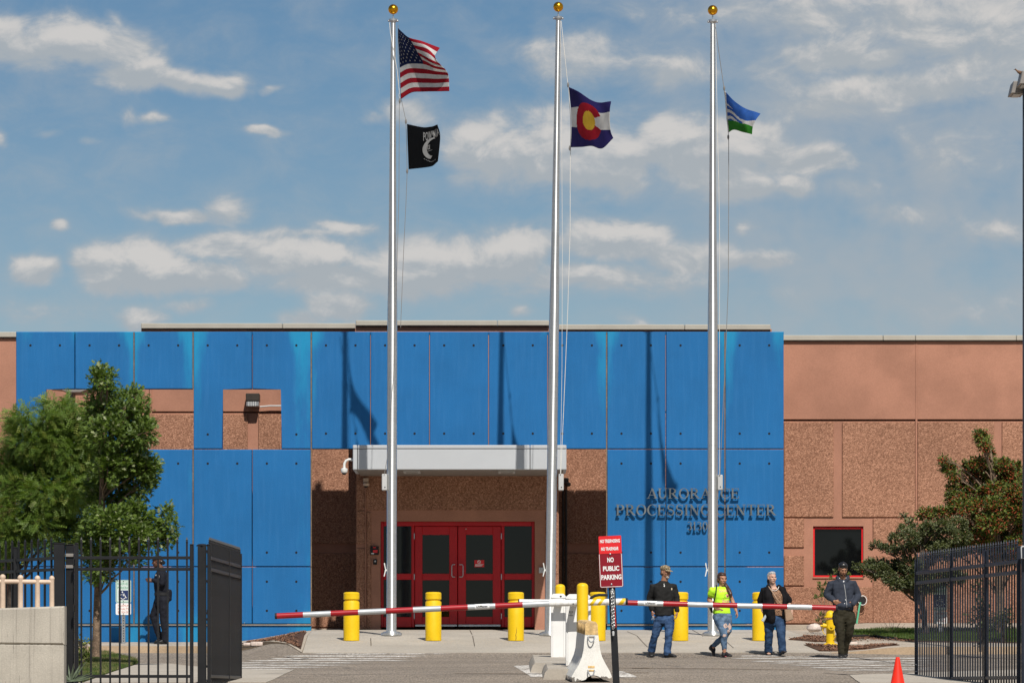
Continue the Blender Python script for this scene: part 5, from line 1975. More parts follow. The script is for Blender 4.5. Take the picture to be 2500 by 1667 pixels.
SG_GREEN = pm('sign_green', (.10, .34, .20), .5, 0, .05)
SG_BLUE = pm('sign_blue', (.018, .035, .12), .5, 0, .05)
SG_PALE = pm('sign_pale', (.62, .70, .66), .45, 0, .05)
SG_RED = pm('sign_red_ink', (.60, .16, .10), .5, 0, .05)
for x0, x1, ya_, yb_, yc_, d, ybase, lab in ((282.5, 320, 1415, 1470.5, 1500, 94.2, 1567, 'reserved parking sign with wheelchair symbol in front of the left blue wall'),
                                             (2279, 2312, 1418, 1490, 1522, 92.0, 1572, 'reserved parking sign with wheelchair symbol behind the right vehicle gate')):
    xm = (x0+x1)/2
    o = thing('parking_sign', lab, 'sign', (X_(xm, d), d, G(X_(xm, d), d)), 'disabled parking signs')
    mb = MB()
    zp = Z_(ybase, d)-.1
    for s_ in (-1, 1):
        mb.box(X_(xm, d)+s_*.028-.008, X_(xm, d)+s_*.028+.008, d+.004, d+.03, zp, Z_(ya_+5, d))
    mb.box(X_(xm, d)-.02, X_(xm, d)+.02, d+.022, d+.03, zp, Z_(ya_+5, d))
    mb.build('post', M['steel'], o)
    zz = Z_(ybase-2, d)
    k = 0
    while zz < Z_(yc_+3, d):
        mb = MB(); mb.box(X_(xm, d)-.009, X_(xm, d)+.009, d+.019, d+.0215, zz, zz+.02); mb.build('post_hole', M['rubber'], o)
        zz += .052
    mb = MB(); mb.prism(pil(x0, x1, ya_, yb_, d, 0), d-.004, d); p1_ = mb.build('upper_plate', SG_PALE, o)
    mb = MB(); mb.prism(pil(x0, x1, yb_+.8, yc_, d, 0), d-.004, d); p2_ = mb.build('lower_plate', M['white_plain'], o)
    a_, b_ = pil(x0+1.2, x1-1.2, ya_+1.2, yb_-1.2, d, 0, .026), pil(x0+2.4, x1-2.4, ya_+2.4, yb_-2.4, d, 0, .02)
    mb = MB(); mb.rings([[Vector((x, d-.0055, z)) for x, z in q_] for q_ in (a_, b_)], cap=False); mb.build('border', SG_GREEN, p1_, smooth=False)
    H = yb_-ya_
    yq0, yq1 = ya_+H*.46, ya_+H*.88
    wq = (yq1-yq0)/2
    mb = MB(); mb.box(X_(xm-wq, d), X_(xm+wq, d), d-.006, d-.0042, Z_(yq1, d), Z_(yq0, d)); mb.build('blue_square', SG_BLUE, p1_)
    mb = MB()
    for t_, yy in (('RESERVED', ya_+H*.22), ('PARKING', ya_+H*.40)):
        lettering(mb, t_, (X_(xm, d), d-.006, Z_(yy, d)), (1, 0, 0), (0, 0, 1), H*.115/S(d), (x1-x0)*.78/S(d), .01)
    mb.build('lettering', SG_GREEN, p1_, smooth=False, fix=False)
    mb = MB()
    H2_ = yc_-yb_
    for t_, yy in (('MAXIMUM', yb_+H2_*.33), ('PENALTY', yb_+H2_*.60), ('$150.00', yb_+H2_*.86)):
        lettering(mb, t_, (X_(xm, d), d-.006, Z_(yy, d)), (1, 0, 0), (0, 0, 1), H2_*.17/S(d), (x1-x0)*.72/S(d), .0)
    mb.build('lettering', SG_RED, p2_, smooth=False, fix=False)
    # wheelchair symbol
    u = (yq1-yq0)/S(d)
    C = Vector((X_(xm, d), d-.0075, Z_((yq0+yq1)/2, d)))
    W = lambda a, b: C+Vector((a*u, 0, b*u))
    mb = MB()
    mb.rings([[W(-.10, .33)+Vector((math.cos(k*math.pi/6)*.075*u, dy, math.sin(k*math.pi/6)*.075*u)) for k in range(12)] for dy in (0, .001)])
    for p_, q_ in ((W(-.08, .27), W(-.05, -.06)), (W(-.06, .12), W(.14, .12)), (W(-.05, -.03), W(.17, -.03)), (W(.17, -.03), W(.27, -.28)), (W(.25, -.28), W(.36, -.24))):
        mb.bar(p_, q_, .001, .075*u)
    pr = [W(-.05+.27*math.cos(R(a)), -.13+.27*math.sin(R(a))) for a in range(125, 350, 15)]
    for p_, q_ in zip(pr, pr[1:]):
        mb.bar(p_, q_, .001, .06*u)
    mb.build('wheelchair_symbol', M['white_plain'], p1_, smooth=False, fix=False)
    for y in (ya_+3.5, yb_-3, yb_+3, yc_-2.5):
        mb = MB(); mb.ball((X_(xm, d), d-.006, Z_(y, d)), .010, (1, .5, 1), 8); mb.build('bolt', M['rubber'], o)

# ---------------------------------------------------------------- fire hydrant
dh = 87.6
hx = X_(2027, dh)
hz0 = Z_(1577, dh)
hy = thing('fire_hydrant', 'yellow fire hydrant half hidden by the man in the grey hoodie', 'fire hydrant', (hx, dh, hz0))
u = 1/S(dh)
mb = MB()
mb.lathe((hx, dh, hz0-.03), [(17*u, 0), (17*u, 5*u+.03), (15*u, 7*u+.03), (10.5*u, 8*u+.03), (10*u, 40*u), (10.5*u, 58*u), (11*u, 65*u), (11*u, 70*u)], 28)
mb.build('barrel', M['yellow'], hy)
mb = MB()
mb.lathe((hx, dh, hz0), [(11*u, 69*u), (15.5*u, 70*u), (15.5*u, 73*u), (11.5*u, 74.5*u), (11*u, 79*u), (8.5*u, 84*u), (4*u, 87*u), (2.5*u, 87.5*u), (2.5*u, 91*u), (.5*u, 91.5*u)], 28)
mb.build('bonnet', M['yellow'], hy)
for s_ in (-1, 1):
    mb = MB()
    c = Vector((hx+s_*9*u, dh, hz0+50*u))
    mb.tube([c, c+Vector((s_*5*u, 0, 0)), c+Vector((s_*5.1*u, 0, 0)), c+Vector((s_*9*u, 0, 0)), c+Vector((s_*9.1*u, 0, 0)), c+Vector((s_*15*u, 0, 0))], [5.5*u, 5.5*u, 6.5*u, 6.5*u, 3*u, 2.6*u], 16)
    mb.build('side_nozzle', M['yellow'], hy)
mb = MB()
c = Vector((hx+2*u, dh-9*u, hz0+48*u))
mb.tube([c, c+Vector((0, -5*u, 0)), c+Vector((0, -5.1*u, 0)), c+Vector((0, -8*u, 0)), c+Vector((0, -8.1*u, 0)), c+Vector((0, -11*u, 0))], [8*u, 8*u, 9*u, 9*u, 3*u, 3*u], 18)
mb.build('front_nozzle', M['yellow'], hy)
for pts in ([(-17, 47), (-19, 40), (-17, 33), (-12, 28)], [(8, 40), (10, 34), (9, 28), (12, 24), (8, 19)]):
    mb = MB()
    mb.tube([Vector((hx+a*u, dh-(12 if a > 0 else 2)*u, hz0+b*u)) for a, b in pts], 1.0*u, 6)
    mb.build('chain', M['yellow'], hy)

# ---------------------------------------------------------------- boulder, edging stones, broken kerb pieces, spray head
def stone(name, label, cat, c, r, sc, seed, mat='rock', group=None):
    mb = MB()
    mb.ball((0, 0, 0), 1, (1, 1, 1), 22)
    for v in mb.bm.verts:
        n = v.co.normalized()
        k = 1+.22*noise.noise(n*1.6+Vector((seed, 0, 0)))+.07*noise.noise(n*5+Vector((0, seed, 0)))
        v.co = Vector((n.x*sc[0], n.y*sc[1], n.z*sc[2]))*(r*k)+Vector(c)
    o = mb.build(name, M[mat], loc=c, angle=60)
    return tag(o, label, cat, group)


p = P(1986.5, 1532, 91.5)
stone('boulder', 'pale pinkish boulder in the bed left of the yellow hydrant', 'rock', p, .17, (.92, .8, .50), 3)


def block(name, label, cat, x0, x1, y0, y1, d, dep, seed, mat='rock', group=None, yaw=0.0):
    mb = MB()
    xa_, xb_, za_, zb_ = X_(x0, d), X_(x1, d), Z_(y1, d), Z_(y0, d)
    bmesh.ops.create_cube(mb.bm, size=1)
    bmesh.ops.bevel(mb.bm, geom=mb.bm.edges[:], offset=.09, segments=2, affect='EDGES', profile=.6)
    for v in mb.bm.verts:
        n = noise.noise(v.co*2.2+Vector((seed, 1, 2)))*.12
        v.co = Vector((v.co.x*(xb_-xa_)*(1+n*.4), v.co.y*dep, v.co.z*(zb_-za_)*(1+n*.6)))
    mb.bm.transform(Matrix.Rotation(yaw, 4, 'Z'))
    c = Vector(((xa_+xb_)/2, d+dep/2, (za_+zb_)/2))
    bmesh.ops.translate(mb.bm, vec=c, verts=mb.bm.verts)
    o = mb.build(name, M[mat], loc=c, angle=50)
    return tag(o, label, cat, group)


GE = 'pale edging stones in the mulch bed'
for i, (x0, x1, y0, y1, lab) in enumerate(((2066, 2094, 1566.5, 1578, 'left edging stone next to the man in the grey hoodie'), (2096, 2112, 1568, 1578.5, 'second edging stone right of the man in the grey hoodie'), (2113, 2130, 1568.5, 1578.5, 'middle edging stone in the mulch behind the spray head'),
                                           (2131, 2148, 1569, 1578, 'fourth edging stone right of the spray head'), (2149, 2166, 1570, 1577.5, 'rightmost edging stone at the end of the row'))):
    block('edging_stone', lab, 'stone', x0, x1, y0, y1, 88.2, .18, i, 'rock', GE, .05*i)
GB_ = 'broken kerb pieces on the left mulch bed'
for i, (x0, x1, y0, y1, lab) in enumerate(((594, 611, 1568, 1575, 'small grey broken concrete piece next to the gate edge'), (611, 655, 1565.5, 1576, 'longest broken concrete piece with a wire loop behind it'), (656, 668, 1565.5, 1576, 'short broken concrete piece with a bent wire in front'), (669, 682, 1565, 1576, 'rightmost broken concrete piece on the mulch'))):
    block('broken_kerb', lab, 'concrete piece', x0, x1, y0, y1, 91.0, .22, 20+i, 'rock', GB_, .04*i)
wr = thing('wire', 'dark loops of bent wire around the broken concrete pieces', 'wire', P(648, 1570, 90.9))
for pts in ([(638, 1566), (640, 1562.5), (644, 1561), (648, 1562), (650.5, 1566)], [(669, 1567), (668, 1572), (662, 1576.5), (652, 1579)], [(588, 1579), (605, 1578.5), (625, 1575.5)]):
    mb = MB(); mb.tube([P(x, y, 90.9) for x, y in pts], .008, 6); mb.build('strand', M['rubber'], wr)
sh_ = thing('spray_head', 'black and white irrigation spray head lying on the mulch', 'sprinkler', P(2124, 1583, 87.0))
mb = MB(); mb.tube([P(2118, 1584.5, 87), P(2130, 1580, 87)], .022, 12); mb.build('body', M['rubber'], sh_)
mb = MB(); mb.ball(P(2118, 1584.5, 86.99), .022, (1, 1, 1), 12); mb.build('cap', M['cam_white'], sh_)
ih = thing('drip_hose', 'dark irrigation hose along the edge of the right lawn', 'hose', P(2120, 1551, 92))
mb = MB()
mb.tube([gp(x, y, ro(7, 90)+.05) for x, y in ((2064, 1554), (2085, 1551.5), (2115, 1550.5), (2140, 1552), (2165, 1556), (2185, 1559.5))], .02, 8)
mb.build('hose', M['rubber'], ih)

# ---------------------------------------------------------------- lamp post and bird at the right edge
dl_ = 82.0
lp = thing('lamp_post', 'tall dark lamp post with two box lamp heads cut by the right picture edge', 'street lamp', (X_(2504, dl_), dl_, G(X_(2504, dl_), dl_)))
mb = MB(); mb.bar((X_(2504, dl_), dl_, G(X_(2504, dl_), dl_)), (X_(2504, dl_), dl_, Z_(210, dl_)), .10, .10, .006); mb.build('pole', M['navy_metal'], lp)
for x0, x1, y0, y1, dy, nm in ((2484, 2530, 183, 215, -.25, 1), (2472, 2498, 197, 227, .35, 2)):
    mb = MB()
    X0, X1 = X_(x0, dl_), X_(x1, dl_)
    zt, zb_ = Z_(y0, dl_), Z_(y1, dl_)
    mb.prism([(X0-.02, zb_), (X1+.02, zb_), (X1, zt), (X0+.03, zt)], dl_+dy-.28, dl_+dy+.28, .012)
    hd = mb.build('lamp_head', M['lamp_grey'], lp)
    mb = MB(); mb.box(X0+.03, X1-.03, dl_+dy-.22, dl_+dy+.22, zb_-.015, zb_-.002, .004); mb.build('lens', M['plastic_grey'], hd)
bd = thing('bird', 'brown bird standing on the lamp head facing left', 'bird', P(2491, 183, dl_-.25))
u = 1/S(dl_)
ob = P(2490, 182, dl_-.25)
BR = pm('bird_brown', (.16, .085, .045), .7, 0, .3, 30)
mb = MB()
mb.rings([[ob+Vector(((cx_+0)*u, math.cos(k*math.pi/7)*rr_*u*.8, (cz_+math.sin(k*math.pi/7)*rr_)*u)) for k in range(14)] for cx_, cz_, rr_ in ((-12.5, 11.8, .6), (-11.2, 11.9, 1.9), (-9.8, 11.2, 2.6), (-8, 9.0, 2.7), (-5.5, 6.4, 3.6), (-1.5, 4.6, 4.5), (3, 4.0, 4.0), (6.5, 4.0, 2.6), (10, 4.6, 1.5), (17, 6.4, 1.1), (18.5, 6.6, .4))])
mb.build('body', BR, bd, angle=80)
mb = MB(); mb.rings([[ob+Vector((cx_*u, math.cos(k*math.pi/3)*rr_*u, (cz_+math.sin(k*math.pi/3)*rr_)*u)) for k in range(6)] for cx_, cz_, rr_ in ((-12.2, 11.7, .9), (-15.8, 11.2, .15))]); mb.build('beak', M['rubber'], bd)
for a in (-1, 2):
    mb = MB(); mb.tube([ob+Vector((a*u, 0, 1.5*u)), ob+Vector((a*u, 0, -1.5*u)), ob+Vector(((a-1.6)*u, 0, -1.8*u))], .35*u, 5); mb.build('leg', M['rubber'], bd)
for s_ in (-1, 1):
    mb = MB(); mb.ball(ob+Vector((-11.4*u, s_*1.9*u, 12.5*u)), .45*u, seg=6); mb.build('eye', M['rubber'], bd)


# ---------------------------------------------------------------- foliage
OAK = [(0, 0), (.07, .18), (.30, .22), (.10, .36), (.40, .50), (.12, .60), (.30, .84), (.08, .80), (0, 1), (-.08, .80), (-.30, .84), (-.12, .60), (-.40, .50), (-.10, .36), (-.30, .22), (-.07, .18)]
OVAL = [(0, 0), (.25, .3), (.24, .65), (0, 1), (-.24, .65), (-.25, .3)]


class Leaves:
    def __init__(self, seed):
        self.v, self.f, self.mi = [], [], []
        self.r = random.Random(seed)

    def leaf(self, p, d, n, ln, shape, mi, bend=.15):
        d = d.normalized()
        s = d.cross(n)
        if s.length < 1e-4:
            return
        s.normalize()
        n = s.cross(d)
        b = len(self.v)
        for x, y in shape:
            self.v.append(p+d*(y*ln)+s*(x*ln)+n*(abs(x)*ln*.35-y*y*bend*ln))
        self.f.append(list(range(b, b+len(shape))))
        self.mi.append(mi)

    def compound(self, p, d, n, ln, mi, pairs=5):
        d = d.normalized()
        s = d.cross(n)
        if s.length < 1e-4:
            return
        s.normalize()
        n = s.cross(d)
        for k in range(pairs):
            f = (k+.6)/pairs
            c = p+d*(f*ln)-n*(f*f*ln*.25)
            w = ln*.27*(1-.35*abs(f-.5))
            for sg_ in (-1, 1):
                b = len(self.v)
                q_ = (s*sg_*.9+d*.45-n*.15).normalized()
                t_ = q_.cross(n)
                self.v += [c, c+q_*w*.5+t_*w*.27, c+q_*w, c+q_*w*.5-t_*w*.27]
                self.f.append([b, b+1, b+2, b+3])
                self.mi.append(mi)

    def berry(self, p, r, mi):
        b = len(self.v)
        for a in ((1, 0, 0), (0, 1, 0), (-1, 0, 0), (0, -1, 0), (0, 0, 1), (0, 0, -1)):
            self.v.append(p+Vector(a)*r)
        for a in ((0, 1, 4), (1, 2, 4), (2, 3, 4), (3, 0, 4), (1, 0, 5), (2, 1, 5), (3, 2, 5), (0, 3, 5)):
            self.f.append([b+i for i in a])
            self.mi.append(mi)

    def build(self, name, mats, parent, kind='stuff'):
        org = ORG[parent.name]
        me = bpy.data.meshes.new(name)
        me.from_pydata([tuple(p-org) for p in self.v], [], self.f)
        for m in mats:
            me.materials.append(m)
        me.polygons.foreach_set('material_index', self.mi)
        me.update()
        return link(name, me, parent, None, kind=kind)


def rvec(r):
    while True:
        v = Vector((r.uniform(-1, 1), r.uniform(-1, 1), r.uniform(-1, 1)))
        if .05 < v.length < 1:
            return v


def limb_path(a, b, r, sag=.12):
    L_ = (b-a).length
    pts = []
    for k in range(6):
        f = k/5
        p = a.lerp(b, f)+Vector((0, 0, sag*L_*math.sin(f*math.pi)*.5))
        if 0 < k < 5:
            p += Vector((r.uniform(-1, 1), r.uniform(-1, 1), r.uniform(-1, 1)))*L_*.035
        pts.append(p)
    return pts


def tree(name, label, cat, trunk, clusters, d, spread, mats, kind, per, size, seed, bark, group=None, limbs=True, dens=1.0):
    """trunk = list of (photo x, photo y, radius m); clusters = (photo x, photo y, rx px, ry px) puffs of leaves at depth about d"""
    r = random.Random(seed)
    tp = [P(x, y, d) for x, y, _ in trunk]
    o = thing(name, label, cat, tp[0], group)
    mb = MB()
    mb.tube(tp, [t[2] for t in trunk], 14)
    for v in mb.bm.verts:
        v.co += Vector((noise.noise(v.co*14), noise.noise(v.co*14+Vector((9, 0, 0))), 0))*.018
    mb.build('trunk', M[bark], o, angle=80)
    lv = Leaves(seed)
    for i, (x, y, rx, ry) in enumerate(clusters):
        s = S(d)
        dd = r.uniform(-1, 1)*spread*math.sqrt(max(.1, 1-min(.9, abs(x-trunk[len(trunk)//2][0])*d/F/(spread*2.2))))
        c = P(x, y, d+dd)
        ax, az_ = rx/s, ry/s
        ay = (ax+az_)*.5
        if limbs:
            cand = [p for p in tp if p.z < c.z-.1] or [tp[-1]]
            st = max(cand, key=lambda p: p.z-abs(p.x-c.x)*.0)
            st = st.lerp(cand[0], r.uniform(0, .25))
            L_ = (c-st).length
            mb = MB()
            pts = limb_path(st, c, r)
            mb.tube(pts, [max(.006, .012+.012*L_)*(1-.8*k/5) for k in range(6)], 6)
            for _ in range(4):
                e = c+Vector((r.uniform(-1, 1)*ax, r.uniform(-1, 1)*ay, r.uniform(-1, 1)*az_))*.8
                mb.tube(limb_path(pts[3], e, r), [.007, .006, .005, .004, .003, .002], 4)
            mb.build('branch', M[bark], o, angle=80)
        n = int(per*dens*(ax*az_/(.25*.25))**.85)
        # a puff is a handful of twigs, each carrying a spray of leaves
        tw = max(4, n//9)
        for _ in range(tw):
            q_ = rvec(r)
            q_ = q_.normalized()*(q_.length**.55)
            tip = c+Vector((q_.x*ax, q_.y*ay, q_.z*az_))
            out_ = Vector((q_.x, q_.y, q_.z*.8+.25)).normalized()
            for _k in range(9):
                p = tip+rvec(r)*(size*1.25)
                dr = (out_+rvec(r)*.9).normalized()
                nn = (Vector((0, -.3, 1))+rvec(r)*.8).normalized()
                w = r.random()
                if kind == 'oak':
                    lv.leaf(p, dr, nn, size*r.uniform(.7, 1.25), OAK, 0 if w < .55 else (1 if w < .95 else 2))
                elif kind == 'locust':
                    lv.compound(p, (dr-Vector((0, 0, .35))), nn, size*r.uniform(.8, 1.4), 0 if w < .5 else (1 if w < .86 else 2))
                elif kind == 'berry':
                    if w < .22:
                        lv.berry(p+Vector((0, -.03, -.02)), r.uniform(.012, .022), 2)
                    else:
                        lv.leaf(p, dr, nn, size*r.uniform(.7, 1.3), OVAL, 0 if w < .72 else 1)
                else:
                    lv.leaf(p, dr, nn, size*r.uniform(.7, 1.3), OVAL, 0 if w < .5 else (1 if w < .78 else 2))
    lv.build('foliage', [M[m] for m in mats], o)
    return o


k3 = .3443


def c3(lst, f=1.0):
    return [(x*k3, 880+y*k3, rx*k3*f, ry*k3*f) for x, y, rx, ry in lst]


OAKC = c3([(712, 75, 34, 40), (700, 130, 40, 45), (760, 125, 40, 40), (705, 215, 42, 50), (775, 220, 38, 45), (650, 310, 38, 40), (830, 270, 40, 40), (740, 330, 55, 45), (870, 335, 55, 45), (925, 270, 28, 48), (985, 262, 42, 34), (1000, 335, 40, 36),
           (690, 420, 65, 55), (860, 425, 95, 65), (960, 440, 70, 50), (1015, 510, 75, 75), (760, 520, 120, 80), (890, 560, 110, 75), (850, 680, 150, 85), (1000, 715, 90, 70), (760, 760, 95, 85), (930, 820, 140, 85), (1045, 770, 60, 60), (1035, 880, 36, 50),
           (820, 900, 120, 85), (700, 900, 60, 80), (740, 1020, 105, 85), (930, 1000, 50, 60), (960, 1060, 50, 45), (780, 1150, 140, 95), (950, 1130, 100, 70), (1055, 1170, 85, 55), (1170, 1095, 36, 45), (1195, 1170, 36, 40), (1190, 1265, 55, 32), (900, 1250, 150, 75),
           (1080, 1270, 95, 48), (700, 1270, 110, 75), (690, 1370, 90, 55), (830, 1370, 110, 52), (950, 1400, 50, 36), (690, 1460, 55, 50), (660, 1510, 35, 45), (750, 1500, 30, 40)], 1.22)
tree('oak_tree', 'dark green oak tree with lobed leaves and rough trunk behind the pedestrian gate', 'tree', [(234, 1602, .085), (235.5, 1570, .074), (237, 1500, .068), (239, 1420, .062), (243, 1340, .055), (248, 1200, .045), (250, 1080, .032), (250, 980, .02), (247, 900, .008)],
     OAKC, 83.0, .75, ['oak1', 'oak2', 'oak3'], 'oak', 560, .100, 5, 'bark')
LOCC = c3([(400, 320, 40, 24), (450, 345, 70, 36), (530, 355, 45, 34), (370, 375, 36, 40), (150, 395, 45, 28), (130, 440, 50, 45), (215, 400, 26, 14), (160, 510, 70, 60), (115, 600, 55, 50), (205, 580, 75, 65), (310, 340, 14, 35), (380, 470, 90, 65), (300, 520, 60, 50), (330, 590, 95, 60), (480, 560, 110, 70), (560, 480, 60, 60), (560, 380, 40, 40),
           (40, 720, 70, 65), (150, 720, 90, 70), (320, 690, 100, 60), (470, 680, 120, 80), (600, 650, 90, 80), (90, 820, 100, 70), (260, 830, 120, 65), (430, 830, 120, 75), (590, 800, 110, 85), (640, 720, 60, 60), (20, 880, 50, 40), (130, 900, 60, 50), (330, 950, 130, 70), (490, 940, 110, 75), (620, 920, 70, 70), (200, 930, 60, 40), (110, 1000, 50, 30),
           (50, 1110, 70, 60), (140, 1110, 90, 55), (260, 1130, 95, 60), (420, 1070, 105, 65), (540, 1060, 85, 75), (340, 1050, 60, 40), (90, 1220, 100, 60), (220, 1220, 70, 45), (410, 1190, 60, 50), (520, 1190, 85, 65), (570, 1270, 50, 45), (50, 1300, 70, 42), (180, 1300, 70, 45), (300, 1320, 40, 32), (430, 1260, 60, 40), (40, 1400, 40, 80), (90, 1440, 30, 50), (20, 950, 10, 10), (610, 560, 80, 60), (640, 640, 70, 70), (350, 420, 60, 50), (20, 1000, 40, 40)], 1.1)
tree('locust_tree', 'bright green feathery locust tree at the left edge above the tan railing', 'tree', [(26, 1600, .10), (26, 1560, .085), (28, 1470, .08), (32, 1400, .075), (46, 1320, .065), (70, 1240, .055), (98, 1160, .045), (116, 1080, .03), (130, 1000, .012)],
     LOCC, 86.0, .8, ['loc1', 'loc2', 'loc3'], 'locust', 520, .15, 11, 'bark_dark')
k4 = .236


def c4(lst):
    return [(2100+x*k4, 1030+y*k4, rx*k4, ry*k4) for x, y, rx, ry in lst]


HAWC = c4([(1245, 130, 60, 45), (1270, 190, 65, 50), (1300, 240, 45, 40), (1285, 285, 25, 18), (1340, 315, 35, 30), (850, 385, 22, 40), (880, 450, 40, 45), (935, 480, 60, 55), (965, 560, 50, 45), (1050, 650, 40, 34), (1105, 480, 48, 65), (1200, 430, 80, 55), (1310, 440, 110, 70), (1470, 450, 120, 62), (1580, 480, 80, 55), (1170, 540, 50, 45), (1260, 560, 100, 75), (1420, 570, 140, 85), (1560, 570, 70, 60),
           (1640, 580, 60, 70), (945, 710, 55, 50), (1000, 800, 105, 65), (1180, 740, 120, 85), (1390, 730, 160, 95), (1600, 740, 110, 100), (690, 945, 100, 52), (870, 950, 90, 60), (1050, 890, 100, 60), (1250, 880, 140, 95), (1440, 900, 150, 105), (1620, 920, 100, 105), (1180, 1060, 110, 75), (1350, 1060, 140, 95), (1550, 1090, 140, 105), (1250, 1190, 140, 75), (1430, 1230, 160, 75), (1600, 1260, 100, 75), (1680, 1100, 60, 100), (1680, 900, 40, 100),
           (980, 1350, 70, 36), (1100, 1290, 80, 60), (1340, 1320, 120, 60), (1560, 1380, 120, 70), (1700, 1380, 60, 70), (1750, 700, 90, 120), (1800, 1000, 110, 160)])
tree('berry_tree', 'bushy hawthorn tree full of red berries behind the right vehicle gate', 'tree', [(2440, 1572, .10), (2441, 1520, .085), (2440, 1440, .075), (2436, 1340, .065), (2432, 1240, .05), (2425, 1150, .035), (2415, 1080, .015)],
     HAWC, 91.8, .8, ['haw1', 'haw2', 'berry'], 'berry', 1500, .062, 17, 'bark')
EVC = c4([(450, 980, 22, 20), (510, 1060, 35, 45), (435, 1105, 45, 30), (600, 1120, 90, 52), (720, 1080, 80, 45), (850, 1075, 95, 55), (1000, 1060, 110, 60), (355, 1195, 55, 36), (500, 1200, 100, 65), (700, 1200, 130, 65), (900, 1180, 120, 75), (1050, 1180, 85, 65), (160, 1275, 52, 22), (280, 1300, 75, 34), (450, 1330, 120, 50), (650, 1280, 120, 52), (820, 1300, 100, 55),
           (90, 1450, 45, 22), (40, 1520, 60, 28), (200, 1470, 80, 36), (350, 1490, 120, 50), (520, 1480, 120, 62), (700, 1420, 90, 45), (850, 1350, 110, 75), (980, 1300, 90, 65)])
EVC += [(1900+.255*x, 1267+.255*y, rx*.255, ry*.255) for x, y, rx, ry in [(760, 455, 45, 20), (880, 430, 55, 30), (900, 520, 60, 40), (980, 480, 80, 55), (1060, 560, 70, 50), (1150, 520, 80, 60), (1140, 620, 70, 50), (1220, 620, 70, 60), (1270, 680, 50, 40), (1300, 580, 70, 80), (1400, 560, 80, 90), (1450, 640, 60, 60), (1560, 560, 90, 70), (1700, 560, 90, 60)]]
tree('evergreen_shrub', 'grey green small leaved evergreen shrub in front of the red framed window', 'shrub', [(2262, 1566, .07), (2258, 1520, .06), (2250, 1450, .05), (2248, 1380, .04), (2262, 1300, .02)],
     EVC, 90.6, .6, ['ever1', 'ever2', 'ever3'], 'ever', 2100, .05, 23, 'bark_dark')


def sapling(name, label, stems, leaves, d, mats, seed, size, n, bark='twig'):
    r = random.Random(seed)
    o = thing(name, label, 'shrub', P(*stems[0][0], d))
    for st in stems:
        mb = MB()
        pts = [P(x, y, d+.08*k*r.uniform(-1, 1)) for k, (x, y) in enumerate(st)]
        mb.tube(pts, [(.012 if leaves and n < 40 else .006)*(1-.75*k/(len(pts)-1)) for k in range(len(pts))], 6)
        mb.build('stem', M[bark], o, angle=80)
    if leaves:
        lv = Leaves(seed)
        for x, y, rx, ry in leaves:
            for _ in range(n):
                q_ = rvec(r)
                p = P(x+q_.x*rx, y+q_.z*ry, d+q_.y*.15)
                w = r.random()
                lv.leaf(p, (rvec(r)+Vector((0, 0, .4))).normalized(), rvec(r).normalized(), size*r.uniform(.7, 1.3), OVAL, 0 if w < .5 else (1 if w < .8 else 2))
        lv.build('foliage', [M[m] for m in mats], o)
    return o


k6 = .1723


def c6(lst):
    return [(1960+x*k6, 1350+y*k6) + tuple(k6*t for t in rest) for x, y, *rest in lst]


sapling('young_shrub', 'thin young shrub with sparse leaves behind the yellow hydrant', [c6([(270, 1090), (275, 900), (260, 650), (240, 430)]), c6([(290, 1090), (300, 850), (310, 600), (320, 420)]), c6([(260, 1080), (200, 880), (130, 820)]), c6([(300, 1000), (380, 600), (440, 260)]), c6([(250, 700), (190, 610), (170, 590)])],
        c6([(235, 430, 24, 30), (255, 500, 40, 50), (290, 540, 40, 60), (325, 430, 35, 40), (390, 330, 40, 40), (455, 250, 40, 50), (650, 300, 24, 24), (270, 860, 50, 40), (220, 950, 40, 40), (300, 940, 40, 60), (270, 600, 30, 30), (190, 620, 20, 20)]), 92.5, ['haw1', 'ever1', 'haw2'], 31, .05, 26)
sapling('bare_shrub', 'leafless twiggy shrub on the right lawn against the brown wall', [[(2172, 1552), (2166, 1528), (2152, 1506), (2145, 1495)], [(2174, 1552), (2172, 1520), (2166, 1496)], [(2176, 1552), (2181, 1525), (2184, 1498)], [(2178, 1552), (2190, 1530), (2206, 1505)], [(2180, 1552), (2196, 1536), (2210, 1522)], [(2170, 1552), (2160, 1536), (2150, 1522)], [(2176, 1550), (2186, 1540), (2198, 1520)], [(2173, 1550), (2165, 1538), (2158, 1520)], [(2177, 1550), (2178, 1530), (2174, 1508)], [(2182, 1552), (2200, 1542), (2215, 1534)]],
        [(2178, 1548, 18, 6)], 92.6, ['dry', 'ever3', 'ever1'], 37, .05, 60)
LB = [(x*.1531+120, 1440+y*.1531, rx*.1531, ry*.1531) for x, y, rx, ry in [(480, 800, 50, 60), (500, 880, 90, 70), (560, 950, 90, 70), (600, 870, 40, 50), (500, 1040, 80, 80), (600, 1040, 60, 60), (480, 1140, 60, 70), (560, 1120, 70, 60), (470, 1220, 40, 40)]]
tree('small_bush', 'small leafy green bush at the foot of the oak tree', 'bush', [(196, 1632, .02), (198, 1600, .015), (200, 1575, .008)], LB, 78.0, .3, ['haw1', 'haw2', 'loc3'], 'ever', 500, .05, 41, 'bark_dark', limbs=True)
yk = thing('yucca_plant', 'spiky grey green yucca clump beside the concrete wall', 'plant', P(176, 1668, 61.5))
r = random.Random(3)
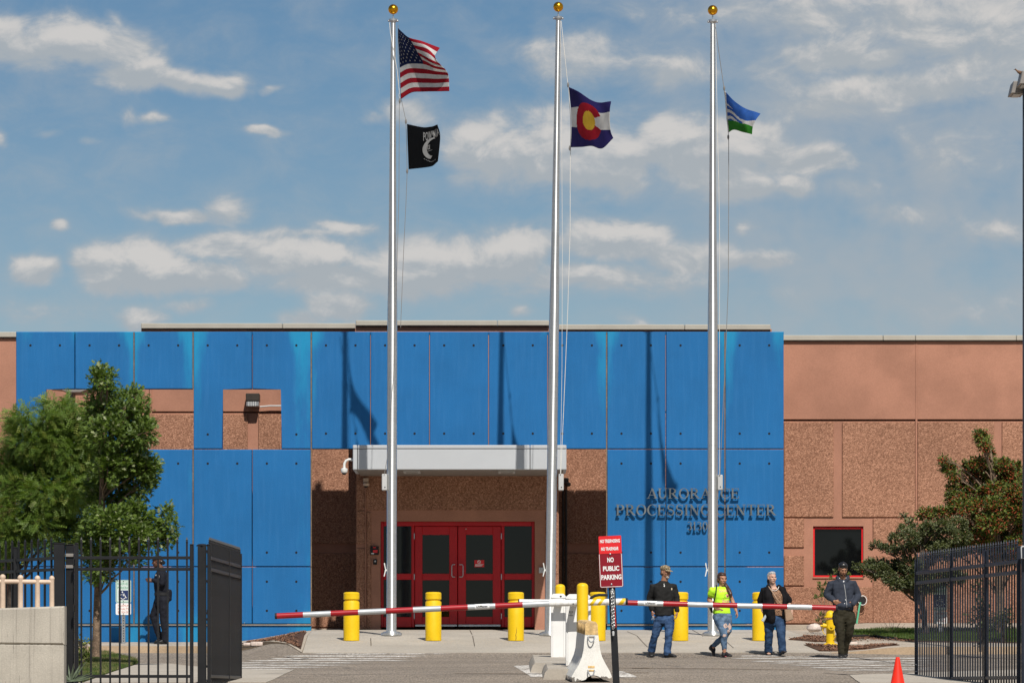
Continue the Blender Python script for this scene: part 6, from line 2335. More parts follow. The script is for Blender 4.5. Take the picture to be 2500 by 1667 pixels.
for k in range(26):
    a = r.uniform(-1.2, 1.5)
    ln = r.uniform(.16, .36)
    b0_ = P(170+r.uniform(-4, 6), 1662, 61.5+r.uniform(-.1, .1))
    e_ = b0_+Vector((math.sin(a)*ln, r.uniform(-.1, .1), math.cos(a)*ln))
    m_ = b0_.lerp(e_, .5)
    w = .011
    mb = MB()
    s_ = Vector((math.cos(a), 0, -math.sin(a)))
    mb.face([b0_-s_*w*.7, b0_+s_*w*.7, m_+s_*w+Vector((0, -.008, 0)), e_, m_-s_*w+Vector((0, -.008, 0))])
    o_ = mb.build('leaf', M['yucca'], yk, smooth=False)
    sd = o_.modifiers.new('t', 'SOLIDIFY'); sd.thickness = .004
# dark drooping plant and a dark leaf clump added as tree shade, seen through the right gate
WEEP = [(2220+x*.2213, 1320+y*.2213, rx*.2213, ry*.2213) for x, y, rx, ry in [(760, 480, 40, 40), (780, 560, 60, 50), (790, 660, 70, 60), (780, 760, 100, 60), (800, 850, 120, 60), (800, 950, 90, 60), (790, 1040, 70, 55), (780, 1120, 55, 50), (910, 820, 40, 60), (910, 900, 36, 50), (700, 860, 36, 60)]]
tree('slender_bush', 'dark slender bush glimpsed between the pickets of the right gate', 'bush', [(2394, 1590, .03), (2394, 1540, .025), (2393, 1440, .012)], WEEP, 84.0, .25, ['ever3', 'ever3', 'ever1'], 'ever', 250, .07, 47, 'bark_dark')
LOWB = [(2220+x*.2213, 1320+y*.2213, rx*.2213, ry*.2213) for x, y, rx, ry in [(1000, 830, 60, 50), (1060, 780, 50, 50), (1060, 880, 60, 60), (990, 920, 50, 50), (1100, 840, 40, 60)]]
tree('shade_clump', 'dark leaf clump standing in for tree shade behind the right gate', 'bush', [(2450, 1574, .03), (2451, 1540, .025), (2452, 1500, .015)], LOWB, 88.0, .3, ['ever3', 'ever1', 'ever3'], 'ever', 600, .05, 53, 'bark_dark')


def grass(name, label, poly, off, n, h, mats, seed):
    r = random.Random(seed)
    x0, x1 = min(p[0] for p in poly), max(p[0] for p in poly)
    y0, y1 = min(p[1] for p in poly), max(p[1] for p in poly)

    def inside(x, y):
        c = False
        for (ax, ay), (bx, by) in zip(poly, poly[1:]+poly[:1]):
            if (ay > y) != (by > y) and x < (bx-ax)*(y-ay)/(by-ay)+ax:
                c = not c
        return c
    vs_, fs_, mi = [], [], []
    while len(fs_) < n:
        x, y = r.uniform(x0, x1), r.uniform(y0, y1)
        if not inside(x, y):
            continue
        z = G(x, y)+(off(x, y) if callable(off) else off)
        hh = h*r.uniform(.5, 1.3)*(1+.5*noise.noise(Vector((x*1.5, y*.6, 0))))
        a = r.uniform(0, math.pi)
        w = .006
        b = len(vs_)
        lx, ly = r.uniform(-.5, .5)*hh, r.uniform(-.5, .5)*hh
        vs_ += [(x-w*math.cos(a), y-w*math.sin(a), z-.01), (x+w*math.cos(a), y+w*math.sin(a), z-.01), (x+lx, y+ly, z+hh)]
        fs_.append([b, b+1, b+2])
        mi.append(0 if noise.noise(Vector((x*2, y*.5, 3)))+r.uniform(-.3, .3) > -.05 else 1)
    me = bpy.data.meshes.new(name)
    me.from_pydata(vs_, [], fs_)
    for m in mats:
        me.materials.append(M[m])
    me.polygons.foreach_set('material_index', mi)
    me.update()
    o = link(name, me, None, (0, 0, 0), kind='stuff')
    return o


grass('lawn_grass', '', lawnp, lambda x, y: ro(x, y)+.035, 26000, .055, ['blade', 'blade'], 61)
grass('verge_grass', '', lgp, .02, 30000, .06, ['blade', 'dry'], 67)
# loose bark pieces on the mulch beds
r = random.Random(71)
chips_v, chips_f = [], []
for poly, off, n in (([(-4.15, 93.6), (-3.95, 86.6), (-4.9, 91.5), (-5.3, 92.6), (-5.35, 93.3)], lb, 1500), (hbp, rb, 1800), ([xy(x, y, .14) for x, y in ((1925, 1545), (1990, 1550.5), (2235, 1567), (2230, 1546), (1960, 1537))], rb, 1200)):
    for _ in range(n):
        while True:
            ws = [r.random()**1.2 for _ in poly]
            t_ = sum(ws)
            x = sum(p[0]*w for p, w in zip(poly, ws))/t_
            y = sum(p[1]*w for p, w in zip(poly, ws))/t_
            break
        i_, j_ = r.randrange(len(poly)), r.randrange(len(poly))
        f = r.random()
        x = x+(poly[i_][0]-x)*f*.95
        y = y+(poly[i_][1]-y)*f*.95
        z = G(x, y)+off(x, y)+.006
        a = r.uniform(0, math.pi)
        l_, w = r.uniform(.010, .026), r.uniform(.004, .009)
        ca, sa = math.cos(a), math.sin(a)
        tz = r.uniform(-.02, .03)
        b = len(chips_v)
        chips_v += [(x-l_*ca-w*sa, y-l_*sa+w*ca, z), (x-l_*ca+w*sa, y-l_*sa-w*ca, z+.01), (x+l_*ca+w*sa, y+l_*sa-w*ca, z+.012+tz), (x+l_*ca-w*sa, y+l_*sa+w*ca, z+tz)]
        chips_f.append([b, b+1, b+2, b+3])
me = bpy.data.meshes.new('bark_chips')
me.from_pydata(chips_v, [], chips_f)
me.materials.append(pm('bark_chip', (.17, .085, .05), .85, 0, .55, 30))
link('bark_chips', me, None, (0, 0, 0), kind='stuff')
# ---------------------------------------------------------------- people
import numpy as np
from mathutils.bvhtree import BVHTree


def solid(name, mb, mats, parent, voxel, smooth=3, folds=None, paint=None, seed=0, loc=None, keep=None):
    """weld overlapping solids into ONE continuous surface, then fold it like cloth"""
    me = bpy.data.meshes.new('tmp')
    bmesh.ops.recalc_face_normals(mb.bm, faces=mb.bm.faces)
    mb.bm.to_mesh(me)
    mb.bm.free()
    t = bpy.data.objects.new('tmp', me)
    m = t.modifiers.new('r', 'REMESH')
    m.mode, m.voxel_size = 'VOXEL', voxel
    s = t.modifiers.new('s', 'SMOOTH')
    s.factor, s.iterations = .5, smooth
    res = evaluated(t)
    bpy.data.objects.remove(t)
    bpy.data.meshes.remove(me)
    res.name = name
    org = origin(parent)
    nv = len(res.vertices)
    co, no = np.empty(nv*3), np.empty(nv*3)
    res.vertices.foreach_get('co', co)
    res.vertices.foreach_get('normal', no)
    co, no = co.reshape(-1, 3), no.reshape(-1, 3)
    if folds:
        amp, fx, fz = folds
        for i in range(nv):
            x, y, z = co[i]
            n = noise.noise(Vector((x*fx+z*fx*.35+seed, y*fx+seed*2, z*fz-x*fz*.4)))
            n2 = noise.noise(Vector((x*fx*2.3-z*fx*.6+seed*3, y*fx*2+1, z*fz*2.1+seed)))
            co[i] += no[i]*(amp*(n-.6*abs(n)+.45*n2))
    co -= np.array(org)
    res.vertices.foreach_set('co', co.ravel())
    for mt in (mats if isinstance(mats, (list, tuple)) else [mats]):
        res.materials.append(mt)
    res.polygons.foreach_set('use_smooth', [True]*len(res.polygons))
    if paint:
        for p in res.polygons:
            p.material_index = paint(p.center+org)
    return link(name, res, parent)


def drape(mb, target, f, off=.003):
    """press flat print onto the cloth behind it"""
    me, org = target.data, ORG[target.name]
    t = BVHTree.FromPolygons([v.co+org for v in me.vertices], [list(p.vertices) for p in me.polygons])
    for v in mb.bm.verts:
        h = t.ray_cast(v.co+f*.5, -f)
        if h[0] is not None:
            v.co = h[0]+f*off


def stick(target, p, f, off=.003):
    me, org = target.data, ORG[target.name]
    t = BVHTree.FromPolygons([v.co+org for v in me.vertices], [list(q.vertices) for q in me.polygons])
    h = t.ray_cast(Vector(p)+f*.6, -f)
    return h[0]+f*off if h[0] is not None else Vector(p)


def lmb(mb, pts, rad, n=12):
    """a limb: round ended, tapering tube"""
    pts = [Vector(p) for p in pts]
    a = (pts[0]-pts[1]).normalized()
    b = (pts[-1]-pts[-2]).normalized()
    P_ = [pts[0]+a*rad[0]*.9, pts[0]+a*rad[0]*.55]+pts+[pts[-1]+b*rad[-1]*.55, pts[-1]+b*rad[-1]*.9]
    R2 = [rad[0]*.35, rad[0]*.82]+list(rad)+[rad[-1]*.82, rad[-1]*.35]
    mb.tube(P_, R2, n)


def trunk(mb, rings, yaw, n=20, p=2.4):
    """torso from elliptical rings (centre, half width, half depth)"""
    r_, f_ = Vector((math.cos(yaw), math.sin(yaw), 0)), Vector((math.sin(yaw), -math.cos(yaw), 0))
    rs = []
    for c, rx, ry in rings:
        ring = []
        for k in range(n):
            a = 2*math.pi*k/n
            ca, sa = math.cos(a), math.sin(a)
            ring.append(Vector(c)+r_*(rx*math.copysign(abs(ca)**(2/p), ca))+f_*(ry*math.copysign(abs(sa)**(2/p), sa)))
        rs.append(ring)
    mb.rings(rs)


def hand(mb, wrist, down, palm, side, curl=.4, size=1.0, grip=False):
    """palm and five fingers; down = along the hand, palm = the way the palm faces, side = towards the thumb"""
    d, p, s = Vector(down).normalized(), Vector(palm).normalized(), Vector(side).normalized()
    k = size
    w = Vector(wrist)
    for t in (-.026, -.009, .009, .026):
        lmb(mb, [w+s*t*.7*k+d*.005, w+s*t*k+d*.05*k, w+s*t*1.05*k+d*.088*k], [.015*k, .015*k, .012*k], 8)
    for i, (t, ln) in enumerate(((.028, .068), (.010, .078), (-.010, .072), (-.028, .055))):
        b = w+s*t*1.08*k+d*.088*k
        c1, c2 = curl*.9, curl*2.0
        d1 = d*math.cos(c1)+p*math.sin(c1)
        d2 = d*math.cos(c2)+p*math.sin(c2)
        m = b+d1*ln*.52*k+s*t*.12
        lmb(mb, [b, m, m+d2*ln*.5*k], [.0095*k, .0088*k, .0072*k], 8)
    b = w+s*.030*k+d*.028*k
    td = (d*.62+s*.62+p*(.35+curl*.5)).normalized()
    m = b+td*.04*k
    lmb(mb, [b-td*.012, m, m+(d*.8+p*(.3+curl)+s*.1).normalized()*.032*k], [.014*k, .011*k, .009*k], 8)


def head(mb, c, yaw, pitch=0, hs=1.0, jaw=1.0):
    """skull, jaw, chin, nose, lips, brow, ears; returns frame (right, forward, up)"""
    f = Vector((math.sin(yaw)*math.cos(pitch), -math.cos(yaw)*math.cos(pitch), -math.sin(pitch)))
    r_ = Vector((math.cos(yaw), math.sin(yaw), 0))
    u = r_.cross(-f) if False else (f.cross(r_)*-1)
    if u.z < 0:
        u = -u
    rot = Matrix((r_, f, u)).transposed()
    c = Vector(c)

    def at(a, b, d):
        return c+r_*(a*hs)+f*(b*hs)+u*(d*hs)
    mb.ball(at(0, -.012, .030), hs, (.074, .092, .085), 20, rot)
    mb.ball(at(0, .022, -.030), hs, (.060*jaw, .066, .078), 18, rot)
    mb.ball(at(0, .052, -.088), hs, (.030*jaw, .028, .022), 12, rot)
    mb.ball(at(0, .080, .024), hs, (.048, .014, .012), 12, rot)
    lmb(mb, [at(0, .088, .012), at(0, .100, -.012), at(0, .106, -.026)], [.008*hs, .011*hs, .013*hs], 8)
    mb.ball(at(-.012, .094, -.030), hs, (.009, .010, .008), 8, rot)
    mb.ball(at(.012, .094, -.030), hs, (.009, .010, .008), 8, rot)
    mb.ball(at(0, .084, -.055), hs, (.024, .010, .006), 10, rot)
    mb.ball(at(0, .082, -.066), hs, (.021, .010, .007), 10, rot)
    for s_ in (-1, 1):
        mb.ball(at(s_*.040, .064, -.018), hs, (.024, .018, .024), 10, rot)
        mb.ball(at(s_*.074, -.012, -.004), hs, (.010, .022, .032), 10, rot)
    return r_, f, u, at, rot


def skin_mat(name, c):
    m = pm(name, c, .5, 0, .08, 14, .04, 80, spec=.35)
    t, b, k = parts_of(m)
    b.inputs['Subsurface Weight'].default_value = .08
    b.inputs['Subsurface Radius'].default_value = (.01, .004, .002)
    return m


def denim_mat(name, c, fade):
    m = pm(name, c, .8, 0, .25, 7, .22, 130, .3, 120, spec=.15, c2=fade)
    return m


def face(par, at, rot, hs, eye, brow, lip, browmat, lipmat, eyes_open=True):
    for s_ in (-1, 1):
        mb = MB(); mb.ball(at(s_*.031, .0750, .008), hs, (.0115, .0110, .0044 if eyes_open else .0026), 10, rot)
        e = mb.build('eye', eye, par)
        mb = MB(); mb.ball(at(s_*.033, .0815, .0245), hs, (.018, .008, .0030), 10, rot)
        mb.build('eyebrow', browmat, par)
    mb = MB(); mb.ball(at(0, .0865, -.0605), hs, (.021, .009, .0055), 10, rot)
    mb.build('lips', lipmat, par)


EYE_M = pm('eye_dark', (.045, .028, .02), .3, 0, .1)
class Person:
    def __init__(self, label, xref, d, yfoot, k, zoff=0.0, ref=1480):
        self.d, self.xr, self.k, self.ref = d, xref, k, ref
        self.base = P(0, yfoot, d)
        self.o = None
        self.label = label

    def start(self, x_photo, z):
        self.X, self.Z0 = X_(x_photo, self.d), z
        self.o = thing('person', self.label, 'person', (self.X, self.d, self.Z0))
        return self

    def __call__(self, x, y, dep=0.0):
        """crop pixel -> world point, dep = metres nearer the camera"""
        return Vector((self.X+(x-self.xr)*self.k, self.d-dep, self.Z0+(self.ref-y)*self.k))


def shoe(mb, heel, toe, w=.045, h=.06, up=None):
    heel, toe = Vector(heel), Vector(toe)
    d = (toe-heel)
    L_ = d.length
    d.normalize()
    up = Vector((0, 0, 1)) if up is None else Vector(up)
    s = d.cross(up).normalized()
    up = s.cross(d).normalized()
    if up.z < 0:
        up = -up
    rs = []
    for f, ww, hh in ((-.02, .5, .6), (.03, .8, .95), (.15, .9, 1.15), (.32, .86, 1.1), (.5, .95, .85), (.7, 1.08, .66), (.88, .95, .5), (.98, .6, .36), (1.01, .3, .22)):
        c = heel+d*(f*L_)
        rs.append([c+s*(w*ww*math.copysign(abs(math.cos(a))**.7, math.cos(a)))+up*(h*hh*.5+h*hh*.5*math.copysign(abs(math.sin(a))**.8, math.sin(a))) for a in [2*math.pi*k/14 for k in range(14)]])
    mb.rings(rs)


GD = lambda x, d: G(X_(x, d), d)

# --- 1: man in the camouflage cap
d = 84.2
k = .1657/S(d)
p1 = Person('person in a camouflage cap, black long sleeve shirt and blue jeans walking to the right', 280, d, 1605, k)
p1.start(1616.4, GD(1616, d)+.004)
Q = p1
SK1 = skin_mat('skin_tanned', (.33, .165, .10))
hs = 1.0
hc = Q(330, 228, .02)
yaw1, ty = R(42), R(22)
mb = MB()
r_, f_, u_, at, rot = head(mb, hc, yaw1, R(2), 1.03, 1.08)
lmb(mb, [Q(305, 400, .0), Q(318, 330, .01), hc+Vector((0, 0, -.03))], [.075, .062, .058])
trunk(mb, [(Q(310, 880), .15, .10), (Q(305, 760), .16, .11), (Q(302, 600), .165, .115), (Q(300, 460), .15, .09), (Q(303, 415), .10, .07), (Q(305, 370), .055, .05)], ty)
Ls, Le, Lw = Q(152, 432, .02), Q(100, 620, -.02), Q(128, 785, .03)
Rs, Re, Rw = Q(448, 434, -.02), Q(492, 610, -.02), Q(500, 800, .06)
lmb(mb, [Ls.lerp(Le, .2), Le], [.036, .034]); lmb(mb, [Le, Lw], [.039, .028])
lmb(mb, [Rs.lerp(Re, .2), Re], [.036, .034]); lmb(mb, [Re, Rw], [.039, .028])
hand(mb, Lw+Vector((.004, 0, -.012)), (.12, -.1, -1), (.8, .5, .1), (.25, -1, 0), .85)
hand(mb, Rw+Vector((0, 0, -.012)), (-.10, -.15, -1), (-1, .15, 0), (-.1, -1, 0), .55)
lmb(mb, [Q(232, 900), Q(195, 1110, -.02), Q(130, 1390, -.16)], [.06, .040, .034])
lmb(mb, [Q(372, 900), Q(376, 1130, .10), Q(352, 1400, .10)], [.06, .040, .034])
solid('body', mb, SK1, Q.o, .0065, 3)
face(Q.o, at, rot, 1.03, EYE_M, None, None, pm('brow_grey', (.12, .10, .09), .8), pm('lip_brown', (.30, .13, .09), .5))
mb = MB()
mb.ball(at(0, .058, -.082), 1.03, (.040, .034, .032), 14, rot)
mb.ball(at(0, .086, -.048), 1.03, (.030, .012, .007), 10, rot)
solid('beard', mb, pm('grey_beard', (.36, .33, .30), .9, 0, .3, 60, .3, 200), Q.o, .006, 1)
mb = MB()
mb.ball(at(0, -.030, -.018), 1.03, (.080, .072, .052), 16, rot)
solid('hair', mb, pm('hair_dark_grey', (.055, .048, .042), .8, 0, .3, 60), Q.o, .007, 1)
CAMO = pm('camouflage', (.23, .17, .10), .8, 0, .1, 6, .1, 120, spec=.1)
t, b, kk = parts_of(CAMO)
o_ = t.nodes.new('ShaderNodeTexCoord').outputs['Object']
a_ = nz(t, o_, 26, 4, .6)
b_ = nz(t, vmt(t, 'ADD', o_, (3, 5, 1)), 34, 4, .6)
kk = mixc(t, mapped(t, a_.outputs[0], .50, .54), kk, (.42, .34, .22))
kk = mixc(t, mapped(t, b_.outputs[0], .56, .59), kk, (.055, .05, .03))
t.links.new(kk, b.inputs['Base Color'])
mb = MB()
mb.ball(at(0, -.010, .068), 1.03, (.086, .102, .064), 20, rot)
rs = []
for bb, ww in ((.060, .074), (.095, .072), (.130, .060), (.160, .036)):
    c = [at(math.cos(a)*ww, bb+math.sin(a)*.004, .052-(bb-.06)*.30+math.sin(a)*.006-abs(math.cos(a))**2*.014) for a in [2*math.pi*i/14 for i in range(14)]]
    rs.append(c)
mb.rings(rs)
solid('cap', mb, CAMO, Q.o, .006, 2)
BLK = pm('black_knit', (.016, .0155, .015), .85, 0, .25, 9, .25, 140, .3, 130, spec=.2)
mb = MB()
trunk(mb, [(Q(312, 862), .190, .135), (Q(310, 800), .187, .135), (Q(306, 700), .184, .138), (Q(303, 600), .186, .138), (Q(300, 500), .196, .132), (Q(300, 440), .205, .118), (Q(303, 400), .165, .098), (Q(305, 372), .105, .082), (Q(307, 352), .075, .068)], ty)
lmb(mb, [Q(235, 425, .02), Ls, Le+Vector((0, 0, .02)), Le], [.062, .070, .062, .060]); lmb(mb, [Le, Le.lerp(Lw, .6), Lw+Vector((0, 0, .012))], [.060, .052, .044])
lmb(mb, [Q(370, 425, -.02), Rs, Re+Vector((0, 0, .02)), Re], [.062, .070, .062, .060]); lmb(mb, [Re, Re.lerp(Rw, .6), Rw+Vector((0, 0, .012))], [.060, .052, .044])
shirt1 = solid('shirt', mb, BLK, Q.o, .0085, 3, (.013, 7, 9), seed=1)
for x, y, w, h in ((306, 401, 7, 8), (309, 430, 9, 16)):
    mb = MB(); mb.ball(stick(shirt1, Q(x, y), Vector((0, -1, 0))), 1, (w*k, .005, h*k), 8); mb.build('button_placket', M['white_plain'], Q.o)
mb = MB(); c_ = stick(shirt1, Q(420, 472), Vector((0, -1, 0))); mb.box(c_.x-.011, c_.x+.011, c_.y-.004, c_.y+.004, c_.z-.018, c_.z+.018, .002, Matrix.Rotation(R(25), 3, 'Z')); mb.build('chest_label', pm('label_beige', (.62, .52, .38), .7), Q.o)
DEN1 = denim_mat('denim_blue', (.020, .050, .125), (.060, .115, .23))
mb = MB()
trunk(mb, [(Q(308, 985), .13, .10), (Q(308, 930), .165, .125), (Q(310, 880), .172, .125), (Q(310, 835), .168, .12)], ty)
lmb(mb, [Q(238, 900), Q(225, 1000, .0), Q(190, 1120, -.01), Q(150, 1260, -.09), Q(128, 1375, -.15)], [.105, .098, .076, .068, .074])
lmb(mb, [Q(376, 900), Q(384, 1000, .06), Q(380, 1130, .10), Q(366, 1270, .10), Q(352, 1370, .10), Q(356, 1405, .10)], [.105, .098, .078, .070, .076, .082])
solid('jeans', mb, DEN1, Q.o, .0085, 3, (.014, 8, 11), seed=2)
SHB = pm('black_shoe', (.012, .011, .011), .5, 0, .2, 20, .2, 60)
zf = Q.Z0+.002
mb = MB(); sh1 = Q(352, 1480, .08); shoe(mb, (Q(318, 0).x, d-.06, zf), (Q(482, 0).x, d-.22, zf), .050, .095); solid('shoe', mb, SHB, Q.o, .007, 2)
mb = MB(); shoe(mb, (Q(122, 0).x, d+.25, Q(0, 1405).z), (Q(126, 0).x, d+.02, Q(0, 1470).z), .050, .085); solid('shoe', mb, SHB, Q.o, .007, 2)
ky = thing('keys', 'small bunch of keys held in the right hand of the man in the cap', 'keys', Q(140, 910, .06))
for i, (x0, y0, x1, y1) in enumerate(((142, 880, 126, 925), (146, 885, 150, 930), (150, 885, 166, 920))):
    mb = MB(); mb.bar(Q(x0, y0, .07+.004*i), Q(x1, y1, .075+.004*i), .004, .012); mb.ball(Q(x0, y0, .07+.004*i), .011, (1, .4, 1), 8); mb.build('key', M['steel'], ky)

# --- 2: woman in the neon shirt
d = 84.3
k = .1531/S(d)
p2 = Person('person in a neon yellow printed shirt and ripped blue jeans with a black shoulder bag', 340, d, 1606, k, ref=1475)
p2.start(1710+340*.1531, GD(1762, d)+.004)
Q = p2
SK2 = skin_mat('skin_warm', (.42, .215, .135))
hc = Q(343, 232, .03)
yw, ty = R(24), R(22)
mb = MB()
r_, f_, u_, at, rot = head(mb, hc, yw, R(4), 1.0, .96)
lmb(mb, [Q(330, 400), Q(336, 340, .01), hc+Vector((0, 0, -.03))], [.062, .052, .05])
trunk(mb, [(Q(340, 840), .15, .115), (Q(338, 740), .14, .11), (Q(335, 620), .125, .10), (Q(325, 480), .12, .09), (Q(318, 415), .09, .065), (Q(322, 370), .05, .048)], ty)
Ls, Le, Lw = Q(192, 415, .02), Q(140, 560, -.05), Q(232, 690, .13)
Rs, Re, Rw = Q(430, 410, -.04), Q(508, 570, -.04), Q(568, 735, .05)
lmb(mb, [Ls.lerp(Le, .25), Ls.lerp(Le, .5), Le], [.050, .050, .040]); lmb(mb, [Le, Le.lerp(Lw, .35), Lw], [.042, .040, .027])
lmb(mb, [Rs.lerp(Re, .25), Rs.lerp(Re, .5), Re], [.044, .044, .038]); lmb(mb, [Re, Re.lerp(Rw, .35), Rw], [.038, .037, .026])
hand(mb, Lw+Vector((.002, 0, -.002)), (.85, -.1, -.45), (.1, .9, -.1), (.45, -.4, .8), .25, .95)
hand(mb, Rw+Vector((.002, 0, -.008)), (.22, -.25, -1), (-.8, .5, 0), (.2, -1, .1), .5, .95)
lmb(mb, [Q(290, 830, .02), Q(355, 1045, .15), Q(378, 1395, .10)], [.06, .044, .036])
lmb(mb, [Q(410, 830, .0), Q(440, 1060, .02), Q(330, 1190, -.12), Q(212, 1310, -.25)], [.06, .044, .042, .035])
solid('body', mb, SK2, Q.o, .0062, 3)
BRH = pm('hair_brown', (.050, .022, .014), .45, 0, .4, 40, .3, 160, spec=.5)
face(Q.o, at, rot, 1.0, EYE_M, None, None, BRH, pm('lip_rose', (.34, .10, .08), .45), False)
mb = MB(); mb.ball(at(0, .0900, -.0602), 1, (.013, .006, .0026), 8, rot); mb.build('teeth', M['white_plain'], Q.o)
mb = MB()
mb.ball(at(0, -.026, .044), 1, (.082, .088, .084), 18, rot)
mb.ball(at(0, .020, .082), 1, (.070, .062, .040), 14, rot)
mb.ball(at(.0, -.058, -.02), 1, (.076, .052, .075), 14, rot)
for s_ in (-1, 1):
    mb.ball(at(s_*.066, .012, .02), 1, (.018, .045, .05), 10, rot)
lmb(mb, [at(.02, -.095, .0), Q(420, 360, -.02), Q(452, 420, .06), Q(478, 480, .10), Q(484, 530, .11)], [.040, .042, .044, .036, .014])
solid('hair', mb, BRH, Q.o, .007, 2, (.004, 30, 8), seed=5)
NEON = pm('neon_cloth', (.52, .92, .035), .75, 0, .05, 9, .04, 120, .15, 110, spec=.2)
mb = MB()
trunk(mb, [(Q(340, 782), .164, .138), (Q(340, 740), .162, .140), (Q(338, 660), .152, .135), (Q(336, 590), .150, .132), (Q(334, 520), .158, .142), (Q(328, 460), .160, .138), (Q(318, 410), .148, .110), (Q(318, 378), .105, .080), (Q(326, 352), .068, .060)], ty)
lmb(mb, [Q(255, 405, .02), Ls, Ls.lerp(Le, .42)], [.066, .076, .072])
lmb(mb, [Q(370, 405, -.02), Rs, Rs.lerp(Re, .42)], [.062, .068, .060])
shirt2 = solid('shirt', mb, NEON, Q.o, .0082, 3, (.010, 8, 10), seed=7)
PINKP = pm('print_pink', (.75, .34, .26), .7, 0, .1)
fr_ = Vector((math.sin(ty), -math.cos(ty), 0)); rr_ = Vector((math.cos(ty), math.sin(ty), 0))


def on_front(x, y, dep):
    p = Q(x, y)
    return Vector((p.x, d, p.z))+fr_*dep


for t_, x, y, h, w in (('SAVES', 362, 440, 44, 165), ('SHAC', 398, 605, 46, 150)):
    mb = MB()
    lettering(mb, t_, on_front(x-22, y, .150), rr_, (0, 0, 1), h*k, w*k, .03)
    mb.bm.normal_update()
    bmesh.ops.triangulate(mb.bm, faces=mb.bm.faces)
    drape(mb, shirt2, fr_, .004)
    mb.build('print', PINKP, Q.o, smooth=False, fix=False)
mb = MB()
c = on_front(392, 500, .152)
mb.rings([[c+rr_*(math.cos(a)*rx)+Vector((0, 0, math.sin(a)*rz)) for a in [2*math.pi*i/20 for i in range(20)]] for rx, rz in ((66*k, 40*k), (60*k, 35*k))], cap=False)
drape(mb, shirt2, fr_, .003)
mb.build('print', pm('print_green', (.10, .30, .05), .7), Q.o, smooth=False)
for s_ in (-1, 1):
    mb = MB(); mb.ball(c+rr_*(s_*16*k)+Vector((0, 0, 12*k)), 1, (20*k, .004, 17*k), 10); drape(mb, shirt2, fr_, .005); mb.build('print', PINKP, Q.o)
mb = MB(); mb.rings([[c+rr_*(a*k)+fr_*dy+Vector((0, 0, b*k)) for a, b in ((-34, 8), (34, 8), (12, -26), (-12, -26))] for dy in (-.002, .004)]); drape(mb, shirt2, fr_, .0045); mb.build('print', PINKP, Q.o, smooth=False)
mb = MB(); mb.ball(c+fr_*.003+Vector((0, 0, -6*k)), 1, (10*k, .005, 14*k), 8); drape(mb, shirt2, fr_, .007); mb.build('print', M['rubber'], Q.o)
DEN2 = denim_mat('denim_light', (.055, .10, .175), (.15, .23, .34))
mb = MB()
trunk(mb, [(Q(350, 905), .135, .12), (Q(346, 860), .163, .135), (Q(342, 800), .163, .132), (Q(340, 752), .150, .122)], ty)
lmb(mb, [Q(288, 830, .02), Q(312, 930, .09), Q(356, 1045, .15), Q(368, 1130, .15), Q(368, 1240, .12), Q(378, 1360, .10)], [.112, .096, .072, .068, .062, .046])
lmb(mb, [Q(412, 830, -.0), Q(430, 940, .02), Q(438, 1050, .03), Q(390, 1140, -.04), Q(290, 1220, -.16), Q(225, 1285, -.23)], [.104, .088, .070, .066, .056, .044])
jeans2 = solid('jeans', mb, DEN2, Q.o, .0082, 3, (.009, 10, 14), seed=9)
SKP = pm('torn_denim_skin', (.52, .38, .32), .7, 0, .12, 60, .1, 120)
for x, y, dep, rx, rz in ((395, 975, .225, 34, 38), (462, 990, .105, 24, 50), (378, 1132, .223, 30, 20), (440, 1065, .115, 18, 30)):
    mb = MB()
    cc = Q(x, y, dep)
    mb.rings([[cc+Vector((math.cos(a)*rx*k*f, 0, math.sin(a)*rz*k*f)) for a in [2*math.pi*i/24 for i in range(24)]] for f in (.05, .5, 1)], cap=False)
    for v in mb.bm.verts:
        v.co += Vector((noise.noise(v.co*45), 0, noise.noise(v.co*45+Vector((4, 0, 0)))))*.016
    drape(mb, jeans2, Vector((0, -1, 0)), .003)
    mb.build('ripped_patch', SKP, Q.o, smooth=True, fix=False)
SHP = pm('black_sneaker', (.016, .014, .016), .6, 0, .3, 20, .2, 60)
zf = Q.Z0+.002
mb = MB(); shoe(mb, (Q(362, 0).x, d-.05, zf+.01), (Q(486, 0).x, d-.20, zf), .044, .085); lmb(mb, [Q(372, 1415, .09), Q(374, 1440, .09)], [.045, .05]); solid('shoe', mb, SHP, Q.o, .007, 2)
mb = MB(); shoe(mb, (Q(165, 0).x, d+.30, Q(0, 1330).z), (Q(215, 0).x, d+.22, Q(0, 1472).z), .044, .082, up=(.9, .2, .3)); lmb(mb, [Q(195, 1300, -.26), Q(185, 1330, -.28)], [.042, .05]); solid('shoe', mb, SHP, Q.o, .007, 2)
mb = MB(); mb.ball(Q(395, 1465, .17), 1, (16*k, .02, 6*k), 8); mb.build('shoe_trim', pm('trim_pink', (.6, .12, .16), .6), Q.o)
bag = thing('shoulder_bag', 'black shoulder bag hanging at the hip of the woman in the neon shirt', 'bag', Q(165, 725, .0))
BAGM = pm('black_leather', (.010, .010, .011), .45, 0, .2, 15)
mb = MB(); mb.prism([(Q(x, 0).x, Q(0, y).z) for x, y in ((118, 640), (190, 600), (196, 765), (172, 770))], d-.02, d+.10, .012); mb.build('pouch', BAGM, bag)
mb = MB()
pts = [Q(255, 330, .02), Q(252, 372, .115), Q(244, 440, .165), Q(228, 520, .165), Q(205, 590, .12), Q(192, 640, .06)]
mb.tube(pts, .011, 8); mb.build('strap', BAGM, bag)

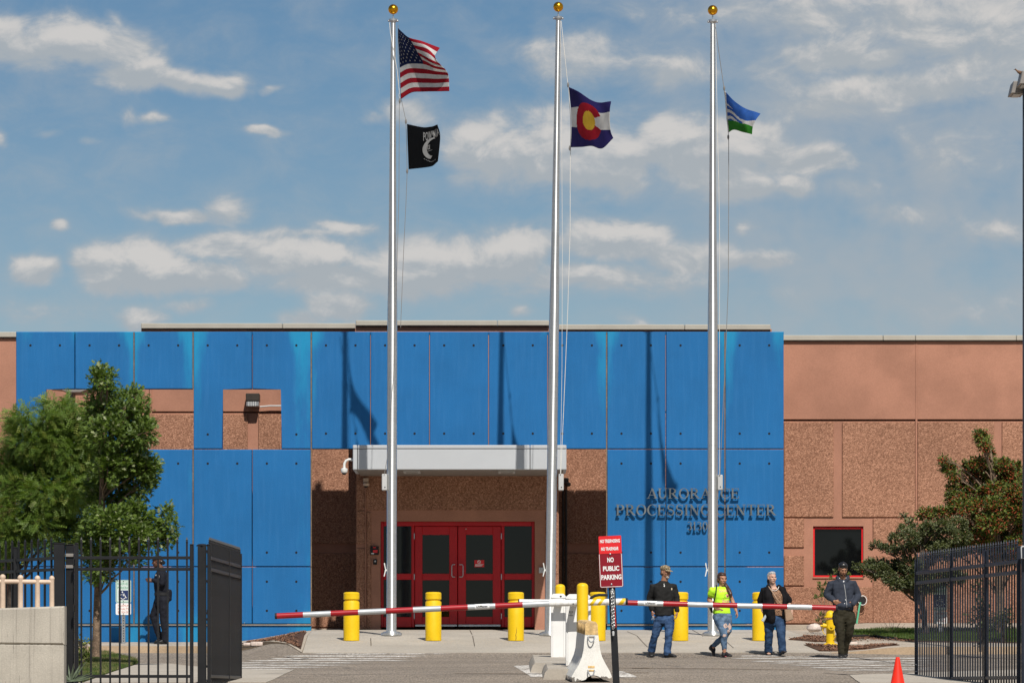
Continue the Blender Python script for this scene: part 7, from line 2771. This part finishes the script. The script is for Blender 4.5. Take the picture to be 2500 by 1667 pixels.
# --- 3: woman in the black cardigan
d = 84.7
k = .1531/S(d)
p3 = Person('person with grey hair in a black cardigan and leopard top carrying a water bottle', 1180, d, 1603, k, ref=1460)
p3.start(1710+1180*.1531, GD(1890, d)+.004)
Q = p3
SK3 = skin_mat('skin_pale', (.56, .345, .26))
hc = Q(1140, 225, .03)
yw, ty = R(22), R(14)
mb = MB()
r_, f_, u_, at, rot = head(mb, hc, yw, R(-3), .98, 1.06)
lmb(mb, [Q(1160, 390), Q(1150, 330, .01), hc+Vector((0, 0, -.03))], [.066, .058, .052])
trunk(mb, [(Q(1200, 850), .15, .11), (Q(1195, 740), .15, .12), (Q(1190, 600), .145, .115), (Q(1180, 480), .13, .105), (Q(1175, 410), .105, .09), (Q(1165, 365), .06, .055)], ty)
Ls, Le, Lw = Q(1018, 428, .0), Q(972, 610, -.04), Q(992, 755, .05)
Rs, Re, Rw = Q(1308, 418, -.02), Q(1392, 590, -.05), Q(1455, 740, .03)
lmb(mb, [Ls.lerp(Le, .2), Le], [.038, .036]); lmb(mb, [Le, Le.lerp(Lw, .35), Lw], [.042, .042, .027])
lmb(mb, [Rs.lerp(Re, .2), Re], [.038, .036]); lmb(mb, [Re, Re.lerp(Rw, .35), Rw], [.040, .038, .026])
hand(mb, Lw+Vector((.004, 0, -.006)), (.35, -.25, -1), (.85, -.2, .35), (.3, -1, .1), .95, .95)
hand(mb, Rw+Vector((.0, 0, -.008)), (.10, -.2, -1), (-1, .2, 0), (-.1, -1, 0), .5, .95)
lmb(mb, [Q(1100, 900, .0), Q(1095, 1130, -.04), Q(1090, 1400, -.14)], [.06, .040, .034])
lmb(mb, [Q(1265, 900, .0), Q(1280, 1130, .12), Q(1292, 1390, .16)], [.06, .040, .034])
solid('body', mb, SK3, Q.o, .0062, 3)
GRH = pm('hair_grey', (.36, .35, .34), .55, 0, .35, 40, .3, 160, spec=.4)
face(Q.o, at, rot, .98, EYE_M, None, None, pm('brow_brown', (.22, .15, .11), .8), pm('lip_pink', (.40, .16, .13), .45), False)
mb = MB()
mb.ball(at(0, -.026, .042), .98, (.081, .088, .083), 18, rot)
mb.ball(at(0, .014, .083), .98, (.068, .062, .040), 14, rot)
solid('hair', mb, GRH, Q.o, .007, 2, (.005, 30, 8), seed=5)
mb = MB(); lmb(mb, [at(-.02, -.085, -.0), at(-.045, -.075, -.06), at(-.05, -.06, -.13)], [.030, .028, .014]); solid('hair_tail', mb, pm('hair_dark', (.03, .025, .022), .5, 0, .3, 40), Q.o, .007, 2)
LEO = pm('leopard_cloth', (.30, .17, .10), .7, 0, .1, 8, .08, 120, spec=.2)
t, b, kk = parts_of(LEO)
o_ = t.nodes.new('ShaderNodeTexCoord').outputs['Object']
n_ = nz(t, o_, 22, 3, .6)
v_ = t.nodes.new('ShaderNodeTexVoronoi')
v_.inputs['Scale'].default_value = 44
t.links.new(vmt(t, 'ADD', o_, vmt(t, 'MULTIPLY', n_.outputs['Color'], (.02, .02, .02))), v_.inputs['Vector'])
kk = mixc(t, mapped(t, v_.outputs['Distance'], .42, .34), kk, (.035, .018, .012))
kk = mixc(t, mapped(t, v_.outputs['Distance'], .18, .12), kk, (.30, .16, .09))
t.links.new(kk, b.inputs['Base Color'])
mb = MB()
trunk(mb, [(Q(1235, 830), .150, .135), (Q(1228, 740), .150, .150), (Q(1220, 620), .150, .152), (Q(1210, 520), .155, .160), (Q(1195, 450), .150, .140), (Q(1185, 420), .130, .112), (Q(1180, 400), .110, .09)], ty)
solid('top', mb, LEO, Q.o, .0082, 3, (.008, 8, 9), seed=12)
CARD = pm('black_cardigan', (.009, .008, .009), .85, 0, .25, 9, .2, 140, .3, 130, spec=.15)
mb = MB()
# cardigan: back and sides of the torso, left panel in front, right edge, wide short sleeves
trunk(mb, [(Q(1185, 895, -.045), .180, .10), (Q(1182, 800, -.045), .180, .115), (Q(1180, 640, -.045), .182, .118), (Q(1176, 500, -.04), .188, .118), (Q(1168, 420, -.03), .175, .10), (Q(1166, 372, -.02), .115, .07), (Q(1162, 345, -.02), .08, .055)], ty)
for pts, w in (([(1080, 360, .05), (1075, 430, .11), (1085, 540, .14), (1095, 680, .15), (1110, 800, .14), (1125, 888, .12)], (.045, .075, .085, .090, .090, .085)), ([(1085, 370, .05), (1035, 450, .07), (1040, 600, .09), (1050, 760, .09), (1055, 880, .08)], (.04, .06, .07, .075, .07)),
               ([(1245, 360, .03), (1300, 430, .06), (1325, 540, .085), (1325, 680, .09), (1312, 800, .08), (1305, 880, .06)], (.040, .055, .060, .055, .052, .045))):
    lmb(mb, [Q(*q_) for q_ in pts], list(w), 12)
lmb(mb, [Q(1095, 405, .0), Ls, Ls.lerp(Le, .6), Le+Vector((-.004, 0, .012))], [.066, .078, .080, .080])
lmb(mb, [Q(1235, 400, -.01), Rs, Rs.lerp(Re, .6), Re+Vector((.010, 0, .0))], [.064, .074, .078, .082])
solid('cardigan', mb, CARD, Q.o, .0085, 3, (.010, 8, 8), seed=14)
mb = MB()
c = Q(1185, 405, .108)
pts = [Q(x, y, dep) for x, y, dep in ((1105, 385, .12), (1130, 415, .135), (1170, 432, .15), (1205, 425, .15), (1235, 395, .12), (1245, 365, .09))]
mb.tube(pts, .0045, 6); mb.build('neckline', M['white_plain'], Q.o)
DEN3 = denim_mat('denim_dark', (.014, .036, .085), (.040, .080, .16))
mb = MB()
trunk(mb, [(Q(1188, 985), .14, .12), (Q(1188, 930), .170, .135), (Q(1190, 870), .172, .135), (Q(1190, 820), .165, .13)], ty)
lmb(mb, [Q(1098, 900, .0), Q(1098, 1010, -.02), Q(1092, 1130, -.04), Q(1088, 1270, -.10), Q(1092, 1385, -.14)], [.108, .098, .080, .076, .078])
lmb(mb, [Q(1268, 900, .0), Q(1276, 1010, .08), Q(1282, 1130, .12), Q(1290, 1270, .15), Q(1294, 1375, .16)], [.108, .098, .082, .078, .080])
solid('jeans', mb, DEN3, Q.o, .0085, 3, (.010, 8, 12), seed=16)
zf = Q.Z0+.002
mb = MB(); shoe(mb, (Q(1268, 0).x, d-.10, zf), (Q(1345, 0).x, d-.30, zf+.06), .048, .075); solid('shoe', mb, pm('dark_blue_shoe', (.022, .022, .032), .6, 0, .2, 20), Q.o, .007, 2)
mb = MB(); shoe(mb, (Q(1085, 0).x, d+.18, zf), (Q(1095, 0).x, d-.02, zf), .046, .022); solid('sandal', mb, SHB, Q.o, .006, 1)
mb = MB(); shoe(mb, (Q(1086, 0).x, d+.17, zf+.02), (Q(1095, 0).x, d-.01, zf+.018), .038, .045); solid('foot', mb, SK3, Q.o, .006, 2)
mb = MB(); mb.tube([(Q(1052, 0).x, d+.05, zf+.02), (Q(1075, 0).x, d+.03, zf+.062), (Q(1110, 0).x, d+.03, zf+.06), (Q(1136, 0).x, d+.05, zf+.02)], .009, 6); mb.build('sandal_strap', SHB, Q.o)
wb = thing('water_bottle', 'clear plastic water bottle held by the woman in the black cardigan', 'bottle', Q(1030, 850, .13))
BOT = pm('bottle_plastic', (.42, .46, .50), .12, 0, .2, 20, spec=.7)
a_, b_ = Q(984, 918, .13), Q(1078, 775, .13)
ax = (b_-a_)
mb = MB(); mb.tube([a_, a_+ax*.03, a_+ax*.30, a_+ax*.36, a_+ax*.42, a_+ax*.72, a_+ax*.86, a_+ax*.90], [.026, .031, .031, .028, .031, .031, .014, .013], 16); mb.build('bottle', BOT, wb)
mb = MB(); mb.tube([a_+ax*.90, b_], [.016, .016], 12); mb.build('cap', M['white_plain'], wb)
hb = thing('handbag', 'tan handbag on a long strap across the woman in the black cardigan', 'bag', Q(1400, 850, .12))
TAN = pm('tan_leather', (.36, .235, .15), .5, 0, .1, 12, .05, 80)
mb = MB(); mb.prism([(Q(x, 0).x, Q(0, y).z) for x, y in ((1330, 715), (1420, 708), (1476, 870), (1466, 895), (1362, 925), (1348, 905))], d-.20, d-.07, .014); mb.build('pouch', TAN, hb)
mb = MB(); mb.box(Q(1352, 0).x, Q(1364, 0).x, d-.208, d-.196, Q(0, 785).z, Q(0, 735).z, .003, Matrix.Rotation(R(12), 3, 'Y')); mb.build('clasp', TAN, hb)
mb = MB(); mb.tube([Q(1062, 350, .0), Q(1078, 362, .09), Q(1105, 400, .17), Q(1150, 470, .205), Q(1205, 560, .215), Q(1270, 640, .21), Q(1325, 705, .17), Q(1340, 722, .13)], .012, 8); mb.build('strap', TAN, hb)

# --- 4: man in the grey hoodie
d = 83.6
k = .1723/S(d)
p4 = Person('person in a dark grey hoodie looking down with both hands in the pockets', 560, d, 1606, k, ref=1490)
p4.start(1960+560*.1723, GD(2056, d)+.004)
Q = p4
hc = Q(565, 238, .06)
yw, ty = R(10), R(6)
mb = MB()
r_, f_, u_, at, rot = head(mb, hc, yw, R(20), 1.02, 1.0)
lmb(mb, [Q(562, 430, -.02), Q(562, 365, .0), hc+Vector((0, .02, -.03))], [.07, .058, .055])
trunk(mb, [(Q(575, 850), .15, .105), (Q(570, 740), .155, .11), (Q(565, 600), .16, .115), (Q(562, 480), .15, .09), (Q(560, 425), .10, .07), (Q(560, 385), .055, .05)], ty)
Ls, Le, Lw = Q(398, 440, .0), Q(345, 600, -.04), Q(432, 690, .13)
Rs, Re, Rw = Q(712, 432, -.01), Q(782, 600, -.04), Q(722, 715, .13)
lmb(mb, [Ls.lerp(Le, .2), Le], [.038, .036]); lmb(mb, [Le, Lw], [.042, .028])
lmb(mb, [Rs.lerp(Re, .2), Re], [.038, .036]); lmb(mb, [Re, Rw], [.042, .028])
hand(mb, Lw+Vector((.004, 0, 0)), (.92, -.15, -.38), (.1, 1, -.1), (.4, -.35, .85), .3, 1.0)
hand(mb, Rw, (-.85, -.1, -.5), (-.1, 1, -.1), (-.5, -.2, .85), .3, 1.0)
lmb(mb, [Q(500, 880), Q(520, 1130, .14), Q(532, 1420, .16)], [.06, .040, .034])
lmb(mb, [Q(655, 880), Q(645, 1130, .02), Q(604, 1400, -.16)], [.06, .040, .034])
SK4 = skin_mat('skin_brown', (.34, .165, .095))
solid('body', mb, SK4, Q.o, .0065, 3)
HB = pm('hair_black', (.009, .008, .009), .4, 0, .3, 40, .3, 160, spec=.6)
face(Q.o, at, rot, 1.02, EYE_M, None, None, HB, pm('lip_dark', (.27, .10, .075), .5), False)
mb = MB()
mb.ball(at(0, .034, -.080), 1.02, (.050, .045, .032), 14, rot)
mb.ball(at(0, .084, -.049), 1.02, (.024, .009, .005), 8, rot)
for s_ in (-1, 1):
    lmb(mb, [at(s_*.066, .004, -.03), at(s_*.058, .026, -.075)], [.010, .014], 8)
solid('beard', mb, pm('short_beard', (.035, .022, .016), .8, 0, .3, 60), Q.o, .006, 1)
mb = MB()
mb.ball(at(0, -.014, .062), 1.02, (.084, .096, .072), 18, rot)
mb.ball(at(0, .030, .095), 1.02, (.070, .058, .038), 14, rot)
mb.ball(at(.02, .045, .082), 1.02, (.055, .040, .026), 12, rot)
mb.ball(at(0, -.045, .01), 1.02, (.076, .058, .06), 14, rot)
solid('hair', mb, HB, Q.o, .007, 1, (.009, 26, 16), seed=4)
HOOD = pm('grey_hoodie', (.034, .040, .056), .85, 0, .18, 9, .16, 140, .3, 130, spec=.2)
mb = MB()
trunk(mb, [(Q(575, 815), .178, .130), (Q(574, 780), .190, .145), (Q(570, 700), .192, .150), (Q(566, 600), .190, .145), (Q(563, 500), .200, .140), (Q(561, 440), .208, .120), (Q(561, 400), .165, .10), (Q(562, 372), .105, .085)], ty)
lmb(mb, [Q(470, 430, .0), Ls, Ls.lerp(Le, .6), Le], [.064, .076, .072, .068]); lmb(mb, [Le, Le.lerp(Lw, .5), Le.lerp(Lw, .86)], [.068, .060, .048])
lmb(mb, [Q(640, 425, -.01), Rs, Rs.lerp(Re, .6), Re], [.064, .076, .072, .068]); lmb(mb, [Re, Re.lerp(Rw, .5), Rw+Vector((-.02, -.01, -.01))], [.068, .062, .055])
# hood lying round the neck and the front pouch
lmb(mb, [Q(505, 350, -.06), Q(488, 345, .0), Q(510, 390, .075), Q(560, 440, .11)], [.036, .036, .034, .018], 10)
lmb(mb, [Q(615, 345, -.06), Q(640, 345, .0), Q(622, 390, .075), Q(572, 440, .11)], [.036, .036, .034, .018], 10)
lmb(mb, [Q(505, 350, -.07), Q(562, 350, -.10), Q(620, 348, -.07)], [.045, .05, .045], 10)
lmb(mb, [Q(500, 745, .115), Q(570, 760, .135), Q(660, 745, .125)], [.050, .052, .050], 10)
hoodie4 = solid('hoodie', mb, HOOD, Q.o, .0085, 3, (.013, 7, 8), seed=21)
mb = MB(); mb.ball(stick(hoodie4, Q(574, 412), Vector((0, -1, 0)), -.004), 1, (11*k, .010, 17*k), 8); mb.build('undershirt', M['white_plain'], Q.o)
mb = MB(); mb.tube([stick(hoodie4, Q(x, y), Vector((0, -1, 0)), .001) for x, y in ((577, 445), (584, 480), (590, 520), (597, 570), (603, 620), (608, 660), (612, 700), (613, 735), (614, 770))], .0042, 6); mb.build('zip', M['plastic_grey'], Q.o)
for x, y in ((518, 362), (610, 358), (596, 668), (584, 720)):
    mb = MB(); mb.ball(stick(hoodie4, Q(x, y), Vector((0, -1, 0)), .002), 1, (6*k, .005, 9*k), 8); mb.build('cord_end', M['white_plain'], Q.o)
mb = MB(); mb.rings([[Lw+Vector((-.02, 0, .008))+Vector((.25*math.sin(a)*.033, math.cos(a)*.034, math.sin(a)*.034)) + Vector((dx, 0, 0)) for a in [2*math.pi*i/14 for i in range(14)]] for dx in (-.006, .008)], cap=False); mb.build('wristband', M['rubber'], Q.o)
OLV = pm('olive_trousers', (.026, .022, .012), .8, 0, .22, 8, .15, 140, .3, 120, spec=.2)
mb = MB()
trunk(mb, [(Q(578, 985), .15, .12), (Q(578, 930), .182, .14), (Q(577, 870), .182, .138), (Q(576, 805), .168, .125)], ty)
lmb(mb, [Q(500, 890, .0), Q(508, 1000, .09), Q(522, 1130, .14), Q(528, 1260, .15), Q(532, 1390, .16), Q(532, 1430, .16)], [.112, .104, .084, .070, .060, .062])
lmb(mb, [Q(660, 890, .0), Q(665, 1000, .03), Q(650, 1130, .02), Q(628, 1260, -.08), Q(606, 1380, -.15), Q(604, 1410, -.16)], [.112, .104, .082, .068, .058, .060])
solid('trousers', mb, OLV, Q.o, .0085, 3, (.013, 8, 12), seed=23)
zf = Q.Z0+.002
mb = MB(); shoe(mb, (Q(533, 0).x, d-.06, zf), (Q(524, 0).x, d-.32, zf), .052, .095); solid('shoe', mb, SHB, Q.o, .007, 2)
mb = MB(); shoe(mb, (Q(604, 0).x, d+.27, Q(0, 1455).z), (Q(606, 0).x, d+.04, Q(0, 1478).z), .050, .09); solid('shoe', mb, SHB, Q.o, .007, 2)

# --- 5: guard in dark uniform by the left blue wall
d = 93.95
k = .1594/S(d)
p5 = Person('person in a dark guard uniform and cap walking left behind the pedestrian gate', 700, d, 1567, k, ref=1487)
p5.start(280+700*.1594, G(X_(391, d), d)+lo(X_(391, d), d)+.002)
Q = p5
SK5 = skin_mat('skin_dark', (.13, .058, .034))
hc = Q(655, 232)
yw, ty = R(-88), R(-80)
mb = MB()
r_, f_, u_, at, rot = head(mb, hc, yw, R(4), 1.05, 1.0)
lmb(mb, [Q(715, 370), Q(700, 310), hc+Vector((.02, 0, -.03))], [.07, .058, .055])
trunk(mb, [(Q(720, 800), .13, .12), (Q(708, 660), .13, .115), (Q(706, 520), .13, .10), (Q(712, 425), .10, .07), (Q(716, 370), .055, .055)], ty)
As, Ae, Aw = Q(735, 430, .17), Q(738, 565, .20), Q(590, 512, .16)
lmb(mb, [As.lerp(Ae, .2), Ae], [.038, .036]); lmb(mb, [Ae, Aw], [.042, .03])
Bs, Be, Bw = Q(725, 430, -.17), Q(720, 565, -.18), Q(585, 520, -.10)
lmb(mb, [Bs.lerp(Be, .2), Be], [.038, .036]); lmb(mb, [Be, Bw], [.042, .03])
hand(mb, Aw+Vector((-.004, 0, .0)), (-1, -.1, .05), (0, 1, -.2), (-.3, .3, 1), .55)
hand(mb, Bw+Vector((-.004, 0, .0)), (-1, .1, .1), (0, -1, -.2), (-.3, -.3, 1), .55)
lmb(mb, [Q(745, 800, .09), Q(760, 1080, .10), Q(775, 1410, .10)], [.06, .040, .034])
lmb(mb, [Q(680, 810, -.09), Q(585, 1060, -.09), Q(685, 1390, -.08)], [.06, .040, .034])
solid('body', mb, SK5, Q.o, .0068, 3)
face(Q.o, at, rot, 1.05, EYE_M, None, None, HB, pm('lip_deep', (.12, .04, .03), .5))
mb = MB()
mb.ball(at(0, -.075, -.006), 1.05, (.072, .060, .052), 14, rot)
mb.ball(at(0, -.115, -.022), 1.05, (.045, .040, .040), 12, rot)
solid('hair', mb, HB, Q.o, .007, 1)
UNI = pm('navy_uniform', (.010, .011, .017), .8, 0, .2, 9, .15, 140, .2, 130, spec=.2)
mb = MB()
mb.ball(at(0, -.010, .066), 1.05, (.088, .108, .058), 18, rot)
rs = []
for bb, ww in ((.060, .070), (.095, .066), (.125, .05)):
    rs.append([at(math.cos(a)*ww, bb, .046-(bb-.06)*.25+math.sin(a)*.006) for a in [2*math.pi*i/12 for i in range(12)]])
mb.rings(rs)
solid('cap', mb, UNI, Q.o, .0065, 2)
mb = MB()
trunk(mb, [(Q(722, 770), .150, .135), (Q(716, 700), .148, .138), (Q(708, 600), .158, .142), (Q(706, 500), .172, .145), (Q(712, 430), .178, .128), (Q(716, 385), .125, .10), (Q(712, 335), .072, .066)], ty)
lmb(mb, [Q(732, 440, .12), As, As.lerp(Ae, .6), Ae], [.066, .074, .068, .062]); lmb(mb, [Ae, Ae.lerp(Aw, .5), Aw+Vector((.012, 0, 0))], [.062, .052, .042])
lmb(mb, [Q(724, 440, -.12), Bs, Bs.lerp(Be, .6), Be], [.066, .074, .068, .062]); lmb(mb, [Be, Be.lerp(Bw, .5), Bw+Vector((.012, 0, 0))], [.062, .052, .042])
jacket5 = solid('jacket', mb, UNI, Q.o, .009, 3, (.010, 8, 9), seed=31)
mb = MB()
mb.ball(stick(jacket5, Q(692, 462), Vector((0, -1, 0)), -.004), 1, (17*k, .012, 30*k), 12, Matrix.Rotation(R(-20), 3, 'Y')); mb.build('shoulder_patch', pm('patch_pale', (.46, .40, .38), .7), Q.o)
mb = MB(); mb.ball(stick(jacket5, Q(640, 440), Vector((0, -1, 0)), -.002), 1, (9*k, .012, 16*k), 10); mb.build('badge', M['plastic_grey'], Q.o)
mb = MB()
trunk(mb, [(Q(728, 900), .13, .12), (Q(728, 840), .158, .145), (Q(726, 780), .160, .148), (Q(722, 715), .152, .140)], ty)
lmb(mb, [Q(748, 820, .09), Q(752, 950, .10), Q(760, 1090, .10), Q(772, 1250, .10), Q(776, 1400, .10), Q(776, 1430, .10)], [.108, .102, .086, .076, .070, .072])
lmb(mb, [Q(680, 815, -.09), Q(640, 930, -.09), Q(590, 1060, -.09), Q(628, 1200, -.085), Q(680, 1370, -.08)], [.106, .098, .082, .072, .066])
lmb(mb, [Q(835, 690, .02), Q(838, 800, .02)], [.06, .055])
solid('trousers', mb, UNI, Q.o, .009, 3, (.011, 8, 12), seed=33)
mb = MB(); trunk(mb, [(Q(722, 745), .164, .154), (Q(722, 700), .164, .154)], ty); mb.build('belt', M['rubber'], Q.o)
zf = Q.Z0+.002
mb = MB(); shoe(mb, (Q(812, 0).x, d-.10, zf), (Q(648, 0).x, d-.12, zf), .050, .105); solid('shoe', mb, SHB, Q.o, .0075, 2)
mb = MB(); shoe(mb, (Q(735, 0).x, d+.08, zf+.05), (Q(600, 0).x, d+.08, zf), .050, .10); solid('shoe', mb, SHB, Q.o, .0075, 2)
